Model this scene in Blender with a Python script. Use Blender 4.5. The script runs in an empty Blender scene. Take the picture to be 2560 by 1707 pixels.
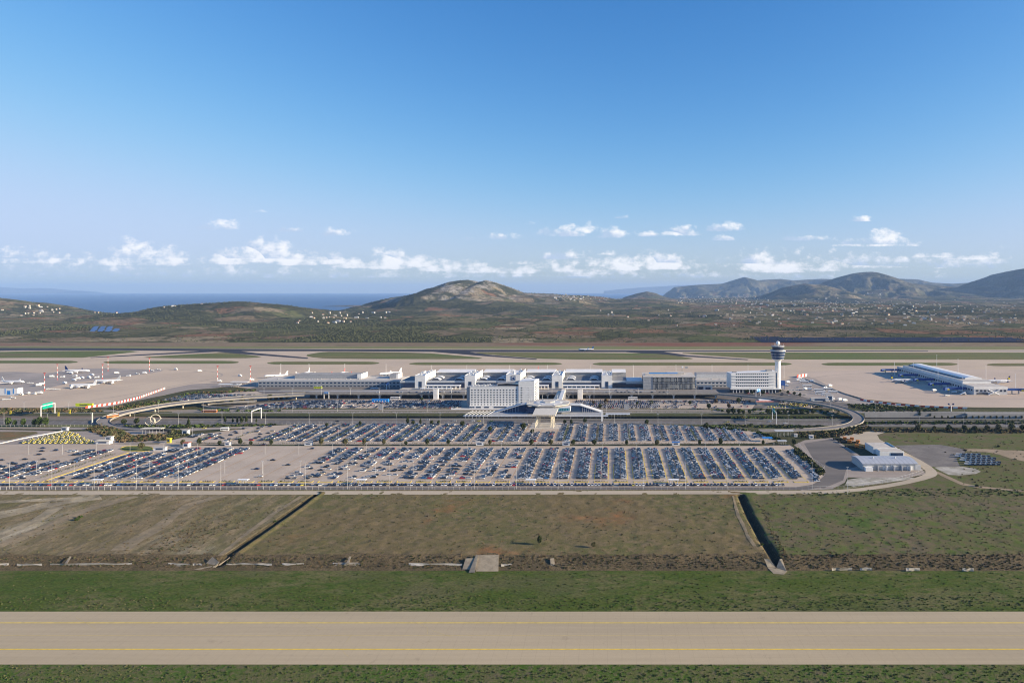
import bpy, math, random
import numpy as np
from mathutils import Vector, geometry
R = math.radians
C = bpy.context.scene.collection
S = bpy.context.scene

# ---------------------------------------------------------------- camera
H = 150.0; F = 1707.0; CX = 1530.0; CY = 726.0
cd = bpy.data.cameras.new("camera"); cam = bpy.data.objects.new("camera", cd); C.objects.link(cam)
cam.location = (0, 0, H); cam.rotation_euler = (R(90), 0, 0)
cd.sensor_width = 36.0; cd.lens = 36.0 * F / 2560.0
cd.shift_x = (1280 - CX) / 2560.0; cd.shift_y = -(853.5 - CY) / 2560.0
cd.clip_start = 1.0; cd.clip_end = 600000.0
S.camera = cam
# ---------------------------------------------------------------- light
SUN_EL, SUN_AZ = 16.0, 9.0          # azimuth: degrees behind the +X axis, towards the viewer
sd = Vector((math.cos(R(SUN_EL)) * math.cos(R(SUN_AZ)), -math.cos(R(SUN_EL)) * math.sin(R(SUN_AZ)), math.sin(R(SUN_EL))))
sl = bpy.data.lights.new("sun", 'SUN'); so = bpy.data.objects.new("sun", sl); C.objects.link(so)
sl.energy = 5.0; sl.angle = R(0.5); sl.color = (1.0, 0.835, 0.60)
so.rotation_euler = sd.to_track_quat('Z', 'Y').to_euler(); so.location = (400, -100, 300)
S.view_settings.view_transform = 'Standard'; S.view_settings.look = 'None'
S.view_settings.exposure = 1.08; S.view_settings.gamma = 1.0
S.cycles.use_denoising = True; S.cycles.pixel_filter_type = 'BLACKMAN_HARRIS'; S.cycles.filter_width = 1.1
S.cycles.max_bounces = 5; S.cycles.diffuse_bounces = 2; S.cycles.glossy_bounces = 2; S.cycles.volume_bounces = 0

# ---------------------------------------------------------------- node helpers
class NT:
    def __init__(s, tree): s.t = tree; s.n = tree.nodes; s.l = tree.links
    def new(s, typ, **kw):
        nd = s.n.new(typ)
        for k, v in kw.items():
            if k.startswith('i_'): 
                key = k[2:]; key = int(key) if key.isdigit() else key.replace('_', ' ')
                s.set(nd.inputs[key], v)
            else: setattr(nd, k, v)
        return nd
    def set(s, sock, v):
        if isinstance(v, bpy.types.NodeSocket): s.l.new(v, sock)
        else: sock.default_value = v
    def math(s, op, a, b=0.0, c=None, clamp=False):
        nd = s.n.new('ShaderNodeMath'); nd.operation = op; nd.use_clamp = clamp
        s.set(nd.inputs[0], a); s.set(nd.inputs[1], b)
        if c is not None: s.set(nd.inputs[2], c)
        return nd.outputs[0]
    def mix(s, f, a, b):
        nd = s.n.new('ShaderNodeMix'); nd.data_type = 'RGBA'
        s.set(nd.inputs[0], f); s.set(nd.inputs[6], a); s.set(nd.inputs[7], b)
        return nd.outputs[2]
    def noise(s, vec, scale, detail=3, rough=0.55, off=0):
        if off:
            m = s.n.new('ShaderNodeVectorMath'); m.operation = 'ADD'; s.set(m.inputs[0], vec); m.inputs[1].default_value = (off, off * 1.7, off * .3); vec = m.outputs[0]
        nd = s.n.new('ShaderNodeTexNoise'); s.l.new(vec, nd.inputs['Vector'])
        nd.inputs['Scale'].default_value = scale; nd.inputs['Detail'].default_value = detail; nd.inputs['Roughness'].default_value = rough
        return nd.outputs['Fac']
    def step(s, v, lo, hi):
        nd = s.n.new('ShaderNodeMapRange'); nd.interpolation_type = 'SMOOTHSTEP'
        s.set(nd.inputs['Value'], v); nd.inputs['From Min'].default_value = lo; nd.inputs['From Max'].default_value = hi
        return nd.outputs['Result']
    def scalevec(s, vec, v):
        m = s.n.new('ShaderNodeVectorMath'); m.operation = 'MULTIPLY'; s.set(m.inputs[0], vec); m.inputs[1].default_value = v
        return m.outputs[0]

def rgba(c): return (c[0], c[1], c[2], 1.0)
def new_mat(name):
    m = bpy.data.materials.new(name); m.use_nodes = True
    nt = NT(m.node_tree); b = m.node_tree.nodes['Principled BSDF']
    return m, nt, b
M = {}
def simple(name, col, rough=0.7, metal=0.0, var=0.12, scale=0.4, spec=0.3, bump=0.0):
    """solid colour with a procedural weathering noise"""
    m, nt, b = new_mat(name)
    geo = nt.new('ShaderNodeNewGeometry')
    n = nt.noise(geo.outputs['Position'], scale, 4)
    c = nt.mix(nt.step(n, 0.3, 0.7), rgba([x * (1 - var) for x in col]), rgba([min(1, x * (1 + var)) for x in col]))
    nt.set(b.inputs['Base Color'], c); b.inputs['Roughness'].default_value = rough; b.inputs['Metallic'].default_value = metal
    b.inputs['Specular IOR Level'].default_value = spec
    if bump:
        bp = nt.new('ShaderNodeBump', i_Height=n); bp.inputs['Distance'].default_value = bump; nt.set(b.inputs['Normal'], bp.outputs[0])
    M[name] = m; return m

# ---------------------------------------------------------------- sky (world)
W = bpy.data.worlds.new("World"); S.world = W; W.use_nodes = True
w = NT(W.node_tree); bg = W.node_tree.nodes['Background']
sky = w.new('ShaderNodeTexSky'); sky.sky_type = 'NISHITA'; sky.sun_disc = False
sky.sun_elevation = R(SUN_EL); sky.sun_rotation = R(90 + SUN_AZ); sky.altitude = 250
sky.air_density = 1.0; sky.dust_density = 0.6; sky.ozone_density = 1.6
tc = w.new('ShaderNodeTexCoord'); sep = w.new('ShaderNodeSeparateXYZ'); w.l.new(tc.outputs['Generated'], sep.inputs[0])
# cumulus clouds: each one an ellipse in azimuth/elevation whose edge is broken up by fractal noise
ysafe = w.math('MAXIMUM', sep.outputs['Y'], 0.05)
az = w.math('DIVIDE', sep.outputs['X'], ysafe); el = w.math('DIVIDE', sep.outputs['Z'], ysafe)
comb = w.new('ShaderNodeCombineXYZ'); w.l.new(az, comb.inputs[0]); w.l.new(el, comb.inputs[1])
cv = w.scalevec(comb.outputs[0], (1.0, 1.45, 1.0))
nb = w.noise(cv, 26.0, 6, 0.6); nf = w.noise(cv, 70.0, 5, 0.6, off=3.3)
edge = w.math('ADD', w.math('MULTIPLY', w.math('SUBTRACT', nb, 0.5), 2.8), w.math('MULTIPLY', w.math('SUBTRACT', nf, 0.5), 2.6))
CL = [(350, 688, 600, 26, .34), (1300, 692, 700, 22, .34), (2200, 665, 500, 30, .25), 
 (95,655,110,28,.45),(30,648,40,30,.5),(320,660,150,34,.55),(330,640,70,44,.6),(425,660,45,46,.85),(570,657,60,36,.85),(668,652,62,58,1.25),(735,660,60,30,1.1),(778,660,25,36,1.0),
 (825,658,40,32,.9),(905,668,70,26,.8),(975,668,60,48,1.1),(1040,665,60,30,.8),(1110,676,70,26,.8),(1185,680,80,26,.9),(1290,682,70,20,.7),(1400,678,120,22,.7),
 (1415,645,50,22,.85),(1480,664,60,26,.8),(1570,672,50,40,1.1),(1655,670,70,42,1.1),(1500,684,120,18,.6),(1900,672,55,44,1.2),(1960,678,90,34,1.1),(2050,676,50,20,.7),
 (545,572,48,24,.75),(645,530,18,8,.6),(740,578,34,10,.5),(835,588,40,16,.7),(1180,598,20,12,.6),(1265,596,40,12,.5),(1405,588,55,24,.85),(1470,580,26,24,.9),(1530,592,36,26,1.0),(1600,590,60,10,.45),
 (1555,545,26,10,.55),(1700,586,42,34,1.1),(1815,576,42,22,.95),(1805,600,26,14,.9),(2020,600,56,14,.7),(2150,552,24,14,.8),(2185,614,90,24,.9),(2215,606,50,34,1.1),(2250,614,70,18,.8),
 (2255,654,26,16,.7),(2345,642,60,12,.6),(2430,648,60,12,.7),(2490,658,50,12,.6),(1510,636,40,12,.6),(1305,660,30,10,.5),(2640,640,60,30,.8),(-80,640,80,30,.8),(1330,560,20,6,.2)]
dens = None; shade_h = None
for (px, py, hw, hh, st) in CL:
    a0 = (px - CX) / F; e0 = (CY - py) / F; sw = hw * 1.25 / F; sh = hh * 1.05 / F
    da = w.math('MULTIPLY', w.math('SUBTRACT', az, a0), 1 / sw)
    de = w.math('SUBTRACT', el, e0)
    up = w.math('MULTIPLY', w.math('MAXIMUM', de, 0.0), 1 / sh); dn = w.math('MULTIPLY', w.math('MINIMUM', de, 0.0), 1 / (sh * 0.15))
    r2 = w.math('ADD', w.math('MULTIPLY', da, da), w.math('ADD', w.math('MULTIPLY', up, up), w.math('MULTIPLY', dn, dn)))
    g = w.math('MULTIPLY', w.math('SUBTRACT', 1.0, r2), st)
    dens = g if dens is None else w.math('MAXIMUM', dens, g)
    hcl = w.math('MULTIPLY', w.math('GREATER_THAN', g, -0.5), w.math('ADD', up, w.math('MULTIPLY', da, 0.5)))
    shade_h = hcl if shade_h is None else w.math('MAXIMUM', shade_h, hcl)
dd = w.math('ADD', w.math('MAXIMUM', dens, -2.0), edge)
alpha = w.math('MULTIPLY', w.step(dd, 0.0, 1.15), 0.92)
nsh = w.noise(cv, 45.0, 4, 0.6, off=7.7)
lit = w.step(w.math('ADD', shade_h, w.math('MULTIPLY', w.math('SUBTRACT', nsh, 0.5), 2.2)), 0.0, 0.9)
ccol = w.mix(lit, (2.5, 3.0, 3.85, 1), (5.0, 4.95, 4.95, 1))
# the clear sky: Nishita, graded per channel to the deep blue the photograph's camera recorded
sc3 = w.new('ShaderNodeSeparateColor'); w.l.new(sky.outputs[0], sc3.inputs[0]); cc3 = w.new('ShaderNodeCombineColor')
for k, (A_, p_) in enumerate(((.89, 1.85), (.755, 1.22), (.94, .92))):
    v0 = w.math('MULTIPLY', sc3.outputs[k], .224); lim = (.80, .955, 1.04)[k]
    v_ = w.math('DIVIDE', v0, w.math('POWER', w.math('ADD', 1.0, w.math('POWER', w.math('DIVIDE', v0, lim), 5.0)), .2))
    w.set(cc3.inputs[k], w.math('MULTIPLY', w.math('POWER', v_, p_), A_ / .224))
skyc = cc3.outputs[0]
w.set(bg.inputs['Color'], w.mix(alpha, skyc, ccol)); bg.inputs['Strength'].default_value = 0.106

# ---------------------------------------------------------------- object helpers
def tag(o, label=None, cat=None, group=None, kind=None):
    if label: o['label'] = label
    if cat: o['category'] = cat
    if group: o['group'] = group
    if kind: o['kind'] = kind
    return o
def empty(name, loc=(0, 0, 0), rz=0.0, label=None, cat=None, group=None):
    o = bpy.data.objects.new(name, None); o.location = loc; o.rotation_euler = (0, 0, rz); o.empty_display_size = 1.0
    C.objects.link(o); return tag(o, label, cat, group)
def P(px, py, z=0.0):
    """ground point that the photograph shows at this pixel"""
    Y = (H - z) * F / (py - CY)
    return Vector(((px - CX) * Y / F, Y, z))
def XA(px, Y): return (px - CX) * Y / F
def ZA(py, Y): return H - (py - CY) * Y / F
class MB:
    """collects shapes, then links them as one mesh object"""
    def __init__(s): s.v = []; s.f = []; s.m = []; s.mi = 0; s.n = 0
    def add(s, vs, fs, mi=None):
        b = s.n; s.v.extend([tuple(q) for q in vs]); s.n += len(vs)
        for f in fs: s.f.append(tuple(i + b for i in f)); s.m.append(s.mi if mi is None else mi)
        return s
    def box(s, x0, x1, y0, y1, z0, z1, mi=None):
        v = [(x0, y0, z0), (x1, y0, z0), (x1, y1, z0), (x0, y1, z0), (x0, y0, z1), (x1, y0, z1), (x1, y1, z1), (x0, y1, z1)]
        return s.add(v, [(0, 3, 2, 1), (4, 5, 6, 7), (0, 1, 5, 4), (1, 2, 6, 5), (2, 3, 7, 6), (3, 0, 4, 7)], mi)
    def prism(s, pts, z0, z1, mi=None, top=None):
        """pts counter-clockwise outline; z1 may be a list"""
        n = len(pts); zt = z1 if isinstance(z1, (list, tuple)) else [z1] * n; zb = z0 if isinstance(z0, (list, tuple)) else [z0] * n
        tp = top or pts
        v = [(p[0], p[1], zb[i]) for i, p in enumerate(pts)] + [(p[0], p[1], zt[i]) for i, p in enumerate(tp)]
        f = [tuple(range(n - 1, -1, -1)), tuple(range(n, 2 * n))] + [(i, (i + 1) % n, n + (i + 1) % n, n + i) for i in range(n)]
        return s.add(v, f, mi)
    def tube(s, p, q, r0, r1=None, n=6, mi=None):
        p = Vector(p); q = Vector(q); r1 = r0 if r1 is None else r1
        d = (q - p).normalized(); a = d.orthogonal().normalized(); b = d.cross(a)
        v = [p + (a * math.cos(t) + b * math.sin(t)) * r0 for t in [2 * math.pi * i / n for i in range(n)]]
        v += [q + (a * math.cos(t) + b * math.sin(t)) * r1 for t in [2 * math.pi * i / n for i in range(n)]]
        return s.add(v, [tuple(range(n - 1, -1, -1)), tuple(range(n, 2 * n))] + [(i, (i + 1) % n, n + (i + 1) % n, n + i) for i in range(n)], mi)
    def lathe(s, cx, cy, prof, n=16, mi=None):
        v = []; f = []
        for (r, z) in prof:
            for i in range(n):
                t = 2 * math.pi * (i + .5) / n; v.append((cx + r * math.cos(t), cy + r * math.sin(t), z))
        for k in range(len(prof) - 1):
            for i in range(n): f.append((k * n + i, k * n + (i + 1) % n, (k + 1) * n + (i + 1) % n, (k + 1) * n + i))
        f.append(tuple(range(n - 1, -1, -1))); f.append(tuple(range((len(prof) - 1) * n, len(prof) * n)))
        return s.add(v, f, mi)
    def mesh(s, name, mats, smooth=False):
        me = bpy.data.meshes.new(name); me.from_pydata(s.v, [], s.f)
        if not isinstance(mats, (list, tuple)): mats = [mats]
        for m in mats: me.materials.append(M[m] if isinstance(m, str) else m)
        if len(mats) > 1: me.polygons.foreach_set('material_index', s.m)
        if smooth: me.polygons.foreach_set('use_smooth', [True] * len(s.f))
        me.update(); return me
    def build(s, name, mats, parent=None, smooth=False, loc=(0, 0, 0), rz=0.0):
        o = bpy.data.objects.new(name, s.mesh(name, mats, smooth)); o.location = loc; o.rotation_euler = (0, 0, rz)
        if parent: o.parent = parent
        C.objects.link(o); return o
def copy_tree(o, parent=None):
    c = o.copy(); C.objects.link(c); c.parent = parent
    for ch in list(o.children): copy_tree(ch, c)
    return c
def np_mesh(name, V, Fc, mats, mi=None, smooth=False, parent=None):
    """V (n,3), Fc (m,k) numpy"""
    me = bpy.data.meshes.new(name); k = Fc.shape[1]
    me.vertices.add(len(V)); me.vertices.foreach_set('co', V.astype(np.float32).ravel())
    me.loops.add(Fc.size); me.loops.foreach_set('vertex_index', Fc.astype(np.int32).ravel())
    me.polygons.add(len(Fc)); me.polygons.foreach_set('loop_start', np.arange(0, Fc.size, k, dtype=np.int32))
    if not isinstance(mats, (list, tuple)): mats = [mats]
    for m in mats: me.materials.append(M[m] if isinstance(m, str) else m)
    if mi is not None: me.polygons.foreach_set('material_index', mi.astype(np.int32))
    me.update(calc_edges=True)
    me.polygons.foreach_set('use_smooth', [smooth] * len(Fc))
    o = bpy.data.objects.new(name, me); C.objects.link(o)
    if parent: o.parent = parent
    return o
def ordinal(n):
    w = ['', 'first', 'second', 'third', 'fourth', 'fifth', 'sixth', 'seventh', 'eighth', 'ninth', 'tenth', 'eleventh', 'twelfth']
    if n < len(w): return w[n]
    return '%d%s' % (n, 'th' if 10 < n % 100 < 14 else {1: 'st', 2: 'nd', 3: 'rd'}.get(n % 10, 'th'))
# value noise
def vnoise(x, y, seed=0):
    xi = np.floor(x).astype(np.int64); yi = np.floor(y).astype(np.int64); xf = x - xi; yf = y - yi
    def h(a, b):
        n = (a * 374761393 + b * 668265263 + seed * 974711) & 0xffffffff
        n = ((n ^ (n >> 13)) * 1274126177) & 0xffffffff
        n = ((n ^ (n >> 16)) * 2246822519) & 0xffffffff
        return ((n ^ (n >> 15)) & 0xffffff) / float(0xffffff)
    u = xf * xf * (3 - 2 * xf); v = yf * yf * (3 - 2 * yf)
    return (h(xi, yi) * (1 - u) + h(xi + 1, yi) * u) * (1 - v) + (h(xi, yi + 1) * (1 - u) + h(xi + 1, yi + 1) * u) * v
def fbm(x, y, oct=5, seed=0, gain=0.5):
    s = 0; a = 1; t = 0
    for k in range(oct): s = s + a * vnoise(x * 2 ** k, y * 2 ** k, seed + k * 17); t += a; a *= gain
    return s / t
# ================================================================ materials of the ground
def ground_mat(name, cols, s1=0.02, s2=0.35, bump=0.15, patch=None, rough=0.95, fine=2.5, fine_amt=0.35, aniso=(1, 1, 1)):
    """cols: three natural colours mixed by noises at two scales, plus fine speckle and bump"""
    m, nt, b = new_mat(name); geo = nt.new('ShaderNodeNewGeometry'); pos = nt.scalevec(geo.outputs['Position'], aniso)
    n1 = nt.noise(pos, s1, 4, 0.6); n2 = nt.noise(pos, s2, 5, 0.7, off=11.0); n3 = nt.noise(pos, fine, 3, 0.7, off=5.0)
    c = nt.mix(nt.step(n1, 0.38, 0.62), rgba(cols[0]), rgba(cols[1]))
    c = nt.mix(nt.step(n2, 0.42, 0.66), c, rgba(cols[2]))
    if patch:
        pc, ps, lo, hi = patch; n4 = nt.noise(pos, ps, 5, 0.65, off=23.0); c = nt.mix(nt.step(n4, lo, hi), c, rgba(pc))
    dk = nt.new('ShaderNodeMix'); dk.data_type = 'RGBA'; dk.blend_type = 'MULTIPLY'; dk.inputs[0].default_value = 1
    nt.set(dk.inputs[6], c); f = nt.math('ADD', nt.math('MULTIPLY', nt.math('SUBTRACT', n3, 0.5), fine_amt * 4), 1.0)
    cc = nt.new('ShaderNodeCombineColor'); [nt.set(cc.inputs[i], f) for i in range(3)]; nt.set(dk.inputs[7], cc.outputs[0])
    nt.set(b.inputs['Base Color'], dk.outputs[2]); b.inputs['Roughness'].default_value = rough; b.inputs['Specular IOR Level'].default_value = 0.1
    if bump:
        hgt = nt.math('ADD', nt.math('MULTIPLY', n2, 1.0), nt.math('MULTIPLY', n3, 0.4))
        bp = nt.new('ShaderNodeBump', i_Height=hgt); bp.inputs['Distance'].default_value = bump; nt.set(b.inputs['Normal'], bp.outputs[0])
    M[name] = m; return m
def pave_mat(name, col, col2, joint=0.0, size=(7.5, 7.5), rough=0.85, stain=0.12, sc=0.03, aniso=(1, 1, 1)):
    """paving: large stains, streaks and a faint joint grid"""
    m, nt, b = new_mat(name); geo = nt.new('ShaderNodeNewGeometry'); pos = geo.outputs['Position']
    n1 = nt.noise(nt.scalevec(pos, aniso), sc, 5, 0.6); n2 = nt.noise(pos, 0.5, 4, 0.7, off=9.0)
    c = nt.mix(nt.step(n1, 0.33, 0.67), rgba(col), rgba(col2))
    n5 = nt.noise(nt.scalevec(pos, (.012, .45, 1)), 1.0, 4, .65, off=17.0); n6 = nt.noise(pos, .11, 5, .75, off=41.0)
    f = nt.math('ADD', nt.math('MULTIPLY', nt.math('SUBTRACT', n2, 0.5), stain * 2), 1.0)
    f = nt.math('MULTIPLY', f, nt.math('ADD', .87, nt.math('MULTIPLY', n5, .26))); f = nt.math('MULTIPLY', f, nt.math('SUBTRACT', 1.0, nt.math('MULTIPLY', nt.step(n6, .60, .72), .14)))
    if joint:
        sp = nt.new('ShaderNodeSeparateXYZ', i_Vector=pos)
        for i, s_ in ((0, size[0]), (1, size[1])):
            fr = nt.math('FRACT', nt.math('DIVIDE', nt.math('ADD', sp.outputs[i], 5000.0), s_)); ln = nt.math('LESS_THAN', fr, 0.25 / s_ * 1.0)
            f = nt.math('MULTIPLY', f, nt.math('SUBTRACT', 1.0, nt.math('MULTIPLY', ln, joint)))
    cc = nt.new('ShaderNodeCombineColor'); [nt.set(cc.inputs[i], f) for i in range(3)]
    dk = nt.new('ShaderNodeMix'); dk.data_type = 'RGBA'; dk.blend_type = 'MULTIPLY'; dk.inputs[0].default_value = 1
    nt.set(dk.inputs[6], c); nt.set(dk.inputs[7], cc.outputs[0])
    nt.set(b.inputs['Base Color'], dk.outputs[2]); b.inputs['Roughness'].default_value = rough; b.inputs['Specular IOR Level'].default_value = 0.25
    M[name] = m; return m
ground_mat('grass_strip', [(.066, .090, .016), (.125, .118, .048), (.050, .085, .012)], 0.03, 0.25, 0.5, ((.10, .095, .045), 0.012, .5, .68), fine=1.1, fine_amt=.5, aniso=(.5, 1, 1))
ground_mat('rough_grass', [(.055, .105, .014), (.092, .108, .032), (.13, .115, .058)], 0.06, 0.5, 0.5, ((.12, .10, .06), 0.08, .55, .7), fine=2.2, fine_amt=.4)
ground_mat('field', [(.140, .110, .052), (.108, .106, .040), (.18, .137, .075)], 0.012, 0.18, 0.3, ((.24, .115, .050), 0.016, .56, .72), fine=1.3, fine_amt=.35)
ground_mat('field_left', [(.165, .130, .070), (.125, .115, .050), (.22, .17, .10)], 0.018, 0.16, 0.4, ((.40, .345, .25), 0.012, .52, .68), fine=1.3, fine_amt=.4, aniso=(1.0, .35, 1))
ground_mat('field_right', [(.115, .105, .046), (.135, .108, .065), (.085, .115, .026)], 0.010, 0.12, 0.3, ((.065, .11, .020), 0.015, .54, .7), fine=1.3, fine_amt=.3)
ground_mat('bank_scrub', [(.105, .080, .046), (.15, .112, .064), (.075, .064, .034)], 0.05, 0.5, 0.6, None, fine=1.5, fine_amt=.5)
ground_mat('far_grass', [(.185, .185, .075), (.155, .175, .06), (.21, .185, .09)], 0.006, 0.05, 0.0, ((.15, .105, .06), .004, .55, .7), fine=.4, fine_amt=.2, aniso=(.25, 1, 1))
ground_mat('scrub', [(.055, .060, .026), (.10, .085, .045), (.040, .048, .020)], 0.03, 0.3, 0.8, None, fine=.8, fine_amt=.5)
ground_mat('ditch_weeds_and_shade', [(.055, .045, .028), (.085, .066, .04), (.045, .042, .022)], 0.1, 0.5, 0.6, None, fine=1.5, fine_amt=.5)  # dark weed tones that also carry the shade inside the ditches
ground_mat('dry_verge', [(.20, .145, .09), (.24, .18, .115), (.16, .125, .07)], 0.006, 0.05, 0.0, ((.19, .075, .045), .004, .5, .66), fine=.4, fine_amt=.3, aniso=(.25, 1, 1))
pave_mat('taxiway', (.43, .35, .235), (.385, .315, .212), .07, (6, 7.6), stain=.06, sc=.02, aniso=(.15, 1, 1))
pave_mat('apron', (.53, .42, .31), (.46, .365, .275), .06, (15, 15), stain=.10, sc=.008)
pave_mat('apron_right', (.51, .405, .32), (.45, .36, .285), .08, (15, 15), stain=.08, sc=.008)
pave_mat('apron_dark', (.36, .31, .275), (.27, .24, .215), .06, (15, 15), stain=.15, sc=.02)
pave_mat('park_asphalt', (.47, .385, .305), (.40, .325, .255), 0, stain=.12, sc=.03)
pave_mat('asphalt', (.12, .108, .10), (.17, .15, .135), 0, stain=.15, sc=.05, aniso=(.2, 1, 1))
pave_mat('asphalt_pale', (.27, .23, .20), (.33, .28, .24), 0, stain=.12, sc=.05, aniso=(.3, 1, 1))
pave_mat('runway_black', (.018, .018, .026), (.034, .032, .040), 0, stain=.2, sc=.01, aniso=(.1, 1, 1))
pave_mat('concrete', (.42, .39, .34), (.34, .32, .28), 0, stain=.15, sc=.1)
pave_mat('pale_road', (.46, .385, .285), (.40, .335, .25), 0, stain=.10, sc=.05, aniso=(.2, 1, 1))
pave_mat('gravel', (.20, .18, .16), (.14, .125, .115), 0, stain=.35, sc=.06)
pave_mat('dirt', (.33, .25, .165), (.26, .20, .13), 0, stain=.3, sc=.05)
pave_mat('chalk', (.45, .42, .37), (.26, .24, .19), 0, stain=.4, sc=.08)
pave_mat('ballast', (.17, .125, .095), (.22, .17, .13), 0, stain=.2, sc=.05, aniso=(.1, 1, 1))
simple('yellow_paint', (.68, .50, .05), .8, var=.2); simple('faded_yellow', (.55, .42, .14), .8, var=.15); simple('white_paint', (.75, .73, .68), .8, var=.12)

def poly(name, pts, mat, z, kind='structure', zc=0.0, world=False):
    """flat sheet whose outline is given in photograph pixels (or in metres when world)"""
    w3 = [Vector((p[0], p[1], 0)) for p in pts] if world else [P(p[0], p[1], zc) for p in pts]
    tris = geometry.tessellate_polygon([w3])
    mb = MB(); area = 0
    fs = []
    for t in tris:
        a, b_, c_ = (w3[i] for i in t)
        cr = (b_.x - a.x) * (c_.y - a.y) - (b_.y - a.y) * (c_.x - a.x)
        fs.append(tuple(t) if cr > 0 else tuple(reversed(t)))
    mb.add([(q.x, q.y, zc + z) for q in w3], fs)
    o = mb.build(name, mat); return tag(o, kind=kind)
def smooth_poly(pts, n=2, closed=True):
    for _ in range(n):
        q = []
        L = len(pts)
        for i in range(L if closed else L - 1):
            a = pts[i]; b_ = pts[(i + 1) % L]
            q += [tuple(a[k] * .75 + b_[k] * .25 for k in range(len(a))), tuple(a[k] * .25 + b_[k] * .75 for k in range(len(a)))]
        if not closed: q = [pts[0]] + q + [pts[-1]]
        pts = q
    return pts
ZN = -2.5                       # level of the near taxiway strip; the field beyond it lies at 0
YB0, YB1 = P(0, 1424, ZN).y, P(0, 1386).y     # foot and crest of the bank
YT0, YT1 = P(0, 1049).y, 835.0                # railway trench
def XW(px, Y): return XA(px, Y)
# near ground: real height field with the bank and the two drainage ditches
ditchL = [(P(792, 1234)), (P(700, 1300)), (P(620, 1355)), (P(548, 1404))]
ditchR = [(P(1852, 1238)), (P(1875, 1290)), (P(1905, 1345)), (P(1945, 1404))]
def seg_dist(x, y, pts):
    d = np.full(x.shape, 1e9)
    for a, b_ in zip(pts[:-1], pts[1:]):
        vx, vy = b_.x - a.x, b_.y - a.y; t = np.clip(((x - a.x) * vx + (y - a.y) * vy) / (vx * vx + vy * vy), 0, 1)
        d = np.minimum(d, np.hypot(x - a.x - t * vx, y - a.y - t * vy))
    return d
def near_height(x, y):
    t = np.clip((y - YB0) / (YB1 - YB0), 0, 1); bank = np.where(t < .35, t / .35 * .35, np.where(t < .5, .35 + .0 * t, .35 + (t - .5) / .5 * .65))
    z = ZN + (0 - ZN) * bank
    rough = np.where((y > YB0) & (y < YT0), 1.0, .0)
    z = z + rough * (fbm(x / 6, y / 6, 4, 3) - .5) * .7 * np.clip((520 - y) / 20, 0, 1) * np.clip((y - YB0) / 4, 0, 1)
    dl = seg_dist(x, y, ditchL); z = z - 3.0 * np.clip(1.8 * (1 - dl / 1.8), 0, 1)
    z = z + .9 * np.exp(-((dl - 3.6) / 1.2) ** 2) * (y > YB1) * (x > np.interp(y, [q.y for q in reversed(ditchL)], [q.x for q in reversed(ditchL)]))  # raised right lip, added so that it shades the left ditch
    dr = seg_dist(x, y, ditchR); wR = 3.0
    z = z - 3.2 * np.clip(1.5 * (1 - dr / wR), 0, 1)
    z = z + .15 * np.exp(-((dr - 7) / 2.0) ** 2) * (y > YB1)
    return z
def hgrid(name, xs, ys, hf, mat, matfn=None, mats=None):
    X, Y = np.meshgrid(xs, ys); Z = hf(X, Y); V = np.stack([X.ravel(), Y.ravel(), Z.ravel()], 1)
    nx, ny = len(xs), len(ys); i = np.arange(nx - 1)[None, :] + np.arange(ny - 1)[:, None] * nx; i = i.ravel()
    Fc = np.stack([i, i + 1, i + nx + 1, i + nx], 1)
    mi = None
    if matfn: cxy = V[Fc].mean(1); mi = matfn(cxy[:, 0], cxy[:, 1])
    o = np_mesh(name, V, Fc, mats or mat, mi, smooth=True); return tag(o, kind='structure')
xs = np.concatenate([np.linspace(-1500, -520, 40)[:-1], np.arange(-520, 360, 1.3), np.linspace(360, 1500, 40)])
ys = np.arange(YB0 - 1.2, 523, 1.2)
def fieldmat(x, y):
    px = x * F / y + CX
    xl = np.interp(y, [q.y for q in reversed(ditchL)], [q.x for q in reversed(ditchL)]) + (fbm(x / 9, y / 9, 3, 8) - .5) * 14
    xr = np.interp(y, [q.y for q in reversed(ditchR)], [q.x for q in reversed(ditchR)])
    mi = np.where(x < xl, 1, np.where(x > xr, 2, 0))
    mi = np.where((seg_dist(x, y, ditchL) < 2.2) | (seg_dist(x, y, ditchR) < 3.2), 4, mi)
    return np.where(y < YB1 + 1 + (fbm(x / 7, y / 7, 3, 5) - .5) * 7, np.where(mi == 4, 4, 3), mi)
hgrid('field_ground', xs, ys, near_height, None, fieldmat, ['field', 'field_left', 'field_right', 'bank_scrub', 'ditch_weeds_and_shade'])
YBb = YB0 - 1.2
poly('grass_verge', [(-2500, -300), (2500, -300), (2500, YBb), (-2500, YBb)], 'grass_strip', ZN, world=True)
yt0, yt1 = P(0, 1660, ZN).y, P(0, 1528, ZN).y
poly('near_grass', [(-2500, -290), (2500, -290), (2500, yt0), (-2500, yt0)], 'rough_grass', ZN + .01, world=True)
poly('taxiway', [(-2500, yt0), (2500, yt0), (2500, yt1), (-2500, yt1)], 'taxiway', ZN + .03, world=True)
mb = MB()
for py, hw in ((1556, .34), (1622, .36)):
    y = P(0, py, ZN).y; mb.add([(-2500, y - hw, 0), (2500, y - hw, 0), (2500, y + hw, 0), (-2500, y + hw, 0)], [(0, 1, 2, 3)])
tag(mb.build('taxiway_edge_lines', 'yellow_paint', loc=(0, 0, ZN + .045)), kind='structure')
mb = MB(); y = P(0, 1587, ZN).y; mb.add([(-2500, y - .12, 0), (2500, y - .12, 0), (2500, y + .12, 0), (-2500, y + .12, 0)], [(0, 1, 2, 3)])
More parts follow.
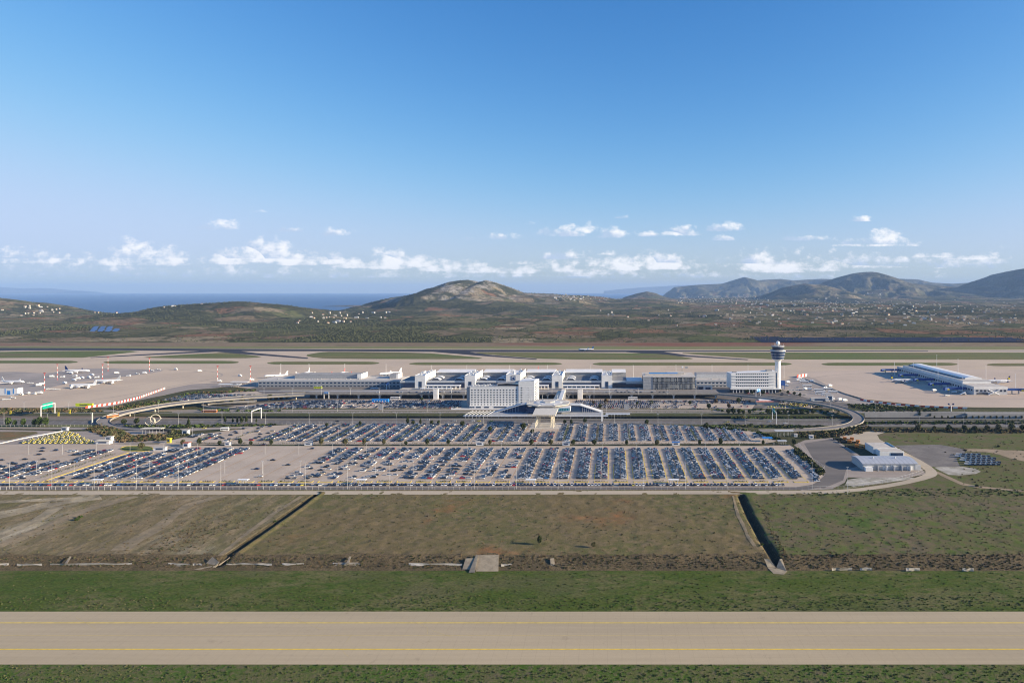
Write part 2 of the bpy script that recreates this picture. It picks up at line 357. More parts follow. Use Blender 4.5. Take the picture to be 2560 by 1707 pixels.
def pline(mb, pts, w, z=0.0, zc=0.0, world=False):
    q = [Vector((a[0], a[1], 0)) for a in pts] if world else [P(a[0], a[1], zc) for a in pts]
    for a, b_ in zip(q[:-1], q[1:]):
        d = (b_ - a); d.z = 0; d.normalize(); n = Vector((-d.y, d.x, 0)) * w / 2
        mb.add([(a - n)[:2] + (z,), (b_ - n)[:2] + (z,), (b_ + n)[:2] + (z,), (a + n)[:2] + (z,)], [(0, 1, 2, 3)])
for l in ([(190, 1542), (240, 1571)], [(730, 1542), (802, 1572), (812, 1567)], [(2300 - 980, 1548), (1350, 1560)], [(855, 1622), (862, 1633), (872, 1640)], [(880, 1585), (866, 1604)], [(1040, 1556), (1070, 1568), (1068, 1584)], [(1080, 1575), (1130, 1592)]):
    pline(mb, l, .10, 0, ZN)
tag(mb.build('taxiway_faded_lines', 'faded_yellow', loc=(0, 0, ZN + .045)), kind='structure')

# airport platform: two base sheets on either side of the railway trench
yN = 523 - 1.2
poly('ground', [(-2600, yN), (2600, yN), (2600, YT0), (-2600, YT0)], 'scrub', -0.02, world=True)
poly('ground', [(-4200, YT1), (4200, YT1), (4200, 1960), (-4200, 1960)], 'scrub', -0.02, world=True)
def trench_z(x):
    px = x * F / 810 + CX; return -6.0 * np.clip((px - 300) / 350, 0, 1)
def tr(x, y): return trench_z(x)
hgrid('railway_bed', np.linspace(-2600, 2600, 521), np.array([YT0 - 1, 800, 805, 815, 825, YT1 + .5]), tr, 'ballast')
mb = MB()
for x0 in np.arange(-1400, 1400, 12.0):
    z0, z1 = float(trench_z(x0)), float(trench_z(x0 + 12))
    mb.prism([(x0, YT1), (x0 + 12, YT1), (x0 + 12, YT1 + .5), (x0, YT1 + .5)], [z0 - .2, z1 - .2, z1 - .2, z0 - .2], .9)
    mb.prism([(x0, YT0 - .5), (x0 + 12, YT0 - .5), (x0 + 12, YT0), (x0, YT0)], [z0 - .2, z1 - .2, z1 - .2, z0 - .2], .9)
pave_mat('wall_concrete', (.36, .35, .335), (.28, .275, .27), .25, (12, 50), stain=.2, sc=.06, aniso=(.3, 1, 1))
tag(mb.build('retaining_wall', 'wall_concrete'), 'long grey concrete retaining wall of the sunken railway', 'wall')
for k, y in enumerate((806, 811, 817, 822)):
    mb = MB()
    for x0 in np.arange(-1400, 1400, 28.0):
        z0, z1 = float(trench_z(x0)) + .12, float(trench_z(x0 + 28)) + .12
        for dy in (-.72, .72):
            mb.add([(x0, y + dy - .15, z0), (x0 + 28, y + dy - .15, z1), (x0 + 28, y + dy + .15, z1), (x0, y + dy + .15, z0)], [(0, 1, 2, 3)])
    if k == 0: simple('rail_rust', (.20, .11, .07), .6)
    tag(mb.build('railway_track', 'rail_rust'), '%s railway track from the highway, in the sunken cutting' % ['nearest', 'second', 'third', 'farthest'][k], 'railway track', 'tracks in the railway cutting')

XL, XR = -1200, 3900
ground_mat('verge_grass', [(.075, .080, .034), (.11, .098, .05), (.055, .068, .026)], 0.03, 0.3, 0.4, None, fine=.8, fine_amt=.5)
# runway zone
poly('far_grass_verge', [(-4200, 1700), (4200, 1700), (4200, 1960), (-4200, 1960)], 'far_grass', 0.0, world=True)
poly('apron_pavement', [(XL, 869.5), (0, 870), (860, 871.8), (1700, 873.5), (XR, 875.5), (XR, 1021), (2560, 1019), (2440, 1018), (2321, 1015), (2157, 997), (2113, 986), (1950, 960), (1800, 972), (640, 972), (560, 965), (480, 972), (410, 988), (230, 1019), (XL, 1019)], 'apron', 0.02)
poly('apron_stand', [(1992, 930), (2080, 926), (2300, 924), (XR, 924), (XR, 1019), (2560, 1018), (2321, 1013), (2160, 995), (2113, 984), (2060, 955)], 'apron_right', 0.04)
poly('apron_stand', smooth_poly([(30, 905 + 22), (120, 935), (190, 919), (360, 923), (430, 925), (300, 943), (150, 960), (60, 990), (-200, 1000), (-400, 960), (-200, 940)]), 'apron_dark', 0.04)
poly('service_road', [(230, 1018), (413, 973), (480, 960), (590, 955), (640, 958), (640, 966), (560, 968), (470, 975), (330, 1004), (265, 1019)], 'asphalt_pale', 0.05)
poly('runway_asphalt', [(XL, 867.5 + 1), (0, 869.6), (300, 870.6), (510, 871.6), (860, 873.2), (1170, 874), (1710, 875.6), (2320, 876.2), (2320, 878.2), (1710, 879.2), (1560, 880), (1171, 880), (860, 877.8), (510, 877.8), (300, 875.8), (60, 876), (0, 877), (XL, 880)], 'runway_black', 0.05)
poly('runway_asphalt', [(2320, 876.2), (XR, 877.5), (XR, 880), (2320, 878.2)], 'asphalt_pale', 0.05)
for ps in ([(500, 877.6), (560, 878.5), (440, 884.5), (228, 894.5), (224, 893)], [(520, 877.6), (600, 877.5), (640, 882.5), (771, 894), (768, 896.8), (600, 884.6)], [(1060, 877.5), (1171, 879.5), (1230, 887.5), (1343, 897), (1340, 899), (1200, 889.5)], [(1560, 879.8), (1660, 879.5), (1720, 888), (1872, 898), (1868, 900), (1690, 890)]):
    poly('exit_taxiway_asphalt', ps, 'runway_black', 0.07)
ground_mat('island_grass', [(.10, .135, .035), (.165, .150, .062), (.12, .125, .048)], 0.01, 0.08, 0, ((.13, .10, .055), .008, .55, .7), fine=.5, fine_amt=.25, aniso=(.3, 1, 1))
for ps in ([(XL, 881), (0, 880), (60, 878), (200, 876.8), (365, 876.8), (300, 884), (225, 892), (200, 895), (XL, 896)],
           [(351, 893), (420, 888.5), (540, 882), (570, 881.5), (640, 889), (658, 893), (600, 896), (380, 895)],
           [(758, 888), (800, 880.5), (830, 879), (1050, 881), (1150, 889), (1212, 894.5), (1190, 898), (850, 897.2), (790, 895)],
           [(1186, 881), (1240, 880.8), (1560, 882.5), (1650, 884), (1720, 893.5), (1738, 897), (1700, 899.3), (1380, 898.6), (1290, 892), (1200, 884)],
           [(1690, 882), (1760, 881), (XR, 881.5), (XR, 899.5), (1950, 899), (1880, 896), (1750, 887)]):
    poly('grass_island', smooth_poly(ps, 1), 'island_grass', 0.08)
def oval(x0, x1, y0, y1):
    r = (y1 - y0) / 2; q = []
    e = min(40, (x1 - x0) / 3)
    for x, s_ in ((x0, -1), (x1, 1)):
        pts = [(x - s_ * e, y0), (x - s_ * e * .45, y0 + r * .12), (x - s_ * e * .1, y0 + r * .55), (x, y0 + r), (x - s_ * e * .1, y0 + r * 1.45), (x - s_ * e * .45, y0 + r * 1.88), (x - s_ * e, y1)]
        q += pts if s_ > 0 else list(reversed(pts))
    return q
for a in ((XL, 195, 901.5, 908), (258, 598, 902, 909), (667, 949, 904, 911), (1022, 1406, 906, 912.5), (1481, 1980, 906, 913.5), (2053, 2395, 906.5, 914), (2466, XR, 908, 915)):
    poly('grass_island', oval(*a), 'island_grass', 0.08)
mb = MB()
for py, w_ in ((900, .5), (918, .5)):
    pline(mb, [(XL, py), (XR, py + 2)], w_, 0)
tag(mb.build('taxiway_centre_lines', 'faded_yellow', loc=(0, 0, .09)), kind='structure')

simple('apron_stain', (.36, .30, .245), .9, var=.12, scale=.05); mb = MB()
for ps, w_ in (([(2000, 955), (2030, 945), (2080, 937), (2200, 931), (2330, 929)], 3.0), ([(2150, 993), (2250, 995), (2400, 997), (2700, 998)], 3.0), ([(2050, 950), (2120, 968), (2230, 992)], 1.0), ([(2090, 945), (2180, 962), (2330, 992)], 1.0), ([(440, 924), (520, 927), (565, 936), (530, 948), (440, 964), (330, 985), (200, 1005)], 3.2), ([(60, 1000), (230, 980), (420, 950), (480, 938)], 1.4), ([(-100, 935), (60, 928), (160, 925)], 1.6), ([(300, 926), (480, 921), (700, 919)], 1.2), ([(420, 896), (520, 892), (650, 893), (900, 899)], 1.2), ([(1000, 899), (1300, 899.5), (1600, 901)], 1.2)):
    pline(mb, smooth_poly(ps, 2, False), w_)
tag(mb.build('apron_tyre_marks', 'apron_stain', loc=(0, 0, .062)), kind='structure')
# roads and car parks (all outlines in photograph pixels)
poly('bus_yard', smooth_poly([(1985, 940), (2018, 936), (2113, 986), (2146, 997), (2300, 1016), (2240, 1016), (2100, 1008), (1990, 990), (1940, 965)], 1), 'apron_dark', 0.06)
poly('forecourt', [(640, 967), (1950, 963), (2000, 990), (2120, 1010), (2120, 1020), (640, 1020), (430, 1000), (560, 985)], 'asphalt', 0.03)
poly('short_stay_car_park', [(540, 1020), (660, 1008), (860, 999), (1240, 997), (1860, 999), (1890, 1008), (1880, 1022), (1260, 1022)], 'park_asphalt', 0.06)
poly('rental_car_park', [(400, 1004), (440, 990), (560, 982), (640, 978), (660, 984), (520, 996)], 'park_asphalt', 0.06)
poly('verge', [(XL, 1060), (500, 1060), (700, 1059.5), (640, 1064), (440, 1069.5), (300, 1064), (240, 1067), (XL, 1069)], 'island_grass', 0.02)
poly('verge', [(XL, 1022), (600, 1020), (1900, 1022), (2560, 1024), (XR, 1026), (XR, 1040), (XL, 1040)], 'verge_grass', 0.02)
poly('verge', [(1560, 1058), (2130, 1061), (2130, 1075), (1900, 1072), (1700, 1062)], 'verge_grass', 0.02)
poly('service_road', [(XL, 1031), (600, 1024), (1280, 1022.5), (1900, 1025), (2560, 1030), (XR, 1033), (XR, 1037), (2560, 1034), (1900, 1028.5), (1280, 1026), (600, 1027.5), (XL, 1034)], 'asphalt_pale', 0.05)
poly('service_road', [(430, 1029.3), (600, 1028.6), (1280, 1027.6), (1900, 1030), (1900, 1032), (1280, 1030.6), (600, 1031.2), (430, 1032)], 'asphalt_pale', 0.05)
poly('highway', [(XL, 1051), (500, 1049.6), (1280, 1049.3), (1700, 1051), (2200, 1055), (XR, 1066), (XR, 1076), (2200, 1064.5), (1700, 1060), (1280, 1058.5), (500, 1061), (XL, 1066)], 'asphalt', 0.04)
mb = MB()
for o_ in (2.6, 5.0, 7.3):
    a = [(XL, 1052 + o_ * 1.3), (500, 1049.6 + o_), (1280, 1049.5 + o_), (1700, 1051 + o_), (2200, 1055 + o_), (XR, 1066.5 + o_)]
    q = [P(*p_) for p_ in a]
    for u, v in zip(q[:-1], q[1:]):
        L = (v - u).length; n = int(L / 12)
        for k in range(n): pline(mb, [tuple((u.lerp(v, k / n)))[:2], tuple(u.lerp(v, (k + (.35 if o_ == 5 else .35)) / n))[:2]], .22, 0, world=True)
tag(mb.build('highway_lane_lines', 'white_paint', loc=(0, 0, .055)), kind='structure')
poly('far_car_park', smooth_poly([(395, 1108), (480, 1088), (600, 1072), (700, 1061.5), (850, 1059.5), (1560, 1059), (1720, 1064), (1880, 1076), (1938, 1092), (1945, 1103), (1900, 1110), (400, 1111)], 1), 'park_asphalt', 0.05)
poly('near_car_park', [(XL, 1112), (300, 1110), (400, 1110), (560, 1114.5), (1900, 1114.5), (1975, 1112), (2005, 1135), (2040, 1165), (2058, 1190), (2050, 1205), (2022, 1217), (1960, 1223.5), (XL, 1223.5)], 'park_asphalt', 0.05)
poly('car_park_road', [(XL, 1100), (20, 1110), (240, 1111), (440, 1106), (400, 1096), (370, 1090), (500, 1075), (800, 1062), (800, 1059.5), (480, 1070), (330, 1076), (180, 1078), (0, 1074), (XL, 1078), (XL, 1071), (0, 1071), (250, 1074), (420, 1068), (640, 1062), (300, 1062), (240, 1068), (XL, 1068)], 'asphalt_pale', 0.03)
poly('taxi_rank', [(15, 1111), (155, 1078), (185, 1078), (250, 1111)], 'asphalt_pale', 0.07)
poly('fence_side_road', [(XL, 1217.3), (1990, 1217.3), (2030, 1211), (2052, 1200), (2075, 1190), (2060, 1215), (2020, 1223.8), (XL, 1223.8)], 'asphalt', 0.08)
poly('depot_yard', [(1985, 1112), (2012, 1100), (2080, 1094), (2125, 1122), (2185, 1162), (2300, 1165), (2315, 1185), (2270, 1193), (2118, 1193), (2112, 1206), (2080, 1222), (2000, 1226), (2040, 1207), (2062, 1185), (2052, 1165), (2020, 1140)], 'asphalt_pale', 0.06)
poly('depot_apron', [(2010, 1108), (2080, 1097), (2170, 1160), (2116, 1172), (2108, 1200), (2060, 1220), (2030, 1216), (2062, 1188), (2035, 1150)], 'asphalt', 0.07)
poly('perimeter_road', smooth_poly([(XL, 1227.5), (1990, 1226.5), (2120, 1224), (2240, 1207), (2300, 1191), (2318, 1180), (2300, 1165), (2210, 1124), (2085, 1093), (2130, 1083), (2206, 1075), (2225, 1077), (2182, 1090), (2251, 1124), (2321, 1160), (2347, 1182), (2335, 1194), (2250, 1214), (2130, 1231), (2000, 1236), (XL, 1236)], 1), 'pale_road', 0.09)
poly('gravel_lot', [(2237, 1113), (2349, 1111), (2419, 1124), (2391, 1147), (2400, 1166), (2326, 1166), (2262, 1127)], 'gravel', 0.05)
poly('dirt_track', smooth_poly([(2400, 1122), (2480, 1122), (2520, 1126), (2700, 1126), (2700, 1132), (2530, 1134), (2640, 1160), (2640, 1166), (2540, 1150), (2480, 1130), (2415, 1128)], 1), 'dirt', 0.05)
poly('chalk_patch', smooth_poly([(2122, 1192), (2280, 1192), (2290, 1196), (2200, 1208), (2110, 1218)], 1), 'chalk', 0.04)
poly('chalk_patch', smooth_poly([(2330, 1165), (2430, 1167), (2460, 1182), (2380, 1190), (2350, 1176)], 1), 'chalk', 0.04)
poly('dirt_track', smooth_poly([(2345, 1178), (2375, 1192), (2420, 1212), (2520, 1222), (2700, 1240), (2700, 1243), (2520, 1225), (2415, 1217), (2365, 1195), (2338, 1181)], 1), 'dirt', 0.06)
poly('right_field', [(2190, 1075), (XR, 1075), (XR, 1224), (2460, 1224), (2300, 1224), (2100, 1224), (2330, 1190), (2320, 1160), (2182, 1090)], 'field_right', 0.015)
poly('right_field', [(2470, 1062 + 8), (XR, 1075), (XR, 1085), (2215, 1080)], 'bank_scrub', 0.02)
poly('left_field', [(XL, 1079), (90, 1079), (95, 1083), (20, 1100), (XL, 1106)], 'field', 0.04)
# long pale boundary berm beyond the far runway verge
poly('brown_verge', [(-4200, 1830), (4200, 1830), (4200, 1962), (-4200, 1962)], 'dry_verge', 0.02, world=True)
# ================================================================ terrain beyond the runway, sea, far islands, haze
SEA = -90.0
RID = [ # (depth, front width, back width, [(px,py)...])
 (4600, 900, 900, [(-700, 720), (-300, 730), (-50, 741), (0, 745), (60, 757), (110, 768), (150, 776), (220, 782), (320, 790), (420, 800)]),
 (4100, 700, 1100, [(250, 800), (300, 786), (370, 777), (400, 766), (470, 761), (560, 756), (600, 753.5), (660, 758), (720, 763), (770, 773), (805, 786), (860, 800)]),
 (2750, 220, 300, [(560, 862), (600, 850), (640, 845), (680, 848), (730, 857), (760, 864)]), (3200, 350, 450, [(1000, 845), (1060, 832), (1110, 828), (1170, 836), (1230, 848)]), (3000, 300, 400, [(150, 850), (220, 842), (300, 838), (380, 845), (450, 853)]), (3600, 350, 450, [(1640, 830), (1700, 820), (1760, 816), (1830, 822), (1900, 832)]), (3300, 300, 400, [(2300, 843), (2380, 835), (2450, 832), (2540, 838), (2600, 845)]),
 (6600, 1500, 1400, [(850, 800), (898, 777), (947, 755), (990, 745), (1007, 742), (1034, 739), (1060, 733), (1083, 726), (1110, 713), (1137, 704), (1155, 701), (1170, 699.5), (1185, 702), (1197, 705), (1214, 700.5), (1235, 706), (1268, 718), (1302, 732), (1380, 735), (1440, 742), (1500, 760)]),
 (5200, 700, 700, [(930, 800), (1000, 776), (1060, 762), (1120, 765), (1180, 755), (1240, 752), (1300, 757), (1360, 765), (1420, 775), (1500, 785)]),
 (3900, 500, 600, [(1040, 812), (1100, 797), (1160, 790), (1230, 793), (1330, 797), (1420, 806)]),
 (7600, 1300, 900, [(1300, 760), (1380, 737), (1450, 738), (1500, 742), (1540, 748), (1620, 746), (1700, 753), (1780, 762)]),
 (5200, 450, 600, [(1520, 800), (1560, 788), (1620, 782), (1680, 786), (1740, 797)]),
 (4300, 400, 500, [(2080, 815), (2150, 800), (2220, 797), (2300, 803), (2380, 815)]),
 (11000, 900, 900, [(1545, 752), (1560, 743), (1590, 734), (1617, 728.6), (1640, 733), (1661, 742), (1690, 750)]),
 (18500, 2200, 3000, [(1650, 748), (1663, 737), (1672, 728), (1685, 718), (1743, 712), (1802, 709.5), (1830, 701), (1857, 693), (1889, 701), (1920, 699), (1955, 697), (1987, 701), (2053, 697), (2150, 700), (2249, 697), (2287, 699), (2341, 706), (2396, 709), (2439, 706), (2470, 710), (2560, 700), (2800, 690)]),
 (13000, 2200, 2500, [(1990, 740), (2053, 706), (2085, 694), (2123, 684), (2150, 681), (2172, 680), (2205, 688), (2259, 707), (2310, 712), (2380, 716), (2450, 725), (2560, 730)]),
 (10500, 1500, 1500, [(1890, 755), (1911, 745), (1940, 730), (1971, 717), (2015, 709), (2058, 711), (2100, 724), (2129, 734), (2190, 745)]),
 (11500, 2200, 2000, [(2380, 740), (2412, 724), (2450, 712), (2477, 699), (2504, 685), (2560, 671), (2640, 655), (2760, 650), (2950, 660), (3200, 700)]),
 (9000, 800, 600, [(1860, 760), (1900, 752), (1950, 748), (2000, 752), (2060, 760)]),
]
def base_h(x, y):
    px = x * F / y + CX
    z = ((fbm(x / 900, y / 700, 5, 41) - .45) * 58 + (.62 - np.abs(fbm(x / 420, y / 520, 4, 67) * 2 - 1)) * 22) * np.clip((y - 2000) / 1500, 0, 1)
    z = z + 10 * np.sin(x / 1300 + y / 900) * np.clip((y - 2200) / 2500, 0, 1) - np.clip(y - 2600, 0, 3500) * .017 * np.clip((1080 - px) / 200, 0, 1)
    # land falls away to the coast on the left; reaches farther on the right
    coast = np.interp(px, [-800, 0, 300, 700, 820, 1000, 1200, 1450, 1560, 1700, 1900, 2100, 2600], [6600, 6500, 5600, 5600, 6400, 7600, 8600, 9500, 11500, 12200, 14500, 18000, 20000])
    coast = coast + (fbm(x / 700, y / 700, 3, 77) - .5) * 900
    fall = np.clip((y - coast + 1400) / 1600, 0, 1); fall = fall * fall * (3 - 2 * fall)
    return z - fall * (z + 130)
def terrain_h(x, y):
    b0 = base_h(x, y); z = b0.copy()
    rn = fbm(x / 520, y / 520, 6, 11, .55); rr = 1 - np.abs(fbm(x / 650, y / 650, 5, 29) * 2 - 1)
    for i, (Y0, wf, wb, pts) in enumerate(RID):
        X = np.array([XA(p[0], Y0) for p in pts]); Hh = np.array([ZA(p[1], Y0) for p in pts])
        if X[-1] < x.min() or X[0] > x.max(): pass
        h = np.interp(x, X, Hh, left=-400, right=-400)
        edge = np.clip((x - X[0]) / (150 + .12 * (X[-1] - X[0])), 0, 1) * np.clip((X[-1] - x) / (150 + .12 * (X[-1] - X[0])), 0, 1)
        t = (y - Y0) + (fbm(x / 900, y * 0 + 3.3, 3, 60 + i) - .5) * wf * .5
        d = np.where(t < 0, t / wf, t / wb); pr = np.exp(-1.6 * np.abs(d) ** 1.7)
        side = 4 * pr * (1 - pr)
        rel = np.clip(h - b0, 0, 900)
        zi = b0 + rel * (pr + side * np.minimum((rn - .60) * 1.1 + (rr - .80) * .95, .02))
        z = np.maximum(z, np.where(h > -390, zi, -400))
    z = z * np.clip((y - 1950) / 700, 0, 1) 
    return np.maximum(z, -140)
U = np.linspace((-500 - CX) / F, (3000 - CX) / F, 1250); YY = 1955 * (22500 / 1955) ** (np.linspace(0, 1, 620))
UU, YG = np.meshgrid(U, YY); XG = UU * YG; ZG = terrain_h(XG, YG)
ZG[0, :] = -0.05
# land cover (numbers per vertex: forest, rock, red soil)
def woods(x, y, z):
    px = x * F / y + CX
    n = fbm(x / 420, y / 420, 5, 91, .6)
    bias = np.interp(px, [-500, 300, 380, 1000, 1300, 1700, 2600], [-.07, -.06, .03, .03, -.03, -.06, -.07])
    bias = bias + np.clip(z - 20, 0, 80) / 80 * .09 + np.where((y < 2500), -.08, 0)
    return np.clip((n + bias - .50) / .05, 0, 1)
wood = woods(XG, YG, ZG)
rn_ = fbm(XG / 160, YG / 160, 5, 55, .6)
pxg = XG * F / YG + CX
rock = np.clip((ZG - 60 + (rn_ - .5) * 220) / 80, 0, 1) * np.clip((rn_ - .46) / .06, 0, 1) * np.where((YG > 5400) & (YG < 8200) & (pxg < 1400) & (pxg > 850), 1, .25)
wood = wood * (1 - .7 * np.clip(rock, 0, 1))
far = np.clip((YG - 9000) / 3000, 0, 1) * np.clip((ZG - 10) / 60, 0, 1); wood = np.maximum(wood, far * .8)
V = np.stack([XG.ravel(), YG.ravel(), ZG.ravel()], 1); nx, ny = len(U), len(YY)
i = (np.arange(nx - 1)[None, :] + np.arange(ny - 1)[:, None] * nx).ravel(); Fc = np.stack([i, i + 1, i + nx + 1, i + nx], 1)
m, nt, b = new_mat('terrain'); geo = nt.new('ShaderNodeNewGeometry'); pos = geo.outputs['Position']
aw = nt.new('ShaderNodeAttribute', attribute_name='wood').outputs['Fac']; ar = nt.new('ShaderNodeAttribute', attribute_name='rock').outputs['Fac']
wp = nt.new('ShaderNodeVectorMath', operation='ADD'); nz = nt.new('ShaderNodeTexNoise', i_Scale=.004); nt.l.new(pos, nz.inputs['Vector'])
sc_ = nt.scalevec(nz.outputs['Color'], (160, 160, 0)); nt.l.new(pos, wp.inputs[0]); nt.l.new(sc_, wp.inputs[1])
flat = nt.scalevec(wp.outputs[0], (1, .8, 0))
vo = nt.new('ShaderNodeTexVoronoi', i_Scale=.0066); nt.l.new(flat, vo.inputs['Vector']); ve = nt.new('ShaderNodeTexVoronoi', i_Scale=.0066, feature='DISTANCE_TO_EDGE'); nt.l.new(flat, ve.inputs['Vector'])
sepc = nt.new('ShaderNodeSeparateColor'); nt.l.new(vo.outputs['Color'], sepc.inputs[0])
rp = nt.new('ShaderNodeValToRGB'); nt.l.new(sepc.outputs[0], rp.inputs[0]); cr = rp.color_ramp; cr.interpolation = 'CONSTANT'
cols = [(0, (.16, .13, .085)), (.15, (.115, .108, .06)), (.30, (.20, .152, .10)), (.42, (.085, .086, .045)), (.55, (.21, .12, .075)), (.64, (.145, .13, .075)), (.76, (.27, .22, .145)), (.84, (.10, .108, .05)), (.93, (.18, .125, .085))]
cr.elements[0].position = 0; cr.elements[0].color = rgba(cols[0][1]); cr.elements[1].position = cols[1][0]; cr.elements[1].color = rgba(cols[1][1])
for p_, c_ in cols[2:]: e = cr.elements.new(p_); e.color = rgba(c_)
n1 = nt.noise(pos, .02, 5, .65); c = nt.mix(nt.math('MULTIPLY', nt.step(n1, .50, .66), .55), rp.outputs[0], rgba((.085, .08, .042)))
n2 = nt.noise(pos, .003, 4, .6, off=31.0); c = nt.mix(nt.math('MULTIPLY', nt.step(n2, .52, .70), .35), c, rgba((.12, .105, .058)))
hd_ = nt.math('MULTIPLY', nt.math('LESS_THAN', ve.outputs['Distance'], .055), nt.step(nt.noise(pos, .004, 3, .6, off=71.0), .42, .55)); c = nt.mix(nt.math('MULTIPLY', hd_, .8), c, rgba((.042, .047, .024)))
v2 = nt.new('ShaderNodeTexVoronoi', i_Scale=.042); nt.l.new(nt.scalevec(pos, (1, 1, 0)), v2.inputs['Vector'])
c = nt.mix(nt.math('MULTIPLY', nt.math('LESS_THAN', v2.outputs['Distance'], nt.math('MULTIPLY', nt.noise(pos, .01, 3, .6, off=51.0), .62)), .8), c, rgba((.03, .038, .016)))
nw = nt.noise(pos, .035, 4, .7, off=3.0); wc = nt.mix(nt.step(nw, .4, .62), rgba((.034, .039, .022)), rgba((.072, .072, .042)))
c = nt.mix(aw, c, wc)
nr = nt.noise(pos, .03, 5, .7, off=13.0); rc = nt.mix(nt.step(nr, .4, .6), rgba((.10, .095, .07)), rgba((.34, .31, .27)))
c = nt.mix(ar, c, rc)
nt.set(b.inputs['Base Color'], c); b.inputs['Roughness'].default_value = 1; b.inputs['Specular IOR Level'].default_value = 0
bp = nt.new('ShaderNodeBump', i_Height=nt.math('ADD', nw, nt.math('MULTIPLY', n1, .7))); bp.inputs['Distance'].default_value = 5.0; nt.set(b.inputs['Normal'], bp.outputs[0])
M['terrain'] = m
t = np_mesh('terrain', V, Fc, 'terrain', smooth=True); tag(t, kind='structure')
for nm, arr in (('wood', wood), ('rock', rock)):
    at = t.data.attributes.new(nm, 'FLOAT', 'POINT'); at.data.foreach_set('value', arr.astype(np.float32).ravel())
# interpolation helper for things that stand on the terrain
def tz(x, y): return float(terrain_h(np.array([x], float), np.array([y], float))[0])

# sea
m, nt, b = new_mat('sea'); geo = nt.new('ShaderNodeNewGeometry')
nb_ = nt.noise(nt.scalevec(geo.outputs['Position'], (1, .25, 1)), .0009, 5, .6)
nt.set(b.inputs['Base Color'], nt.mix(nt.step(nb_, .35, .65), rgba((.004, .036, .13)), rgba((.006, .050, .165)))); b.inputs['Roughness'].default_value = .35; b.inputs['Specular IOR Level'].default_value = .15
bp = nt.new('ShaderNodeBump', i_Height=nt.noise(geo.outputs['Position'], .05, 4)); bp.inputs['Distance'].default_value = 6.0; nt.set(b.inputs['Normal'], bp.outputs[0]); M['sea'] = m
SY = 56000.0
poly('sea', [(-90000, 5000), (90000, 5000), (90000, SY), (-90000, SY)], 'sea', SEA, world=True)
# low peninsula and far islands: real relief, pale only through the air in between
simple('island_rock', (.11, .10, .075), 1, var=.4, scale=.004, spec=0)
def ridge_island(name, Y0, pts, wf, wb, seed, mat='island_rock', label=None):
    X = np.array([XA(p[0], Y0) for p in pts]); Z = np.array([ZA(p[1], Y0) for p in pts])
    xs_ = np.linspace(X[0], X[-1], 160); ys_ = np.linspace(Y0 - wf, Y0 + wb, 24)
    def hf(x, y):
        d = np.where(y < Y0, (Y0 - y) / wf, (y - Y0) / wb); pr = (1 - d ** 1.6)
        h = np.interp(x, X, Z) - SEA; n = fbm(x / (wf * .5), y / (wf * .5), 4, seed)
        return SEA - 6 + h * pr * (1 + (n - .5) * .5 * (1 - pr)) + 0 * x
    o = hgrid(name, xs_, ys_, hf, mat); return o
ridge_island('peninsula', 10300, [(785, 767), (800, 765), (840, 763.5), (880, 762), (920, 763), (985, 766), (1010, 766)], 300, 300, 5, 'terrain')
ridge_island('far_island', 55000, [(-500, 724), (-300, 719), (-100, 717), (0, 718), (60, 721), (110, 720), (160, 724), (200, 727)], 3000, 3000, 6)
ridge_island('far_island', 52000, [(1510, 727), (1560, 722), (1610, 718), (1650, 716), (1690, 713), (1740, 712), (1800, 716), (1860, 722)], 3000, 3000, 7)

# haze
HZ = 2.7e-5
mb = MB(); mb.box(-95000, 95000, -800, 57000, -145, 620)
m = bpy.data.materials.new('haze'); m.use_nodes = True; nt = NT(m.node_tree); m.node_tree.nodes.remove(m.node_tree.nodes['Principled BSDF'])
pv = nt.new('ShaderNodeVolumePrincipled'); pv.inputs['Color'].default_value = (.37, .59, 1.0, 1); pv.inputs['Density'].default_value = HZ; pv.inputs['Anisotropy'].default_value = 0.0
nt.l.new(pv.outputs[0], m.node_tree.nodes['Material Output'].inputs['Volume']); M['haze'] = m
tag(mb.build('haze', 'haze'), kind='stuff')
# ================================================================ materials for things
simple('white_clad', (.77, .755, .73), .6, var=.06, scale=.15); simple('white_panel', (.80, .80, .79), .5, var=.04); simple('pale_grey', (.52, .53, .54), .6, var=.08)
simple('mid_grey', (.33, .34, .36), .7, var=.1); simple('dark_grey', (.10, .105, .115), .7, var=.2); simple('roof_grey', (.16, .165, .18), .75, var=.15, scale=.2)
simple('roof_pale', (.50, .46, .41), .8, var=.12, scale=.2); simple('roof_mid', (.30, .29, .28), .8, var=.15, scale=.2)
simple('steel', (.62, .63, .64), .45, .2, var=.08); simple('cream', (.66, .60, .48), .7, var=.08); simple('beige_block', (.60, .55, .46), .8, var=.1)
simple('red_paint', (.55, .055, .035), .6); simple('orange', (.62, .20, .03), .55); simple('yellow', (.72, .58, .04), .5, var=.05); simple('blue_paint', (.03, .14, .42), .5)
simple('sign_green', (.0, .32, .22), .6, var=.03); simple('sign_blue', (.02, .22, .62), .6, var=.03); simple('lime', (.62, .72, .03), .6); simple('brick_red', (.42, .14, .09), .8)
simple('magenta', (.7, .05, .3), .6); simple('navy', (.012, .03, .12), .4, var=.05); simple('bridge_blue', (.02, .07, .26), .5); simple('rubber', (.02, .02, .02), .8); simple('salmon', (.62, .27, .22), .7)
simple('teal', (.02, .42, .42), .6); simple('wood_scaffold', (.45, .34, .22), .8); simple('bronze', (.50, .45, .35), .6)
m, nt, b = new_mat('glass_dark'); b.inputs['Base Color'].default_value = (.018, .028, .05, 1); b.inputs['Roughness'].default_value = .12; b.inputs['Specular IOR Level'].default_value = .6
geo = nt.new('ShaderNodeNewGeometry'); nt.set(b.inputs['Base Color'], nt.mix(nt.noise(geo.outputs['Position'], .3, 2), (.012, .02, .04, 1), (.035, .05, .085, 1))); M['glass_dark'] = m
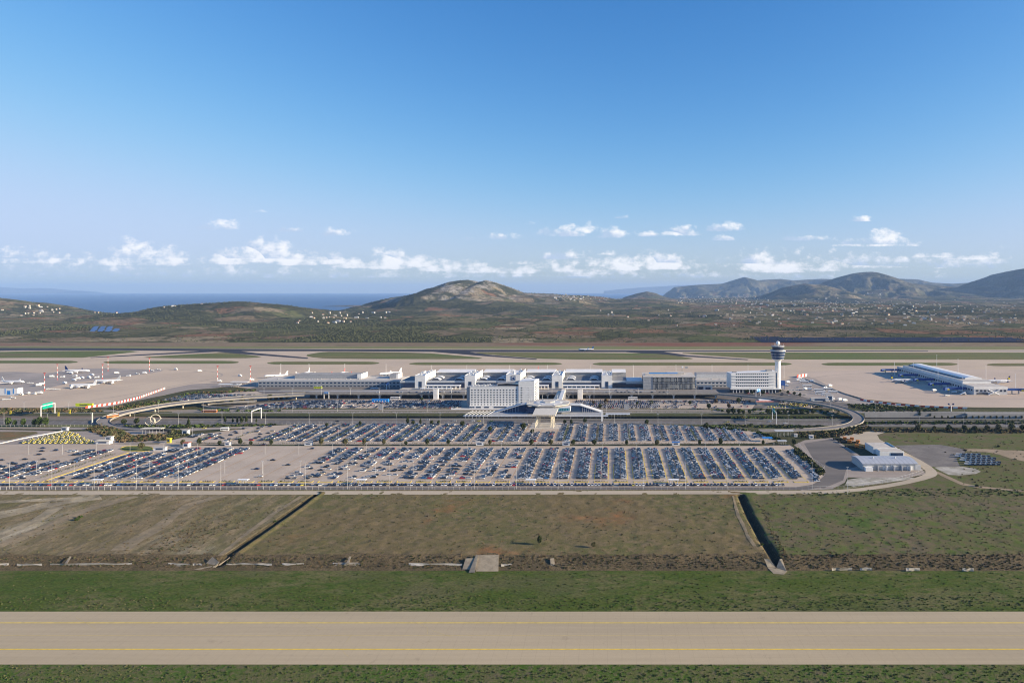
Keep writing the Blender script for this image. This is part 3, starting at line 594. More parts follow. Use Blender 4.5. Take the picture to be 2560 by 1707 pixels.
m, nt, b = new_mat('glass_blue'); geo = nt.new('ShaderNodeNewGeometry'); nt.set(b.inputs['Base Color'], nt.mix(nt.noise(geo.outputs['Position'], .3, 2), (.012, .035, .09, 1), (.03, .07, .15, 1))); b.inputs['Roughness'].default_value = .1; b.inputs['Specular IOR Level'].default_value = .7; M['glass_blue'] = m
m, nt, b = new_mat('glass_teal'); b.inputs['Base Color'].default_value = (.0, .22, .28, 1); b.inputs['Roughness'].default_value = .2; M['glass_teal'] = m
geo = nt.new('ShaderNodeNewGeometry'); nt.set(b.inputs['Base Color'], nt.mix(nt.noise(geo.outputs['Position'], .5, 2), (.0, .18, .24, 1), (.0, .27, .33, 1)))
# corrugated / ribbed cladding
def ribbed(name, col, sp, axis=0, depth=.25, rough=.6):
    m, nt, b = new_mat(name); geo = nt.new('ShaderNodeNewGeometry'); sep_ = nt.new('ShaderNodeSeparateXYZ', i_Vector=geo.outputs['Position'])
    fr = nt.math('FRACT', nt.math('DIVIDE', nt.math('ADD', sep_.outputs[axis], 3000.0), sp)); k = nt.math('LESS_THAN', fr, .14)
    n = nt.noise(geo.outputs['Position'], .3, 3)
    c = nt.mix(nt.step(n, .3, .7), rgba([q * .9 for q in col]), rgba(col)); c = nt.mix(nt.math('MULTIPLY', k, depth), c, rgba([q * .45 for q in col]))
    nt.set(b.inputs['Base Color'], c); b.inputs['Roughness'].default_value = rough; M[name] = m
ribbed('clad_lines', (.80, .79, .77), 3.1, 2, .35); ribbed('roof_seams', (.42, .44, .48), 4.0, 0, .5, .45); ribbed('shed_wall', (.50, .505, .50), 3.0, 0, .25); ribbed('canopy_seams', (.66, .61, .52), .9, 0, .4)
ribbed('scaffold_mesh', (.15, .155, .165), 1.2, 0, .6); ribbed('grey_clad', (.36, .37, .39), 2.4, 2, .3)

def win(mb, x0, x1, z0, z1, y, d=.12): mb.box(x0, x1, y - d, y + .3, z0, z1)
def winrow(parent, xs_, w_, z0, z1, y, mat='glass_dark', name='window', d=.06, limit=999):
    """separate window panes on a front facing the viewer (same mesh shared)"""
    me = MB().box(-w_ / 2, w_ / 2, -d, .2, 0, z1 - z0).mesh(name, mat)
    for x in xs_:
        o = bpy.data.objects.new(name, me); o.location = (x, y, z0); o.parent = parent; C.objects.link(o)
def part(mb, name, mat, root): return mb.build(name, mat, root)

# ---- control tower
TY = 1031.0; TX = XA(1944.5, TY)
t = empty('control_tower', (0, 0, 0), 0, 'tall white airport control tower with dark blue glass cab and white radome', 'control tower')
part(MB().lathe(TX, TY, [(5.2, 0), (5.2, 2), (4.3, 2.2), (4.2, 43), (6.2, 46), (7.2, 46.6)], 28), 'shaft', 'white_panel', t)
part(MB().lathe(TX, TY, [(8.6, 46.6), (9.0, 48.2), (10.4, 54), (11.2, 58.2), (11.3, 58.6)], 28), 'office_ring', 'glass_blue', t)
mb = MB()
for z, r in ((46.5, 8.8), (50.2, 9.7), (54.2, 10.65), (58.5, 11.5)): mb.lathe(TX, TY, [(r, z), (r, z + .45)], 28)
part(mb, 'floor_band', 'pale_grey', t)
part(MB().lathe(TX, TY, [(11.4, 59), (11.4, 60), (8, 60.4)], 28), 'gallery', 'pale_grey', t)
part(MB().lathe(TX, TY, [(8.0, 60.4), (8.2, 61.2), (9.0, 65.2)], 20), 'cab_glass', 'glass_dark', t)
part(MB().lathe(TX, TY, [(9.6, 65.2), (9.6, 66.6), (3, 67.0)], 20), 'cab_roof', 'mid_grey', t)
part(MB().lathe(TX, TY, [(.8, 67), (.8, 67.8), (2.1, 68.2), (2.9, 69.6), (3.0, 70.8), (2.6, 72.2), (1.6, 73.2), (.3, 73.6)], 20), 'radome', 'white_panel', t)
for a in range(6):
    part(MB().tube((TX + 8.6 * math.cos(a), TY + 8.6 * math.sin(a), 66.5), (TX + 8.6 * math.cos(a), TY + 8.6 * math.sin(a), 69.5 + (a % 3)), .13), 'antenna', 'steel', t)
part(MB().box(TX + 6.5, TX + 12, TY + 4, TY + 9, 6, 13).box(TX + 7, TX + 7.6, TY + 5, TY + 5.6, 0, 6).box(TX + 11, TX + 11.6, TY + 5, TY + 5.6, 0, 6), 'stair_box', 'bridge_blue', t)

# ---- office building beside the tower
oy = 1004.0; x0, x1 = XA(1827, oy), XA(1939, oy)
t = empty('office_building', (0, 0, 0), 0, 'white office block with five rows of dark windows, left of the control tower', 'office building')
zl, zr = 28.2, 31.2
part(MB().prism([(x0, oy), (x1, oy), (x1 + .3, oy + 19), (x0 - 3, oy + 19)], 6.2, [zl, zr, zr, zl]), 'wall', 'white_clad', t)
part(MB().prism([(x0 + .6, oy + .6), (x1 - .6, oy + .6), (x1 - .4, oy + 18.4), (x0 - 2.2, oy + 18.4)], 27.9, [zl - .3, zr - .3, zr - .3, zl - .3]).box(x0 + 4, x0 + 10, oy + 6, oy + 12, zl - .5, zl + 1.2).box(x1 - 12, x1 - 4, oy + 5, oy + 13, zr - .5, zr + 1.4), 'roof', 'roof_mid', t)
part(MB().box(x0 + 1, x1 + 4, oy - 2.5, oy + 17, 0.02, 5.6), 'ground_floor', 'glass_dark', t)
part(MB().box(x0 - 1, x1 + 5.5, oy - 4.5, oy - .02, 5.0, 6.4), 'canopy', 'white_panel', t)
for k in range(14):
    xx = x0 + 3 + k * (x1 - x0 - 4) / 13; part(MB().box(xx - .4, xx + .4, oy - 3.4, oy - 2.55, .02, 5), 'column', 'white_panel', t)
for f in range(5):
    z = 8.9 + f * 4.32
    part(MB().box(x0 + .8, x1 - 1, oy - .9, oy - .02, z - 1.9, z - .45), 'balcony_band', 'white_panel', t)
    winrow(t, [XA(1841.5 + 5.19 * k, oy) for k in range(16)], 1.75, z, z + 1.6, oy, 'glass_dark')
part(MB().box(x1 + .02, x1 + 2.2, oy + 1, oy + 7, 6.2, 29), 'stair_shaft', 'glass_blue', t)

# ---- main terminal
def block_xs(px0, px1, Y=1000.0): return XA(px0, Y), XA(px1, Y)
T = empty('terminal_building', (0, 0, 0), 0, 'long low airport terminal with white square towers and dark vaulted roof', 'terminal')
YF = 1003.0
bl = [(1037.2, 1063.8), (1161.8, 1188), (1265, 1301.5), (1379.5, 1405.5), (1504, 1530)]
for k, (a, b_) in enumerate(bl):
    xa, xb = block_xs(a, b_); zt = 25 if k != 2 else 26.5
    part(MB().box(xa, xb, 1000, 1058, 0, zt), 'service_tower', 'white_clad', T)
    w_ = (xb - xa); cx_ = (xa + xb) / 2
    if k != 2: part(MB().box(cx_ - 2.3, cx_ + 2.3, 999.85, 1000.3, 8.5, 16.5), 'tower_window', 'glass_blue', T); part(MB().box(cx_ - 2.3, cx_ + 2.3, 999.85, 1000.3, 7.2, 8.1), 'tower_door', 'glass_dark', T)
    else: part(MB().box(cx_ - 3.3, cx_ + 3.3, 999.85, 1000.3, 9.2, 11.8), 'tower_window', 'glass_dark', T)
    random.seed(50 + k)
    rf = MB(); rf.box(xa, xb, 999.9, 1000.5, zt, zt + .9); rf.box(xb - .5, xb + .1, 1000, 1058, zt, zt + 2.2); rf.box(xa + .02, xa + .5, 1000, 1058, zt, zt + .9)
    part(rf, 'parapet', 'white_panel', T)
    for q in range(9):
        ux = random.uniform(xa + 2.5, xb - 3); uy = 1005 + q * 5.6; s_ = random.uniform(1.2, 2.2)
        if q % 2: part(MB().lathe(ux, uy, [(s_ * .8, zt), (s_ * .8, zt + 1.8), (s_ * .5, zt + 2.6)], 10), 'air_unit', 'steel', T)
        else: part(MB().box(ux - s_, ux + s_, uy - s_, uy + s_, zt, zt + random.uniform(1.2, 3)).box(ux - s_ * .5, ux + s_ * .4, uy - s_ * .4, uy + s_ * .3, zt + 1.2, zt + 3.6), 'air_unit', 'pale_grey', T)
    for q in range(7):   # square windows on the sunlit flank
        part(MB().box(xb - .2, xb + .08, 1006 + q * 7, 1009 + q * 7, 17.8, 20.2), 'flank_window', 'glass_dark', T)
# emblem on the middle tower
cx_ = (block_xs(1265, 1301.5)[0] + block_xs(1265, 1301.5)[1]) / 2
eb = MB()
for (a, b_, c_, d_) in ((-3.2, 3.2, 24.2, 24.9), (-3.2, 3.2, 18.4, 19.1), (-3.2, -2.5, 18.4, 24.9), (2.5, 3.2, 18.4, 24.9)): eb.box(cx_ + a, cx_ + b_, 999.7, 1000.2, c_, d_)
eb.tube((cx_, 999.8, 21.6), (cx_, 1000.1, 21.6), 1.5, 1.5, 14); eb.box(cx_ + .4, cx_ + 1.9, 999.65, 1000.1, 19.8, 20.5)
part(eb, 'emblem', 'navy', T)
# halls between the towers
ends = [block_xs(1008, 1037)] + [(block_xs(*bl[k])[1], block_xs(*bl[k + 1])[0]) for k in range(4)] + [(block_xs(1530, 1530)[0], XA(1566.5, 1003))]
for k, (xa, xb) in enumerate(ends):
    xa += .02; xb -= .02
    if k == 0: xa = XA(1000, 1003)
    part(MB().box(xa, xb, YF + .5, 1062, 0, 16.6), 'hall', 'pale_grey', T)
    part(MB().box(xa, xb, YF + 1.5, 1060, 16.62, 17.1), 'hall_roof', 'roof_grey', T)
    part(MB().box(xa, xb, YF - .6, YF + .48, 14.6, 17.6), 'fascia', 'pale_grey', T)
    part(MB().box(xa + 1, xb - 1, YF - .2, YF + .46, 7.1, 14.58), 'entrance_glazing', 'glass_blue', T)
    if 1 <= k <= 4 or k == 5:
        part(MB().box(xa, xb, 1060.02, 1082, 0, 22.6), 'rear_hall', 'mid_grey', T)
        part(MB().prism([(xa, 1058), (xb, 1058), (xb, 1084), (xa, 1084)], [22.62] * 4, [23.4, 23.4, 25.2, 25.2]), 'rear_roof', 'white_clad', T)
    if 1 <= k <= 4:
        wv = (xb - xa)
        for cx2 in (xa + wv * .2, xa + wv * .8):
            for yy in (1012, 1032):
                vm = MB(); n = 7
                for i in range(n):
                    t0, t1 = i / n, (i + 1) / n
                    zA = 17.1 + .9 + 2.2 * math.sin(math.pi * t0); zB = 17.1 + .9 + 2.2 * math.sin(math.pi * t1)
                    vm.prism([(cx2 - 6.5 + 13 * t0, yy), (cx2 - 6.5 + 13 * t1, yy), (cx2 - 6.5 + 13 * t1, yy + 11), (cx2 - 6.5 + 13 * t0, yy + 11)], 17.12, [zA, zB, zB, zA])
                o = part(vm, 'skylight_vault', 'steel', T)
                gm = MB(); gm.prism([(cx2 - 5.6, yy - .12), (cx2 + 5.6, yy - .12), (cx2 + 5.6, yy + .1), (cx2 - 5.6, yy + .1)], 17.3, [18.2, 18.2, 18.2, 18.2]); gm.box(cx2 - 4, cx2 + 4, yy - .12, yy + .1, 18.2, 19.3)
                part(gm, 'skylight_glass', 'glass_dark', o)
        # entrance canopy on posts above the departures road
        ca, cb = xa + 1.5, xb - (4 if k != 4 else 3)
        part(MB().box(ca, cb, 986, 994, 12.3, 13.0).box(ca, cb, 985.6, 986, 12.0, 13.3), 'canopy', 'white_panel', T)
        for i in range(9):
            xx = ca + .4 + (cb - ca - .8) * i / 8
            part(MB().box(xx - .35, xx + .35, 985.7, 986.5, 7.1, 12.2).box(xx - .25, xx + .25, 993, 993.6, 7.1, 12.2), 'canopy_post', 'white_panel', T)
part(MB().box(XA(1566.6, 1003), XA(1607, 1003), 1004, 1050, 0, 16.2), 'hall', 'pale_grey', T)
part(MB().box(XA(1566.6, 1003), XA(1607, 1003), 1004, 1049, 16.22, 16.8), 'hall_roof', 'steel', T)
part(MB().box(XA(1533, 1003), XA(1606, 1003), 1002.0, 1002.3, 7.2, 13), 'entrance_glazing', 'glass_dark', T)
# ---- left wing
def wing(name, label, pa, pb, zt, uppers, nwin, cat='concourse', clad='grey_clad'):
    t = empty(name, (0, 0, 0), 0, label, cat)
    xa, xb = XA(pa, 1060), XA(pb, 1060)
    part(MB().box(xa, xb, 1060, 1112, 0, zt), 'wall', clad, t)
    part(MB().box(xa + .5, xb - .5, 1060.5, 1111, zt + .02, zt + .4), 'roof', 'roof_pale', t)
    part(MB().box(xa - .2, xb, 1059.3, 1059.98, zt - 2.2, zt + .8), 'fascia', 'pale_grey', t)
    w_ = (xb - xa) / nwin
    winrow(t, [xa + w_ * (i + .5) for i in range(nwin)], w_ * .58, zt - 4.9, zt - 2.5, 1060, 'glass_blue', 'upper_window')
    winrow(t, [xa + w_ * (i + .5) for i in range(nwin)], w_ * .62, .8, 2.2, 1060, 'glass_dark', 'lower_window')
    part(MB().box(xa, xb, 1059.6, 1059.98, 3.6, 4.3), 'string_course', 'pale_grey', t)
    for (a, b_, ya, yb, za, zb, mt) in uppers:
        o = part(MB().box(XA(a, ya), XA(b_, ya), ya, yb, za, zb), 'roof_block', mt, t)
        part(MB().box(XA(a, ya) + .4, XA(b_, ya) - .4, ya + .4, yb - .4, zb + .02, zb + .3), 'block_roof', 'roof_mid', o)
    random.seed(nwin)
    for i in range(int(nwin * .7)):
        xx = random.uniform(xa + 3, xb - 3); yy = random.choice([1066, 1072, 1105]) + random.random() * 3
        part(MB().box(xx - 1.2, xx + 1.2, yy - .8, yy + .8, zt + .4, zt + 1.5), 'roof_vent', 'mid_grey', t)
    return t
wing('concourse_building', 'long grey two storey concourse with a square-windowed front, left of the terminal towers', 646, 1000, 10.3,
     [(737, 893, 1080, 1106, 10.7, 16.8, 'mid_grey'), (893.3, 903, 1077, 1106, 10.7, 18.3, 'white_clad'), (974, 990, 1082, 1100, 10.7, 17.4, 'mid_grey'), (990.2, 995, 1082, 1104, 10.7, 17.6, 'white_clad')], 36)
wing('concourse_building', 'pale grey concourse link between the scaffolded building and the white office block', 1741, 1826, 10.3, [(1741, 1825, 1082, 1108, 10.7, 17.5, 'pale_grey')], 9, clad='pale_grey')
# ---- building under scaffolding
t = empty('scaffolded_building', (0, 0, 0), 0, 'building under construction wrapped in grey scaffolding, with a tower crane behind', 'building site')
sy = 986.0; xa, xb = XA(1608, sy), XA(1740, sy)
part(MB().box(xa + 1, xb - 1, sy + 1.6, 1040, 0, 24.5), 'core', 'dark_grey', t)
part(MB().box(xa, xb, sy + .8, 1041, 24.52, 25.3).box(xa + 4, xb - 20, sy + 18, sy + 22, 25.3, 27.2).box(xb - 40, xb - 14, sy + 30, sy + 44, 25.3, 28), 'roof_slab', 'roof_pale', t)
part(MB().box(xa + 10, xb - 24, sy + 26, sy + 33, 25.32, 27.6), 'roof_plant', 'sign_blue', t)
part(MB().box(xa, XA(1632, sy), sy, sy + 1.5, 1, 25.2), 'lift_shaft_front', 'mid_grey', t)
random.seed(9)
for f in range(6):
    z = 1.2 + f * 4; part(MB().box(xa - .2, xb + .2, sy - .3, sy + 1.4, z + 3.3, z + 3.6), 'scaffold_deck', 'mid_grey', t)
for i in range(34):
    xx = XA(1633 + i * 3.15, sy); part(MB().box(xx - .1, xx + .1, sy - .5, sy - .28, .1, 25.6), 'scaffold_pole', 'steel', t)
for f in range(3):
    for i in range(40):
        if random.random() < .5:
            xx = XA(1634 + i * 2.6, sy); z = 3 + [0, 6.2, 15.5][f]; part(MB().box(xx - .45, xx + .45, sy + .2, sy + 1.35, z, z + random.choice([4.5, 5.4])), 'cladding_fin', 'beige_block', t)
cx_, cy_ = XA(1706, 1045), 1045
c_ = empty('tower_crane', (cx_, cy_, 0), 0, 'ochre tower crane with its jib out, standing behind the scaffolded building', 'crane')
mb = MB()
for dx in (-.8, .8):
    for dy in (-.8, .8): mb.tube((dx, dy, 0), (dx, dy, 34), .16)
for k in range(17): mb.tube((-.8, -.8, k * 2), (.8, -.8, k * 2 + 2), .1).tube((.8, .8, k * 2), (-.8, .8, k * 2 + 2), .1)
mb.build('mast', 'bronze', c_)
MB().tube((-24, 0, 33.5), (9, 0, 33.5), .4).tube((-24, 0, 35), (9, 0, 34.8), .22).build('jib', 'bronze', c_); MB().box(4, 8, -1, 1, 31, 33.4).build('counterweight', 'mid_grey', c_); MB().box(-1.2, 1.2, -1.6, .2, 31.6, 34).build('cabin', 'white_panel', c_)

# ---- hotel
t = empty('hotel_building', (0, 0, 0), 0, 'large white hotel slab with a grid of small square windows, in front of the terminal', 'hotel')
hy = 874.0; hx0, hxm, hx1 = XA(1174.5, hy), XA(1296.5, hy), XA(1336, hy)
part(MB().prism([(hx0, hy), (hxm, hy), (hxm, hy + 17), (hx0, hy + 17)], .02, 26.6), 'main_wall', 'clad_lines', t)
part(MB().box(XA(1167, hy + 3), hx0 - .02, hy + 3, hy + 16, .02, 26.4), 'end_wing', 'mid_grey', t)
part(MB().prism([(hxm + .02, hy - .6), (hx1, hy - .6), (hx1 + 1.3, hy + 44), (hxm + .02, hy + 44)], .02, [33.2, 34.4, 31.5, 31.5]), 'tower_wall', 'clad_lines', t)
part(MB().prism([(hxm + 1, hy + 1), (hx1 + .5, hy - 1.2), (hx1 + 1.8, hy + 16), (hxm + 1, hy + 16)], [33.3, 34.5, 34.0, 33.1], [33.9, 35.3, 34.7, 33.6]), 'roof_slab', 'white_panel', t)
part(MB().box(hx0 + .8, hxm - 1, hy + .8, hy + 16.4, 26.62, 26.9), 'roof_deck', 'roof_mid', t)
part(MB().box(hx0, hxm, hy - .15, hy + .6, 26.62, 27.5), 'parapet', 'white_panel', t)
part(MB().box(XA(1243, hy), hxm - .03, hy + 3, hy + 15, 26.92, 29.6), 'restaurant', 'glass_dark', t)
part(MB().prism([(XA(1241, hy), hy + 1.5), (hxm - .03, hy + 1.5), (hxm - .03, hy + 16), (XA(1241, hy), hy + 16)], [29.62, 31.6, 31.6, 29.62], [30.2, 32.4, 32.4, 30.2]), 'sloping_roof', 'roof_mid', t)
random.seed(4)
for i in range(14):
    xx = hx0 + 3 + i * 2.6; part(MB().box(xx - .8, xx + .8, hy + 5 + (i % 3) * 3, hy + 7 + (i % 3) * 3, 26.92, 28 + random.random()), 'air_unit', 'steel', t)
me = MB().box(-.8, .8, -.08, .2, 0, 1.35).mesh('window', 'glass_dark')
rows = [ZA(900 + yy / 4.704, hy) for yy in (353, 381, 410, 438, 466, 495, 523)]
n_ = 0
for z in rows:
    for k in range(15):
        o = bpy.data.objects.new('window', me); o.location = (XA(1000 + (846 + 37.3 * k) / 4.704, hy), hy, z - .6); o.parent = t; C.objects.link(o); n_ += 1
me2 = MB().box(-.95, .95, -.08, .2, 0, 1.2).mesh('tower_window', 'glass_dark')
for k in range(8):
    o = bpy.data.objects.new('tower_window', me2); o.location = (XA(1304, hy), hy - .6, ZA(900 + (325 + 28.3 * k) / 4.704, hy) - .6); o.parent = t; C.objects.link(o)
    o = bpy.data.objects.new('tower_window', me2); o.location = (XA(1320.5, hy), hy - .6, ZA(900 + (325 + 28.3 * k) / 4.704, hy) - .4); o.scale = (.4, 1, .5); o.parent = t; C.objects.link(o)
for k in range(9):
    part(MB().box(hx1 + .3, hx1 + 1.6, hy + 2, hy + 42, 3.5 + k * 3.15, 4.6 + k * 3.15), 'flank_glazing', 'mid_grey', t)
part(MB().box(hx0 + .5, hxm + 6, hy - 4.5, hy - .03, .02, 3.4), 'ground_floor', 'white_panel', t)
for a, b_ in ((1176, 1188), (1192, 1204), (1212, 1224), (1236, 1268)): part(MB().box(XA(a, hy), XA(b_, hy), hy - 4.62, hy - 4.4, .5, 2.2), 'ground_window', 'glass_blue', t)
part(MB().box(XA(1128, 860), XA(1280, 860), 860, 860.6, .02, 1.6), 'garden_wall', 'white_panel', t)

simple('roof_tan', (.50, .47, .42), .75, var=.15, scale=.15)
# ---- rail station
sx, sy_ = -77.8, 834.0
t = empty('station_building', (0, 0, 0), 0, 'octagonal station with flat pale roof, glazed sloping side wings over the railway', 'station')
def octo(r, ph=22.5, sx_=1.0): return [(sx + r * sx_ * math.cos(R(ph + 45 * i)), sy_ + r * math.sin(R(ph + 45 * i))) for i in range(8)]
part(MB().prism(octo(21), 3.0, 10.4), 'hall', 'pale_grey', t)
part(MB().prism(octo(21.3), 10.42, 12.2), 'window_band', 'glass_blue', t)
part(MB().prism(octo(28), 12.22, 13.2), 'roof', 'roof_tan', t)
for r0, z0_, z1_, mt in ((19, 13.22, 13.9, 'pale_grey'), (9, 13.92, 14.9, 'roof_tan')): part(MB().prism(octo(r0), z0_, z1_, top=octo(r0 * .82)), 'roof_tier', mt, t)
for i in range(8):
    a = R(22.5 + 45 * i); part(MB().box(-.2, .2, 19, 27, 0, .35).build('roof_beam', 'pale_grey', t, loc=(sx, sy_, 13.22), rz=a - R(90)) and MB().tube((sx + 24 * math.cos(a), sy_ + 24 * math.sin(a), 13.2), (sx + 24 * math.cos(a), sy_ + 24 * math.sin(a), 19), .18), 'roof_mast', 'steel', t)
yy = 813.0; xa, xb = XA(1388, yy), XA(1425.5, yy)
part(MB().prism([(xa, yy), (xb, yy - 1.5), (xb, yy + 10), (xa, yy + 10)], [4.6, 6.0, 6, 4.6], [10.3, 11.2, 11.2, 10.3]), 'side_lobby', 'white_panel', t)
for k in range(7):
    u = xa + 4.2 + k * 2.0; part(MB().box(u, u + 1.05, yy - 1.55, yy + .3, 6.7 + k * .12, 9.4 + k * .12), 'lobby_window', 'glass_teal', t)
xa, xb = XA(1316, yy), XA(1350, yy); part(MB().box(xa, xb, yy, yy + 9, 4.0, 10.2), 'side_lobby', 'glass_blue', t)
part(MB().box(XA(1225, 818), XA(1508, 818), 812, 826, -1.0, 2.9), 'platform_block', 'mid_grey', t)
part(MB().box(XA(1160, 812), XA(1520, 812), 806, 811.9, 1.2, 1.9), 'platform_roof', 'steel', t)
for i in range(22):
    xx = XA(1164 + 16.4 * i, 808); part(MB().box(xx - .2, xx + .2, 807.8, 808.3, -6, 1.2), 'platform_post', 'steel', t)
for s_, pts in ((-1, [(1231, 1034), (1302, 1012.5), (1318, 1011)]), (1, [(1506, 1032), (1451, 1014), (1424, 1013)])):
    Yw = 826.0; q = [(XA(a, Yw), ZA(b_, Yw)) for a, b_ in pts]
    mb = MB(); rf = MB()
    for (xa, za), (xb, zb) in zip(q[:-1], q[1:]):
        o_ = [(xa, Yw), (xb, Yw), (xb, Yw + 12), (xa, Yw + 12)]; zz = [za, zb, zb, za]
        if s_ > 0: o_ = [(xb, Yw), (xa, Yw), (xa, Yw + 12), (xb, Yw + 12)]; zz = [zb, za, za, zb]
        mb.prism(o_, 1.0, [v - .1 for v in zz]); rf.prism([(p_[0], p_[1] - (.8 if i < 2 else -.8)) for i, p_ in enumerate(o_)], [v for v in zz], [v + .8 for v in zz])
    part(mb, 'glazed_wing', 'glass_blue', t); part(rf, 'wing_roof', 'pale_grey', t)
    for i in range(9):
        u = i / 9; xx = q[0][0] + (q[1][0] - q[0][0]) * (.15 + u * .85); zz = q[0][1] + (q[1][1] - q[0][1]) * (.15 + u * .85)
        part(MB().box(xx - .12, xx + .12, Yw - .35, Yw - .02, 1, zz), 'mullion', 'steel', t)
for i in range(7):
    xx = XA(1168 + 9 * i, 812); part(MB().prism([(xx, 800), (xx + .5, 800), (xx + 4.5, 826), (xx + 4, 826)], 4.2, 4.7).box(xx, xx + .3, 800, 800.3, -2, 4.2), 'pergola_beam', 'steel', t)
part(MB().box(XA(1165, 812), XA(1226, 812), 800, 800.4, 3.8, 4.2), 'pergola_rail', 'steel', t)
xx = XA(1505.5, 800); part(MB().box(xx - .8, xx + .8, 783, 784.6, 0, 12.6), 'pylon', 'white_panel', t)
# glazed platform roof to the right
xa, xb = XA(1514, 822), XA(1575, 822); o = part(MB().box(xa, xb, 818, 826, 1.2, 1.7), 'platform_canopy', 'steel', t)
for i in range(9): part(MB().box(xa + (xb - xa) * i / 8 - .15, xa + (xb - xa) * i / 8 + .15, 817.8, 818.1, -5.5, 1.2), 'canopy_post', 'steel', o)
# entrance gate: big canopy on truss legs in the car park
t = empty('entrance_gate', (0, 0, 0), 0, 'tall cream canopy on trussed legs at the station entrance in the car park', 'entrance canopy')
part(MB().prism([(-86.5, 742), (-61.5, 742), (-61, 776), (-87, 776)], [13.6, 13.6, 15, 15], [15.0, 15.0, 16.4, 16.4]), 'roof', 'canopy_seams', t)
for i in range(12): part(MB().box(-86.2 + i * 2.2, -86 + i * 2.2, 741.2, 741.98, 12.6, 14.6), 'roof_fin', 'cream', t)
for lx, s_ in ((-82.5, 1), (-65.5, -1)):
    for yy in (745, 753, 764):
        mb = MB(); mb.tube((lx - 1.6 * s_, yy, .02), (lx, yy, 13.6), .42).tube((lx + 1.8 * s_, yy + 3, .02), (lx + 1.2 * s_, yy + 3, 13.6), .36)
        for k in range(4): mb.tube((lx - 1.3 * s_, yy, 1 + k * 3), (lx + 1.5 * s_, yy + 3, 4 + k * 3), .16)
        part(mb, 'leg', 'cream', t)
part(MB().box(-84, -64, 754, 754.8, 10.4, 11.4), 'cross_beam', 'cream', t)
part(MB().box(-90, -56, 739, 775, .03, .2), 'plaza', 'roof_pale', t)
# footbridge from station to terminal, lift towers and long walkway roofs
t = empty('footbridge', (0, 0, 0), 0, 'covered white footbridge climbing from the station to the terminal', 'footbridge')
part(MB().prism([(-76, 862), (-68.5, 862), (-69.5, 948), (-75, 948)], [8.5, 8.5, 9.5, 9.5], [9.6, 9.6, 10.6, 10.6]), 'deck', 'cream', t)
part(MB().prism([(-68.3, 862), (-63.5, 862), (-65, 948), (-69.3, 948)], [8.5, 8.5, 10.5, 10.5], [11.6, 11.6, 12.8, 12.8]), 'covered_passage', 'steel', t)
for yy in (880, 905, 930): part(MB().box(-72, -70, yy, yy + 1, 0, 8.6), 'pier', 'pale_grey', t)
for (a, b_, lab) in ((1083, 1094.5, 'square white lift tower left of the hotel, under a long walkway roof'), (1403.5, 1413, 'slim white lift tower beside the footbridge'), (1444, 1456.5, 'square white lift tower right of the footbridge')):
    yy = 942.0; t = empty('lift_tower', (0, 0, 0), 0, lab, 'lift tower'); part(MB().box(XA(a, yy), XA(b_, yy), yy, yy + 6, 0, 13.2), 'shaft', 'white_clad', t); part(MB().box(XA(a, yy) + .3, XA(b_, yy) - .3, yy + .3, yy + 5.7, 13.22, 13.7), 'roof', 'roof_pale', t)
for (a, b_, lab) in ((1050, 1131, 'long white walkway roof crossing the road left of the hotel'), (1412, 1488, 'long white walkway roof right of the footbridge')):
    yy = 948.5; t = empty('walkway_roof', (0, 0, 0), 0, lab, 'walkway roof'); part(MB().box(XA(a, yy), XA(b_, yy), yy, yy + 4, 13.3, 14.2), 'roof', 'white_panel', t)
    for i in range(5):
        xx = XA(a, yy) + (XA(b_, yy) - XA(a, yy)) * (.04 + .23 * i); part(MB().box(xx - .4, xx + .4, yy + 1, yy + 2, .02, 13.28), 'post', 'pale_grey', t)
# ---- satellite terminal
t = empty('satellite_terminal', (0, 0, 0), 0, 'long grey satellite terminal with white barrel roof at the right of the apron', 'satellite terminal')
part(MB().box(520, 568, 981, 1245, .02, 11.2), 'wall', 'pale_grey', t)
part(MB().box(520.6, 567.4, 981.6, 1244, 11.22, 11.6), 'roof_deck', 'roof_pale', t)
part(MB().box(519.7, 568.3, 980.6, 980.98, 8.2, 11.9), 'fascia', 'white_clad', t)
part(MB().box(519.6, 519.98, 981, 1245, 8.2, 11.9), 'fascia', 'pale_grey', t)
o = part(MB().box(522, 564, 1016, 1225, 11.62, 15.4), 'upper_storey', 'white_clad', t)
part(MB().box(521.9, 564.1, 1015.7, 1225, 15.42, 15.9), 'upper_roof', 'roof_pale', o)
mb = MB(); n = 8; pr = [(534 + 26 * i / n, 15.92 + 3.6 * math.sin(math.pi * (.12 + .76 * i / n))) for i in range(n + 1)]
for (xa, za), (xb, zb) in zip(pr[:-1], pr[1:]): mb.prism([(xa, 1034), (xb, 1034), (xb, 1222), (xa, 1222)], 15.92, [za, zb, zb, za])
part(mb, 'barrel_roof', 'white_panel', t); part(MB().box(531, 534.5, 1034, 1222, 15.92, 17.6), 'clerestory', 'glass_blue', t)
me = MB().box(-.12, .2, -2, 2, 0, 2.6).mesh('flank_window', 'glass_dark')
for k in range(34):
    o = bpy.data.objects.new('flank_window', me); o.location = (520, 987 + k * 7.6, 5); o.parent = t; C.objects.link(o)
for k in range(8):
    if k in (4,): continue
    part(MB().box(523 + k * 5.7, 526.5 + k * 5.7, 980.85, 981.2, 4.6, 7.2), 'front_window', 'glass_dark', t)
part(MB().box(524, 540, 980.8, 981.3, .3, 3.2), 'ground_opening', 'dark_grey', t)
part(MB().tube((540, 979.5, .2), (556, 979.5, 7.5), .7).tube((556, 979.5, .2), (540, 979.5, 7.5), .7), 'cross_brace', 'white_panel', t)
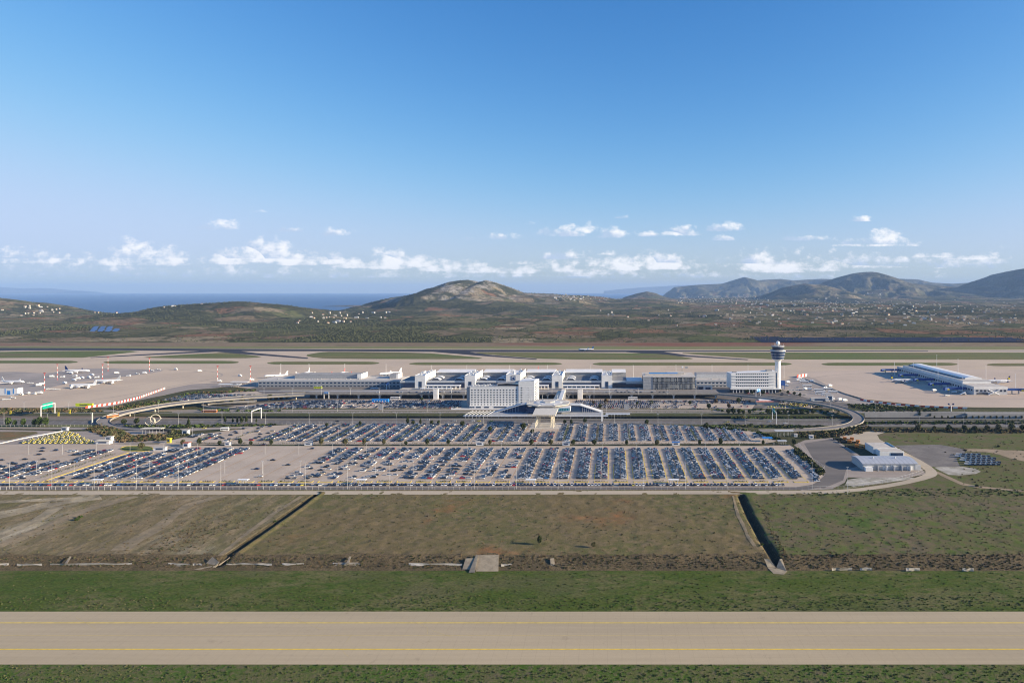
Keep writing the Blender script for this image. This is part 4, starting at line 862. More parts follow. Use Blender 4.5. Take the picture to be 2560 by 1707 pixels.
def bridge_(x, y, dirx, ext, label, flip=1):
    t = empty('jet_bridge', (x, y, 0), 0, label, 'jet bridge', 'blue jet bridges of the satellite terminal')
    MB().box(min(0, dirx * ext), max(0, dirx * ext), -1.6, 1.6, 5.0, 8.2).build('tunnel', 'bridge_blue', t)
    q_ = [(dirx * (ext + .1), -2.2), (dirx * (ext + 7), -6), (dirx * (ext + 9), -3), (dirx * (ext + 2), 2.2)][::(1 if dirx > 0 else -1)]; MB().prism(q_, 4.2, 8.0).build('cab', 'bridge_blue', t)
    MB().box(dirx * (ext + 2) - 1.5, dirx * (ext + 2) + 1.5, -4.9, -4.6, 4.6, 6.6).build('cab_panel', 'yellow', t)
    for xx in (3, ext * .5, ext - 1):
        MB().box(dirx * xx - .4, dirx * xx + .4, -1.4, 1.4, .05, 5).build('support', 'mid_grey', t)
for i, y in enumerate((1002, 1050, 1103, 1160, 1235)):
    bridge_(519.4, y, -1, 26, 'blue jet bridge with yellow cab, %s from the near end of the satellite flank' % ordinal(i + 1))
bridge_(568.6, 990, 1, 22, 'blue jet bridge reaching right from the front of the satellite')

# ---- depot sheds
t = empty('arched_shed', (0, 0, 0), 0, 'long white shed with shallow arched blue-grey roof, front of the depot', 'shed')
fy = P(0, 1175).y; bx0, bx1 = XA(2157, fy), XA(2294, fy); by = P(0, 1155).y
part(MB().box(bx0, bx1, fy, by, .02, 5.2), 'wall', 'shed_wall', t)
mb = MB(); n = 10
for i in range(n):
    u0, u1 = i / n, (i + 1) / n; z0_, z1_ = [5.22 + 2.0 * math.sin(math.pi * (u * .97 + .015)) for u in (u0, u1)]
    ya, yb = fy - .7 + (by - fy + 1.4) * u0, fy - .7 + (by - fy + 1.4) * u1
    mb.prism([(bx0 - .5, ya), (bx1 + .5, ya), (bx1 + .5, yb), (bx0 - .5, yb)], 5.22, [z0_ + .1, z0_ + .1, z1_ + .1, z1_ + .1])
part(mb, 'roof', 'roof_seams', t)
for i in range(7): part(MB().box(bx0 + 3 + i * 6.8, bx0 + 7.5 + i * 6.8, fy - .12, fy + .2, .1, 4.4 - .5 * (i % 3)), 'door', ['pale_grey', 'mid_grey', 'white_panel'][i % 3], t)
part(MB().box(bx0 + 1, bx0 + 7, fy - 4, fy - .14, .02, 3.2), 'annex', 'white_panel', t)
for i in range(5): part(MB().box(bx0 + 12 + i * 6.6, bx0 + 12.4 + i * 6.6, fy - 3, fy - .14, .02, 4.0), 'buttress', 'steel', t)
for i in (13, 32): part(MB().lathe(bx0 + i, fy + 12, [(.5, 7.0), (.5, 7.9), (.8, 8.0), (.4, 8.4)], 10), 'roof_vent', 'steel', t)
t = empty('depot_building', (0, 0, 0), 0, 'flat roofed white depot building behind the arched shed', 'depot building')
y0_ = 618.0
xa, xb = XA(2178, 675), XA(2222, 675)
part(MB().box(240, 262, 627, 648, .02, 5.6), 'wall', 'white_clad', t)
part(MB().box(240.4, 261.6, 627.4, 647.6, 5.62, 5.9), 'roof', 'roof_pale', t)
part(MB().box(258.6, 260.6, 628, 647, 5.92, 6.3), 'roof_light', 'glass_blue', t)
part(MB().box(242, 264, 617, 626.98, .02, 4.6), 'front_block', 'white_panel', t)
part(MB().box(242.5, 263.5, 617.5, 626.5, 4.62, 4.9), 'front_roof', 'roof_pale', t)
part(MB().box(252, 263, 616.8, 617.2, .6, 3.4), 'front_window', 'glass_blue', t)
# left edge shed on the apron
t = empty('apron_shed', (0, 0, 0), 0, 'white and blue shed at the left edge of the apron', 'shed')
yy = P(0, 988).y; part(MB().box(XA(-120, yy), XA(44, yy), yy, yy + 9, .02, 10), 'wall', 'white_clad', t); part(MB().box(XA(-120, yy) + .5, XA(44, yy) - .5, yy + .5, yy + 8.5, 10.02, 10.4), 'roof', 'roof_mid', t)
for a, b_, c_, d_ in ((12, 14, 2, 9.5), (18, 26, 1, 6.5), (32.5, 35, 2, 9.5)): part(MB().box(XA(a, yy), XA(b_, yy), yy - .1, yy + .2, c_, d_), 'door', 'sign_blue', t)
# ================================================================ elevated roads
simple('deck_asphalt', (.21, .19, .175), .85, var=.12, scale=.2); simple('parapet', (.28, .262, .235), .8, var=.1); simple('pier_concrete', (.48, .45, .38), .8)
def ribbon(pts, width):
    q = [Vector(p) for p in pts]; L = []; Rr = []
    for i, p in enumerate(q):
        d = (q[min(i + 1, len(q) - 1)] - q[max(i - 1, 0)]); d.z = 0; d.normalize(); n = Vector((-d.y, d.x, 0))
        w_ = width[i] if isinstance(width, list) else width
        L.append(p + n * w_ / 2); Rr.append(p - n * w_ / 2)
    return L, Rr
def road_deck(name, label, ctrl, width, piers=True, thick=1.3, solid=False):
    pts = [tuple(P(a, b_, c_)) for a, b_, c_ in ctrl]; pts = smooth_poly(pts, 3, closed=False)
    L, Rr = ribbon(pts, width); t = empty(name, (0, 0, 0), 0, label, 'elevated road')
    mb = MB()
    for i in range(len(pts) - 1):
        a, b_, c_, d_ = Rr[i], Rr[i + 1], L[i + 1], L[i]
        v = [tuple(q) for q in (a, b_, c_, d_)]; lo = [(q[0], q[1], (max(-.3, q[2] - thick) if not solid else -.3)) for q in v]
        f = [(4, 5, 6, 7), (3, 2, 1, 0), (1, 5, 4, 0), (3, 7, 6, 2)]
        mb.add(lo + v, f)
    mb.build('deck', ['parapet'], t)
    mb = MB(); pb = MB(); pb2 = MB(); PB = {1: pb, -1: pb2}
    for i in range(len(pts) - 1):
        a, b_, c_, d_ = Rr[i], Rr[i + 1], L[i + 1], L[i]
        mb.add([(q[0], q[1], q[2] + .03) for q in (a.lerp(d_, .04), b_.lerp(c_, .04), c_.lerp(b_, .04), d_.lerp(a, .04))], [(0, 1, 2, 3)])
        for (u, v, s_) in ((a, b_, 1), (d_, c_, -1)):
            w1 = (d_ - a).normalized() * .35 * s_; w2 = (c_ - b_).normalized() * .35 * s_
            o = [u, v, v + w2, u + w1] if s_ > 0 else [u + w1, v + w2, v, u]
            PB[s_].add([tuple(q)[:2] + (q.z + .005,) for q in o] + [tuple(q)[:2] + (q.z + .75,) for q in o], [(4, 5, 6, 7), (0, 1, 5, 4), (1, 2, 6, 5), (2, 3, 7, 6), (3, 0, 4, 7)])
    mb.build('carriageway', 'deck_asphalt', t); pb.build('parapet', 'parapet', t); pb2.build('parapet', 'parapet', t)
    if piers:
        acc = 0
        for i in range(1, len(pts) - 1):
            acc += (Vector(pts[i]) - Vector(pts[i - 1])).length; h = pts[i][2] - thick
            if acc > 30 and h > 2.2:
                acc = 0; d = (L[i] - Rr[i]).normalized(); c_ = Vector(pts[i]); r = .9
                hw = (L[i] - Rr[i]).length * .32
                MB().tube((c_.x, c_.y, 0), (c_.x, c_.y, h), r, r, 8).tube((c_ - d * hw)[:2] + (h - .6,), (c_ + d * hw)[:2] + (h - .6,), .8, .8, 6).build('pier', 'pier_concrete', t)
    return t, pts
# departures deck in front of the terminal
t = empty('departures_viaduct', (0, 0, 0), 0, 'wide elevated departures road in front of the terminal on flared piers', 'elevated road')
Yn, Yf = 946.0, 985.5
xa, xb = XA(760, Yn), XA(1800, Yn)
MB().box(xa, xb, Yn, Yf, 5.6, 7.0).build('deck', 'parapet', t); MB().box(xa + .1, xb - .1, Yn + .5, Yf - .3, 7.01, 7.05).build('carriageway', 'deck_asphalt', t)
MB().box(xa, xb, Yn - .02, Yn + .4, 7.06, 8.0).build('parapet', 'parapet', t)
MB().box(xa + 2, xb - 2, Yn + 14, Yn + 14.4, 0, 5.58).build('underdeck_shade_sheet', 'glass_dark', t)  # dark sheet added in place of the shade under the deck
MB().box(XA(1000, 990), XA(1620, 990), Yf + .02, 1002.3, 5.6, 7.2).build('forecourt_slab', 'roof_pale', t)
MB().box(XA(640, 960), XA(1640, 960), 968, 970, 7.06, 7.3).build('median_kerb', 'pale_grey', t)
for i in range(20):
    xx = xa + 16 + i * 29.2
    if xx > xb - 5: break
    o = MB().prism([(xx - 1.0, Yn + 3), (xx + 1.0, Yn + 3), (xx + 1.0, Yn + 5), (xx - 1.0, Yn + 5)], 0, 3.4).prism([(xx - 1.0, Yn + 2.9), (xx + 1.0, Yn + 2.9), (xx + 1.0, Yn + 5.1), (xx - 1.0, Yn + 5.1)], 3.4, 5.58, top=[(xx - 3.2, Yn + 2.9), (xx + 3.2, Yn + 2.9), (xx + 3.2, Yn + 5.1), (xx - 3.2, Yn + 5.1)]).build('pier', 'pale_grey', t)
    MB().box(xx - 1, xx + 1, Yn + 28, Yn + 30, 0, 5.58).build('rear_pier', 'dark_grey', t)
rl, rlp = road_deck('access_ramp', 'curving elevated ramp at the left with an orange bus on it', [(470, 1078, 0), (380, 1076, 0), (318, 1072, 0), (275, 1066, .6), (256, 1057, 1.6), (260, 1048, 3), (285, 1037, 4.6), (330, 1026, 6), (430, 1008.5, 7), (560, 996, 7), (668, 989, 7), (762, 984.5, 6.98)], [9.5 + max(0, i - 25) * .22 for i in range(200)])
rr, rrp = road_deck('access_ramp', 'curving elevated ramp at the right below the bus yard', [(1798, 983.6, 6.97), (1879, 990, 7), (1998, 1002, 7), (2066, 1011, 6.6), (2118, 1025, 5.6), (2146, 1040, 4.2), (2147, 1052, 2.6), (2126, 1063, 1.2), (2070, 1071, .3), (1990, 1075.5, 0), (1900, 1077, 0)], 12.5)
road_deck('loop_ramp', 'small looping ramp under the left viaduct with a yellow taxi', [(640, 1002, 4), (570, 1005, 3.5), (525, 1008, 2.4), (508, 1012, 1.6), (520, 1017, .9), (600, 1022, .3), (700, 1025, 0)], 7, True)
road_deck('slip_road', 'low slip road along the front of the left car park', [(700, 975, .5), (850, 974, .5), (1000, 973.5, .5)], 10, False)
# highway barriers
def barrier(name, pts, label, h=.9, w=.5, mat='parapet'):
    q = [P(a, b_) for a, b_ in pts]; mb = MB()
    for a, b_ in zip(q[:-1], q[1:]):
        d = (b_ - a).normalized(); n = Vector((-d.y, d.x, 0)) * w / 2
        mb.prism([(a - n)[:2], (b_ - n)[:2], (b_ + n)[:2], (a + n)[:2]], .02, h)
    return tag(mb.build(name, mat), label, 'barrier')
barrier('road_barrier', [(XL, 1050), (500, 1049.2), (1280, 1048.9), (1700, 1050.4), (2200, 1054.6), (XR, 1065)], 'pale concrete barrier between the railway cutting and the highway', 1.6, 1.0)
barrier('road_barrier', [(2080, 1067), (2150, 1066), (2560, 1070)], 'short barrier beside the highway at the right', 1.0)
w_ = empty('retaining_wall', (0, 0, 0), 0, 'tall pale retaining wall behind the trees at the right of the ramp', 'wall')
ya = P(0, 1044).y
MB().prism([(XA(2162, ya), ya), (XA(2880, ya), ya), (XA(2880, ya), ya + 1), (XA(2162, ya), ya + 1)], 0, [6.8, 6.8, 6.8, 6.8]).build('wall_face', 'wall_concrete', w_)
MB().box(XA(2412, ya), XA(3000, ya), ya - 6, ya - .02, 0, 5.6).build('buttress_wall', 'wall_concrete', w_)

# fences
simple('fence_post', (.62, .62, .60), .6)
def fence(name, pts, label, sp, h, big=100, cat='fence'):
    q = [P(a, b_) for a, b_ in pts]; t = empty(name, (0, 0, 0), 0, label, cat); pos = []
    rail = MB(); carry = 0
    for a, b_ in zip(q[:-1], q[1:]):
        d = b_ - a; n = max(1, int(d.length / sp))
        for k in range(n): pos.append(a.lerp(b_, k / n))
        rail.tube((a.x, a.y, h - .1), (b_.x, b_.y, h - .1), .05, .05, 4).tube((a.x, a.y, .3), (b_.x, b_.y, .3), .04, .04, 4)
    rail.build('rail', 'fence_post', t)
    pos.sort(key=lambda p_: abs((p_.x * F / p_.y + CX) - 1280)); me = MB().tube((0, 0, 0), (0, 0, h), .07, .06, 4).mesh('post', 'fence_post')
    for p_ in pos[:big]:
        o = bpy.data.objects.new('post', me); o.location = p_; o.parent = t; C.objects.link(o)
    if len(pos) > big:
        mb = MB()
        for p_ in pos[big:]: mb.tube((p_.x, p_.y, 0), (p_.x, p_.y, h), .10, .08, 4)
        o = mb.build('posts', 'fence_post', t); o['kind'] = 'stuff'
    return t
fence('perimeter_fence', [(-60, 1224.4), (1990, 1224.6), (2110, 1222), (2230, 1204), (2290, 1188), (2312, 1178)], 'long white perimeter fence in front of the nearest car park', 4.6, 2.6)
fence('depot_fence', [(1996, 1112), (2030, 1150), (2062, 1172), (2056, 1180)], 'fence between the car park and the dark depot yard', 4.0, 2.5, 60)
fence('lot_fence', [(705, 1060.8), (860, 1058.9), (1320, 1058.2)], 'fence with pale posts between the highway and the far car park, left of the gate', 4.5, 2.2, 60)
fence('lot_fence', [(1400, 1058.4), (1600, 1060), (1740, 1064.5), (1880, 1076)], 'fence with pale posts between the highway and the far car park, right of the gate', 4.5, 2.2, 60)
fence('roadside_fence', [(-60, 1067.5), (240, 1066)], 'fence along the highway at the far left', 4.5, 2.4, 60)
# red and white blast fences on the apron
def blast(pts, label, w=2.6, h=3.0):
    q = [P(a, b_) for a, b_ in pts]; t = empty('blast_fence', (0, 0, 0), 0, label, 'blast fence'); k = 0
    for a, b_ in zip(q[:-1], q[1:]):
        d = (b_ - a); n = int(d.length / w); u = d.normalized(); nn = Vector((-u.y, u.x, 0))
        for i in range(n):
            p0 = a + u * (w * i); p1 = p0 + u * (w * .97); hh = h
            base = [p0, p1, p1 + nn * .3, p0 + nn * .3]; top = [v + u * .9 for v in base]
            MB().prism([v[:2] for v in base], .02, hh, top=[v[:2] for v in top]).build('panel', ['red_paint', 'white_panel'][k % 2], t); k += 1
blast([(213, 1021), (290, 1010), (345, 997), (413, 972.5)], 'red and white striped blast fence curving along the left apron edge', 3.0, 2.8)
blast([(1992, 944), (2018, 941)], 'short red and white blast fence behind the bus yard', 4.5, 5)
blast([(2150, 1000), (2185, 1006), (2240, 1012), (2300, 1017), (2420, 1022)], 'long red and white blast fence along the right apron edge', 5.5, 2.0)
barrier('apron_edge_wall', [(1992, 941), (2045, 960), (2113, 985), (2160, 999)], 'low pale wall between the bus yard and the right apron', 1.2, .6)
barrier('taxi_rank_wall', [(0, 1109), (60, 1096), (157, 1078)], 'pale wall along the upper edge of the left taxi lot', .8, .4, 'pale_grey')
barrier('lot_kerb_wall', [(440, 1106.5), (560, 1108.5)], 'low pale kerb wall beside the red roofed kiosk', .7, .4)

# gantries, signs
def gantry(p0, p1, h, label, panels, mat='white_panel', kind='sign_gantry', beam=.5):
    t = empty(kind, (0, 0, 0), 0, label, 'road sign'); a, b_ = P(*p0), P(*p1)
    for q in (a, b_): MB().box(q.x - .35, q.x + .35, q.y - .35, q.y + .35, 0, h).build('post', mat, t)
    MB().tube((a.x, a.y, h), (b_.x, b_.y, h), beam, beam, 4).build('beam', mat, t)
    d = (b_ - a)
    for (u0, u1, hh, mt) in panels:
        s0, s1 = a + d * u0, a + d * u1; n = Vector((d.y, -d.x, 0)).normalized() * .7
        if n.y > 0: n = -n
        m_ = MB(); v = [s0 + n, s1 + n, s1 + n * .8, s0 + n * .8]
        m_.prism([q[:2] for q in v], h - hh * .65, h + hh * .35); o = m_.build('panel', mt, t)
        # lines of lettering, too small in the photograph to be read
        lb = MB()
        for r_ in range(3):
            for c_ in range(2):
                w0 = .08 + c_ * .48; q0 = s0.lerp(s1, w0) + n * 1.06; q1 = s0.lerp(s1, w0 + .32 - .06 * r_) + n * 1.06; q2 = q1 - n * .03; q3 = q0 - n * .03
                zz = h + hh * .35 - hh * (.22 + .26 * r_); lb.prism([k_[:2] for k_ in (q0, q1, q2, q3)], zz, zz + hh * .10)
        lb.build('lettering', 'white_paint', o)
    return t
gantry((102, 1042), (137, 1033), 12.5, 'green overhead direction sign on a white gantry over the left highway', [(.16, .52, 6.5, 'sign_green'), (.55, .88, 6.5, 'sign_green')])
gantry((629, 1055), (653, 1046), 12.5, 'plain white portal gantry over the highway, left of centre', [])
gantry((810, 984, 7), (822, 984, 7), 9, 'blue direction sign over the elevated road, left', [(.1, .9, 2.4, 'sign_blue')], beam=.2)
gantry((966, 976), (973, 972), 9, 'blue direction sign beside the departures road, near the concourse end', [(.1, .9, 3, 'sign_blue')], beam=.2)
gantry((1890, 999, 3), (1901, 997, 3), 16, 'blue direction sign over the right ramp, below the office block', [(.1, .9, 4, 'sign_blue')], beam=.25)
gantry((1931, 1050), (1941, 1060), 13, 'white gantry with green sign over the highway at the right', [(.0, .5, 5, 'sign_green')], beam=.35)
for (px, py) in ((26, 1036), (146, 1040), (174, 1034)):
    q = P(px, py); t = empty('totem_sign', q, 0, 'yellow totem sign beside the railway, %s' % {26: 'leftmost of three', 146: 'just right of the green highway sign', 174: 'rightmost of three'}[px], 'sign', 'yellow totem signs by the railway')
    MB().box(-.9, .9, -.2, .2, 0, 4.8).build('panel', 'yellow', t); MB().box(-.6, .6, -.24, -.2, 3.0, 3.6).build('lettering', 'dark_grey', t)
q = P(231, 1059); tag(MB().tube((0, 0, 0), (0, 0, 12.5), .55, .45, 8).build('pylon', 'cream', loc=q), 'single thick cream pylon standing left of the curving ramp', 'pylon')
q = P(2378, 1028); t = empty('antenna_mast', q, 0, 'twin-headed antenna mast near the right edge of the apron', 'antenna'); MB().tube((0, 0, 0), (0, 0, 7), .6, .6).build('mast', 'white_panel', t)
for s_ in (-1, 1): MB().tube((0, 0, 6.5), (s_ * 2.6, 0, 8.3), .3).build('arm', 'steel', t); MB().lathe(s_ * 2.8, 0, [(.6, 8), (1.5, 8.8), (1.2, 9.8), (.3, 10)], 10).build('antenna_head', 'navy', t)
# ring sculpture
q = P(380, 1065); t = empty('ring_sculpture', q, 0, 'cream sculpture of interlocking rings on the verge by the highway', 'sculpture')
def ring(cx_, cz, r, tilt, wd=.35):
    mb = MB(); n = 22
    for i in range(n):
        a0, a1 = 2 * math.pi * i / n, 2 * math.pi * (i + 1) / n
        mb.tube((cx_ + r * math.cos(a0), tilt * math.cos(a0) * r, cz + r * math.sin(a0)), (cx_ + r * math.cos(a1), tilt * math.cos(a1) * r, cz + r * math.sin(a1)), wd, wd, 5)
    mb.build('ring', 'cream', t)
ring(-2.5, 5.6, 4.6, .2); ring(1.0, 5.8, 3.6, -.4); ring(3.6, 8.6, 4.2, .5)
MB().tube((-5, 0, 3), (-.5, 0, .3), .4).tube((-.5, 0, .3), (9.5, 2, 8.6), .35).build('spar', 'cream', t)
# small buildings
def kiosk(px, py, w_, d_, h, label, mat='white_panel', roof='roof_pale', over=.4, name='kiosk', cat='kiosk'):
    q = P(px, py); t = empty(name, q, 0, label, cat); MB().box(-w_ / 2, w_ / 2, 0, d_, .05, h).build('wall', mat, t)
    MB().box(-w_ / 2 - over, w_ / 2 + over, -over, d_ + over, h + .01, h + .4).build('roof', roof, t); MB().box(-w_ * .3, w_ * .3, -.08, .1, 1, h - .8).build('window', 'glass_blue', t); return t
def shelter(px, py, w_, d_, h, label, roof='white_panel', name='shelter', cat='shelter', n=4):
    q = P(px, py); t = empty(name, q, 0, label, cat); MB().box(-w_ / 2, w_ / 2, -d_ / 2, d_ / 2, h, h + .45).build('roof', roof, t)
    for i in range(n):
        for y in (-d_ * .4, d_ * .4): MB().tube((-w_ / 2 + w_ * (i + .5) / n, y, 0), (-w_ / 2 + w_ * (i + .5) / n, y, h), .16, .16, 5).build('post', 'mid_grey', t)
    return t
kiosk(464, 1118, 5.5, 4, 4.0, 'white kiosk with red roof between the two car parks', roof='brick_red')
kiosk(398, 1127, 11, 3, 3.2, 'long white and blue cabin beside the roundabout')
kiosk(160, 1077, 6, 3, 3.4, 'grey and white gate cabin at the top of the left taxi lot', mat='pale_grey')
kiosk(256, 1110, 13, 5, 3.0, 'white taxi rank cabin with cream awning, right of the yellow taxis', roof='cream', over=.8)
kiosk(270, 1103.5, 6, 4, 4.4, 'small white upper cabin behind the taxi rank cabin')
kiosk(462, 1086, 6, 4, 4.2, 'white cabin in the upper left corner of the far car park')
kiosk(568, 1114, 5, 3, 3, 'small pale blue pay kiosk on the hedge line, left part')
kiosk(770, 1113.5, 7, 3, 2.6, 'low white pay kiosk on the hedge line, left of centre')
kiosk(1199, 1113.5, 7, 3, 3, 'white and blue pay kiosk on the hedge line near the centre')
kiosk(1415, 1113.5, 7, 3, 3, 'white pay kiosk on the hedge line below the station gate')
kiosk(1690, 1113.5, 7, 3, 3, 'blue and white pay kiosk on the hedge line at the right', roof='blue_paint')
kiosk(2029, 1097, 4, 3, 3.4, 'small white guard hut at the top of the depot yard')
kiosk(1990, 1092, 3, 3, 2.6, 'tiny white booth beside the toll plaza at the right')
kiosk(421, 1107, 3.4, 2.5, 4.2, 'small yellow booth at the left end of the far car park', mat='yellow', roof='yellow')
shelter(382, 1083, 22, 7, 5.2, 'wide toll plaza canopy with blue edge at the left', roof='cream', name='toll_canopy', cat='canopy', n=6)
shelter(1960, 1090, 19, 6, 5.4, 'toll plaza canopy with red stripe at the right', roof='pale_grey', name='toll_canopy', cat='canopy', n=5)
shelter(1918, 1103, 10, 5, 3.4, 'blue roofed shelter beside the right end of the far car park', roof='sign_blue')
shelter(1955, 1109, 9, 4, 2.8, 'white shelter with green end near the right roundabout', roof='steel')
for px, lab in ((243, 'white bus shelter by the fence row, leftmost'), (608, 'white bus shelter by the fence row, second from left'), (903, 'white bus shelter by the fence row, left of centre'), (1327, 'white bus shelter by the fence row, right of centre'), (1684, 'white bus shelter by the fence row, rightmost')):
    shelter(px, 1208.5, 8, 3, 3.0, lab, name='bus_shelter', cat='shelter')
for px, lab in ((952, 'tall blank grey advertising board in the short stay car park, left of the hotel'), (1566, 'tall blank grey advertising board in the short stay car park, right of the station')):
    q = P(px, 1025); t = empty('advertising_board', q, 0, lab, 'billboard'); MB().box(-3, 3, 0, .4, 1.0, 7.6).build('panel', 'mid_grey', t)
    for s_ in (-2, 2): MB().box(s_ - .2, s_ + .2, .41, .8, 0, 7).build('post', 'dark_grey', t)
q = P(950, 1006); t = empty('blue_pavilion', q, 0, 'long blue pavilion with white figures at the back of the short stay car park', 'pavilion'); MB().box(-11, 11, 0, 4, 0, 4.6).build('wall', 'sign_blue', t)
for i in range(5): MB().box(-8 + i * 3.6, -6.8 + i * 3.6, -.1, .05, 1.2, 2.8).build('window', 'white_panel', t)
q = P(210, 1018); t = empty('advertising_bus_board', q, 0, 'long lime yellow advertising board on the left apron edge', 'billboard'); MB().box(-11, 11, 0, 1.6, 1.2, 5).build('panel', 'lime', t); MB().box(-5.5, 4.5, -.1, -.02, 2.4, 3.5).build('lettering', 'dark_grey', t); MB().box(-9, -8.4, .3, .9, 0, 1.2).box(8.4, 9, .3, .9, 0, 1.2).build('post', 'mid_grey', t)
q = P(1920, 1012); t = empty('restaurant_building', q, 0, 'low building with salmon pink and white roof under the right ramp', 'building'); MB().box(-14, 14, 0, 12, 0, 4).build('wall', 'cream', t); MB().prism([(-16, -2), (16, -2), (17, 6), (6, 14), (-12, 14)], 4.02, 5).build('roof', 'salmon', t); MB().prism([(-11, 3), (5, 3), (4, 12), (-10, 12)], 5.02, 6).build('roof_top', 'white_clad', t)
for (px, py, w_, h, lab) in ((1752, 976, 9, 6, 'small grey cabin beside the office block, left one'), (1770, 978, 13, 7, 'small white cabin beside the office block, right one')):
    kiosk(px, py, w_, 5, h, lab, mat='white_clad' if px > 1760 else 'mid_grey', name='cabin', cat='cabin')
kiosk(2050, 1003, 24, 6, 4, 'flat white cabin on the edge of the bus yard', mat='pale_grey')
kiosk(2075, 1002, 9, 4, 7, 'taller white cabin on the edge of the bus yard')
for (px, py, lab) in ((665, 961, 'white bus canopy left of the concourse, upper'), (700, 964.5, 'white bus canopy left of the concourse, middle'), (570, 966.5, 'white bus canopy left of the concourse, lower left'), (600, 960, 'white canopy on the apron edge near the striped masts'), (590, 967, 'small white canopy below the striped masts')):
    if px < 640: shelter(px, py, 28 if px != 590 else 14, 7, 3.6, lab)
# ================================================================ vehicles
def paint(name, col, rough=.35, metal=0.0):
    m, nt, b = new_mat(name); geo = nt.new('ShaderNodeNewGeometry'); oi = nt.new('ShaderNodeObjectInfo')
    nt.set(b.inputs['Base Color'], nt.mix(nt.noise(geo.outputs['Position'], .8, 2), rgba([c * .85 for c in col]), rgba([min(1, c * 1.12) for c in col])))
    b.inputs['Roughness'].default_value = rough; b.inputs['Metallic'].default_value = metal; b.inputs['Specular IOR Level'].default_value = .5; M[name] = m
COLS = {'black': (.012, .013, .017), 'dark blue': (.015, .03, .085), 'dark grey': (.045, .05, .06), 'silver': (.52, .54, .56), 'white': (.74, .74, .73), 'grey': (.16, .17, .18), 'red': (.42, .02, .02), 'blue': (.03, .14, .36), 'beige': (.45, .39, .29), 'yellow': (.60, .50, .07)}
for k, v in COLS.items(): paint('paint_' + k.replace(' ', '_'), v)
WT = [('black', 27), ('dark blue', 11), ('dark grey', 16), ('silver', 18), ('white', 20), ('grey', 9), ('red', 4), ('blue', 3), ('beige', 2)]
CN = [a for a, b_ in WT]; CW = np.array([b_ for a, b_ in WT], float); CW /= CW.sum()
TYPES = {'hatchback': (4.0, 1.72, 1.5, -1.55, .75, -1.2, .1), 'saloon': (4.5, 1.78, 1.42, -1.35, .95, -.75, .25), 'estate car': (4.6, 1.85, 1.68, -1.95, .95, -1.75, .35)}
def car_body(mb, L, W_, Hh):
    l, w_ = L / 2, W_ / 2
    # lower hull with bonnet and boot, bevelled edges
    out = [(-l, .32), (-l + .05, .72), (-l + .35, .88), (l - 1.0, .90), (l - .15, .72), (l, .45), (l - .05, .28)]
    n = len(out); v = [(x, -w_, z) for x, z in out] + [(x, w_, z) for x, z in out]
    v[2] = (out[2][0], -w_ * .92, out[2][1]); v[3] = (out[3][0], -w_ * .92, out[3][1]); v[n + 2] = (out[2][0], w_ * .92, out[2][1]); v[n + 3] = (out[3][0], w_ * .92, out[3][1])
    mb.add(v, [tuple(range(n)), tuple(range(2 * n - 1, n - 1, -1))] + [(i, n + i, n + (i + 1) % n, (i + 1) % n) for i in range(n)], 0)
    for sx_ in (-l * .62, l * .62):
        for sy in (-1, 1): mb.tube((sx_, sy * (w_ - .18), .32), (sx_, sy * (w_ + .02), .32), .32, .32, 8, 1)
def cabin(mb, L, W_, Hh, xb, xf, tb, tf):
    w_ = W_ / 2; b0 = .89
    bx = [(xb - .35, -w_ * .86), (xf + .45, -w_ * .86), (xf + .45, w_ * .86), (xb - .35, w_ * .86)]; tx = [(tb - .1, -w_ * .68), (tf, -w_ * .68), (tf, w_ * .68), (tb - .1, w_ * .68)]
    mb.prism(bx, b0, Hh - .06, 0, top=tx)
def make_car(kind, col, name='parked_car'):
    L, W_, Hh, xb, xf, tb, tf = TYPES[kind]
    b = MB(); car_body(b, L, W_, Hh); w_ = W_ / 2
    b.box(tb, tf - .05, -w_ * .68, w_ * .68, Hh - .06, Hh, 0)
    root = b.build(name, ['paint_' + col.replace(' ', '_'), 'rubber'])
    c = MB(); cabin(c, L, W_, Hh, xb, xf, tb, tf); c.build('windows', 'glass_dark', root)
    return root
PROTO = {}
def car(kind, col, loc, rz, label, cat='car', group=None, name='parked_car'):
    key = (kind, col, name)
    if key not in PROTO: o = PROTO[key] = make_car(kind, col, name)
    else: o = copy_tree(PROTO[key])
    o.location = loc; o.rotation_euler = (0, 0, rz)
    for k in ('label', 'category', 'group'):
        if k in o: del o[k]
    return tag(o, label, cat, group)
random.seed(7); rng = np.random.default_rng(7)
# simplified car for the mass of parked cars
def tmpl(kind):
    L, W_, Hh, xb, xf, tb, tf = TYPES[kind]; l, w_ = L / 2, W_ / 2
    v = [(-l, -w_, .25), (l, -w_, .25), (l, w_, .25), (-l, w_, .25), (-l, -w_, .82), (l - .1, -w_, .74), (l - .1, w_, .74), (-l, w_, .82),
         (xb - .3, -w_ * .86, .84), (xf + .45, -w_ * .86, .84), (xf + .45, w_ * .86, .84), (xb - .3, w_ * .86, .84), (tb - .1, -w_ * .68, Hh), (tf, -w_ * .68, Hh), (tf, w_ * .68, Hh), (tb - .1, w_ * .68, Hh)]
    f = [(4, 5, 6, 7), (0, 1, 5, 4), (1, 2, 6, 5), (2, 3, 7, 6), (3, 0, 4, 7), (8, 9, 13, 12), (9, 10, 14, 13), (10, 11, 15, 14), (11, 8, 12, 15), (12, 13, 14, 15)]
    return np.array(v), np.array(f)
TM = [tmpl(k) for k in TYPES]
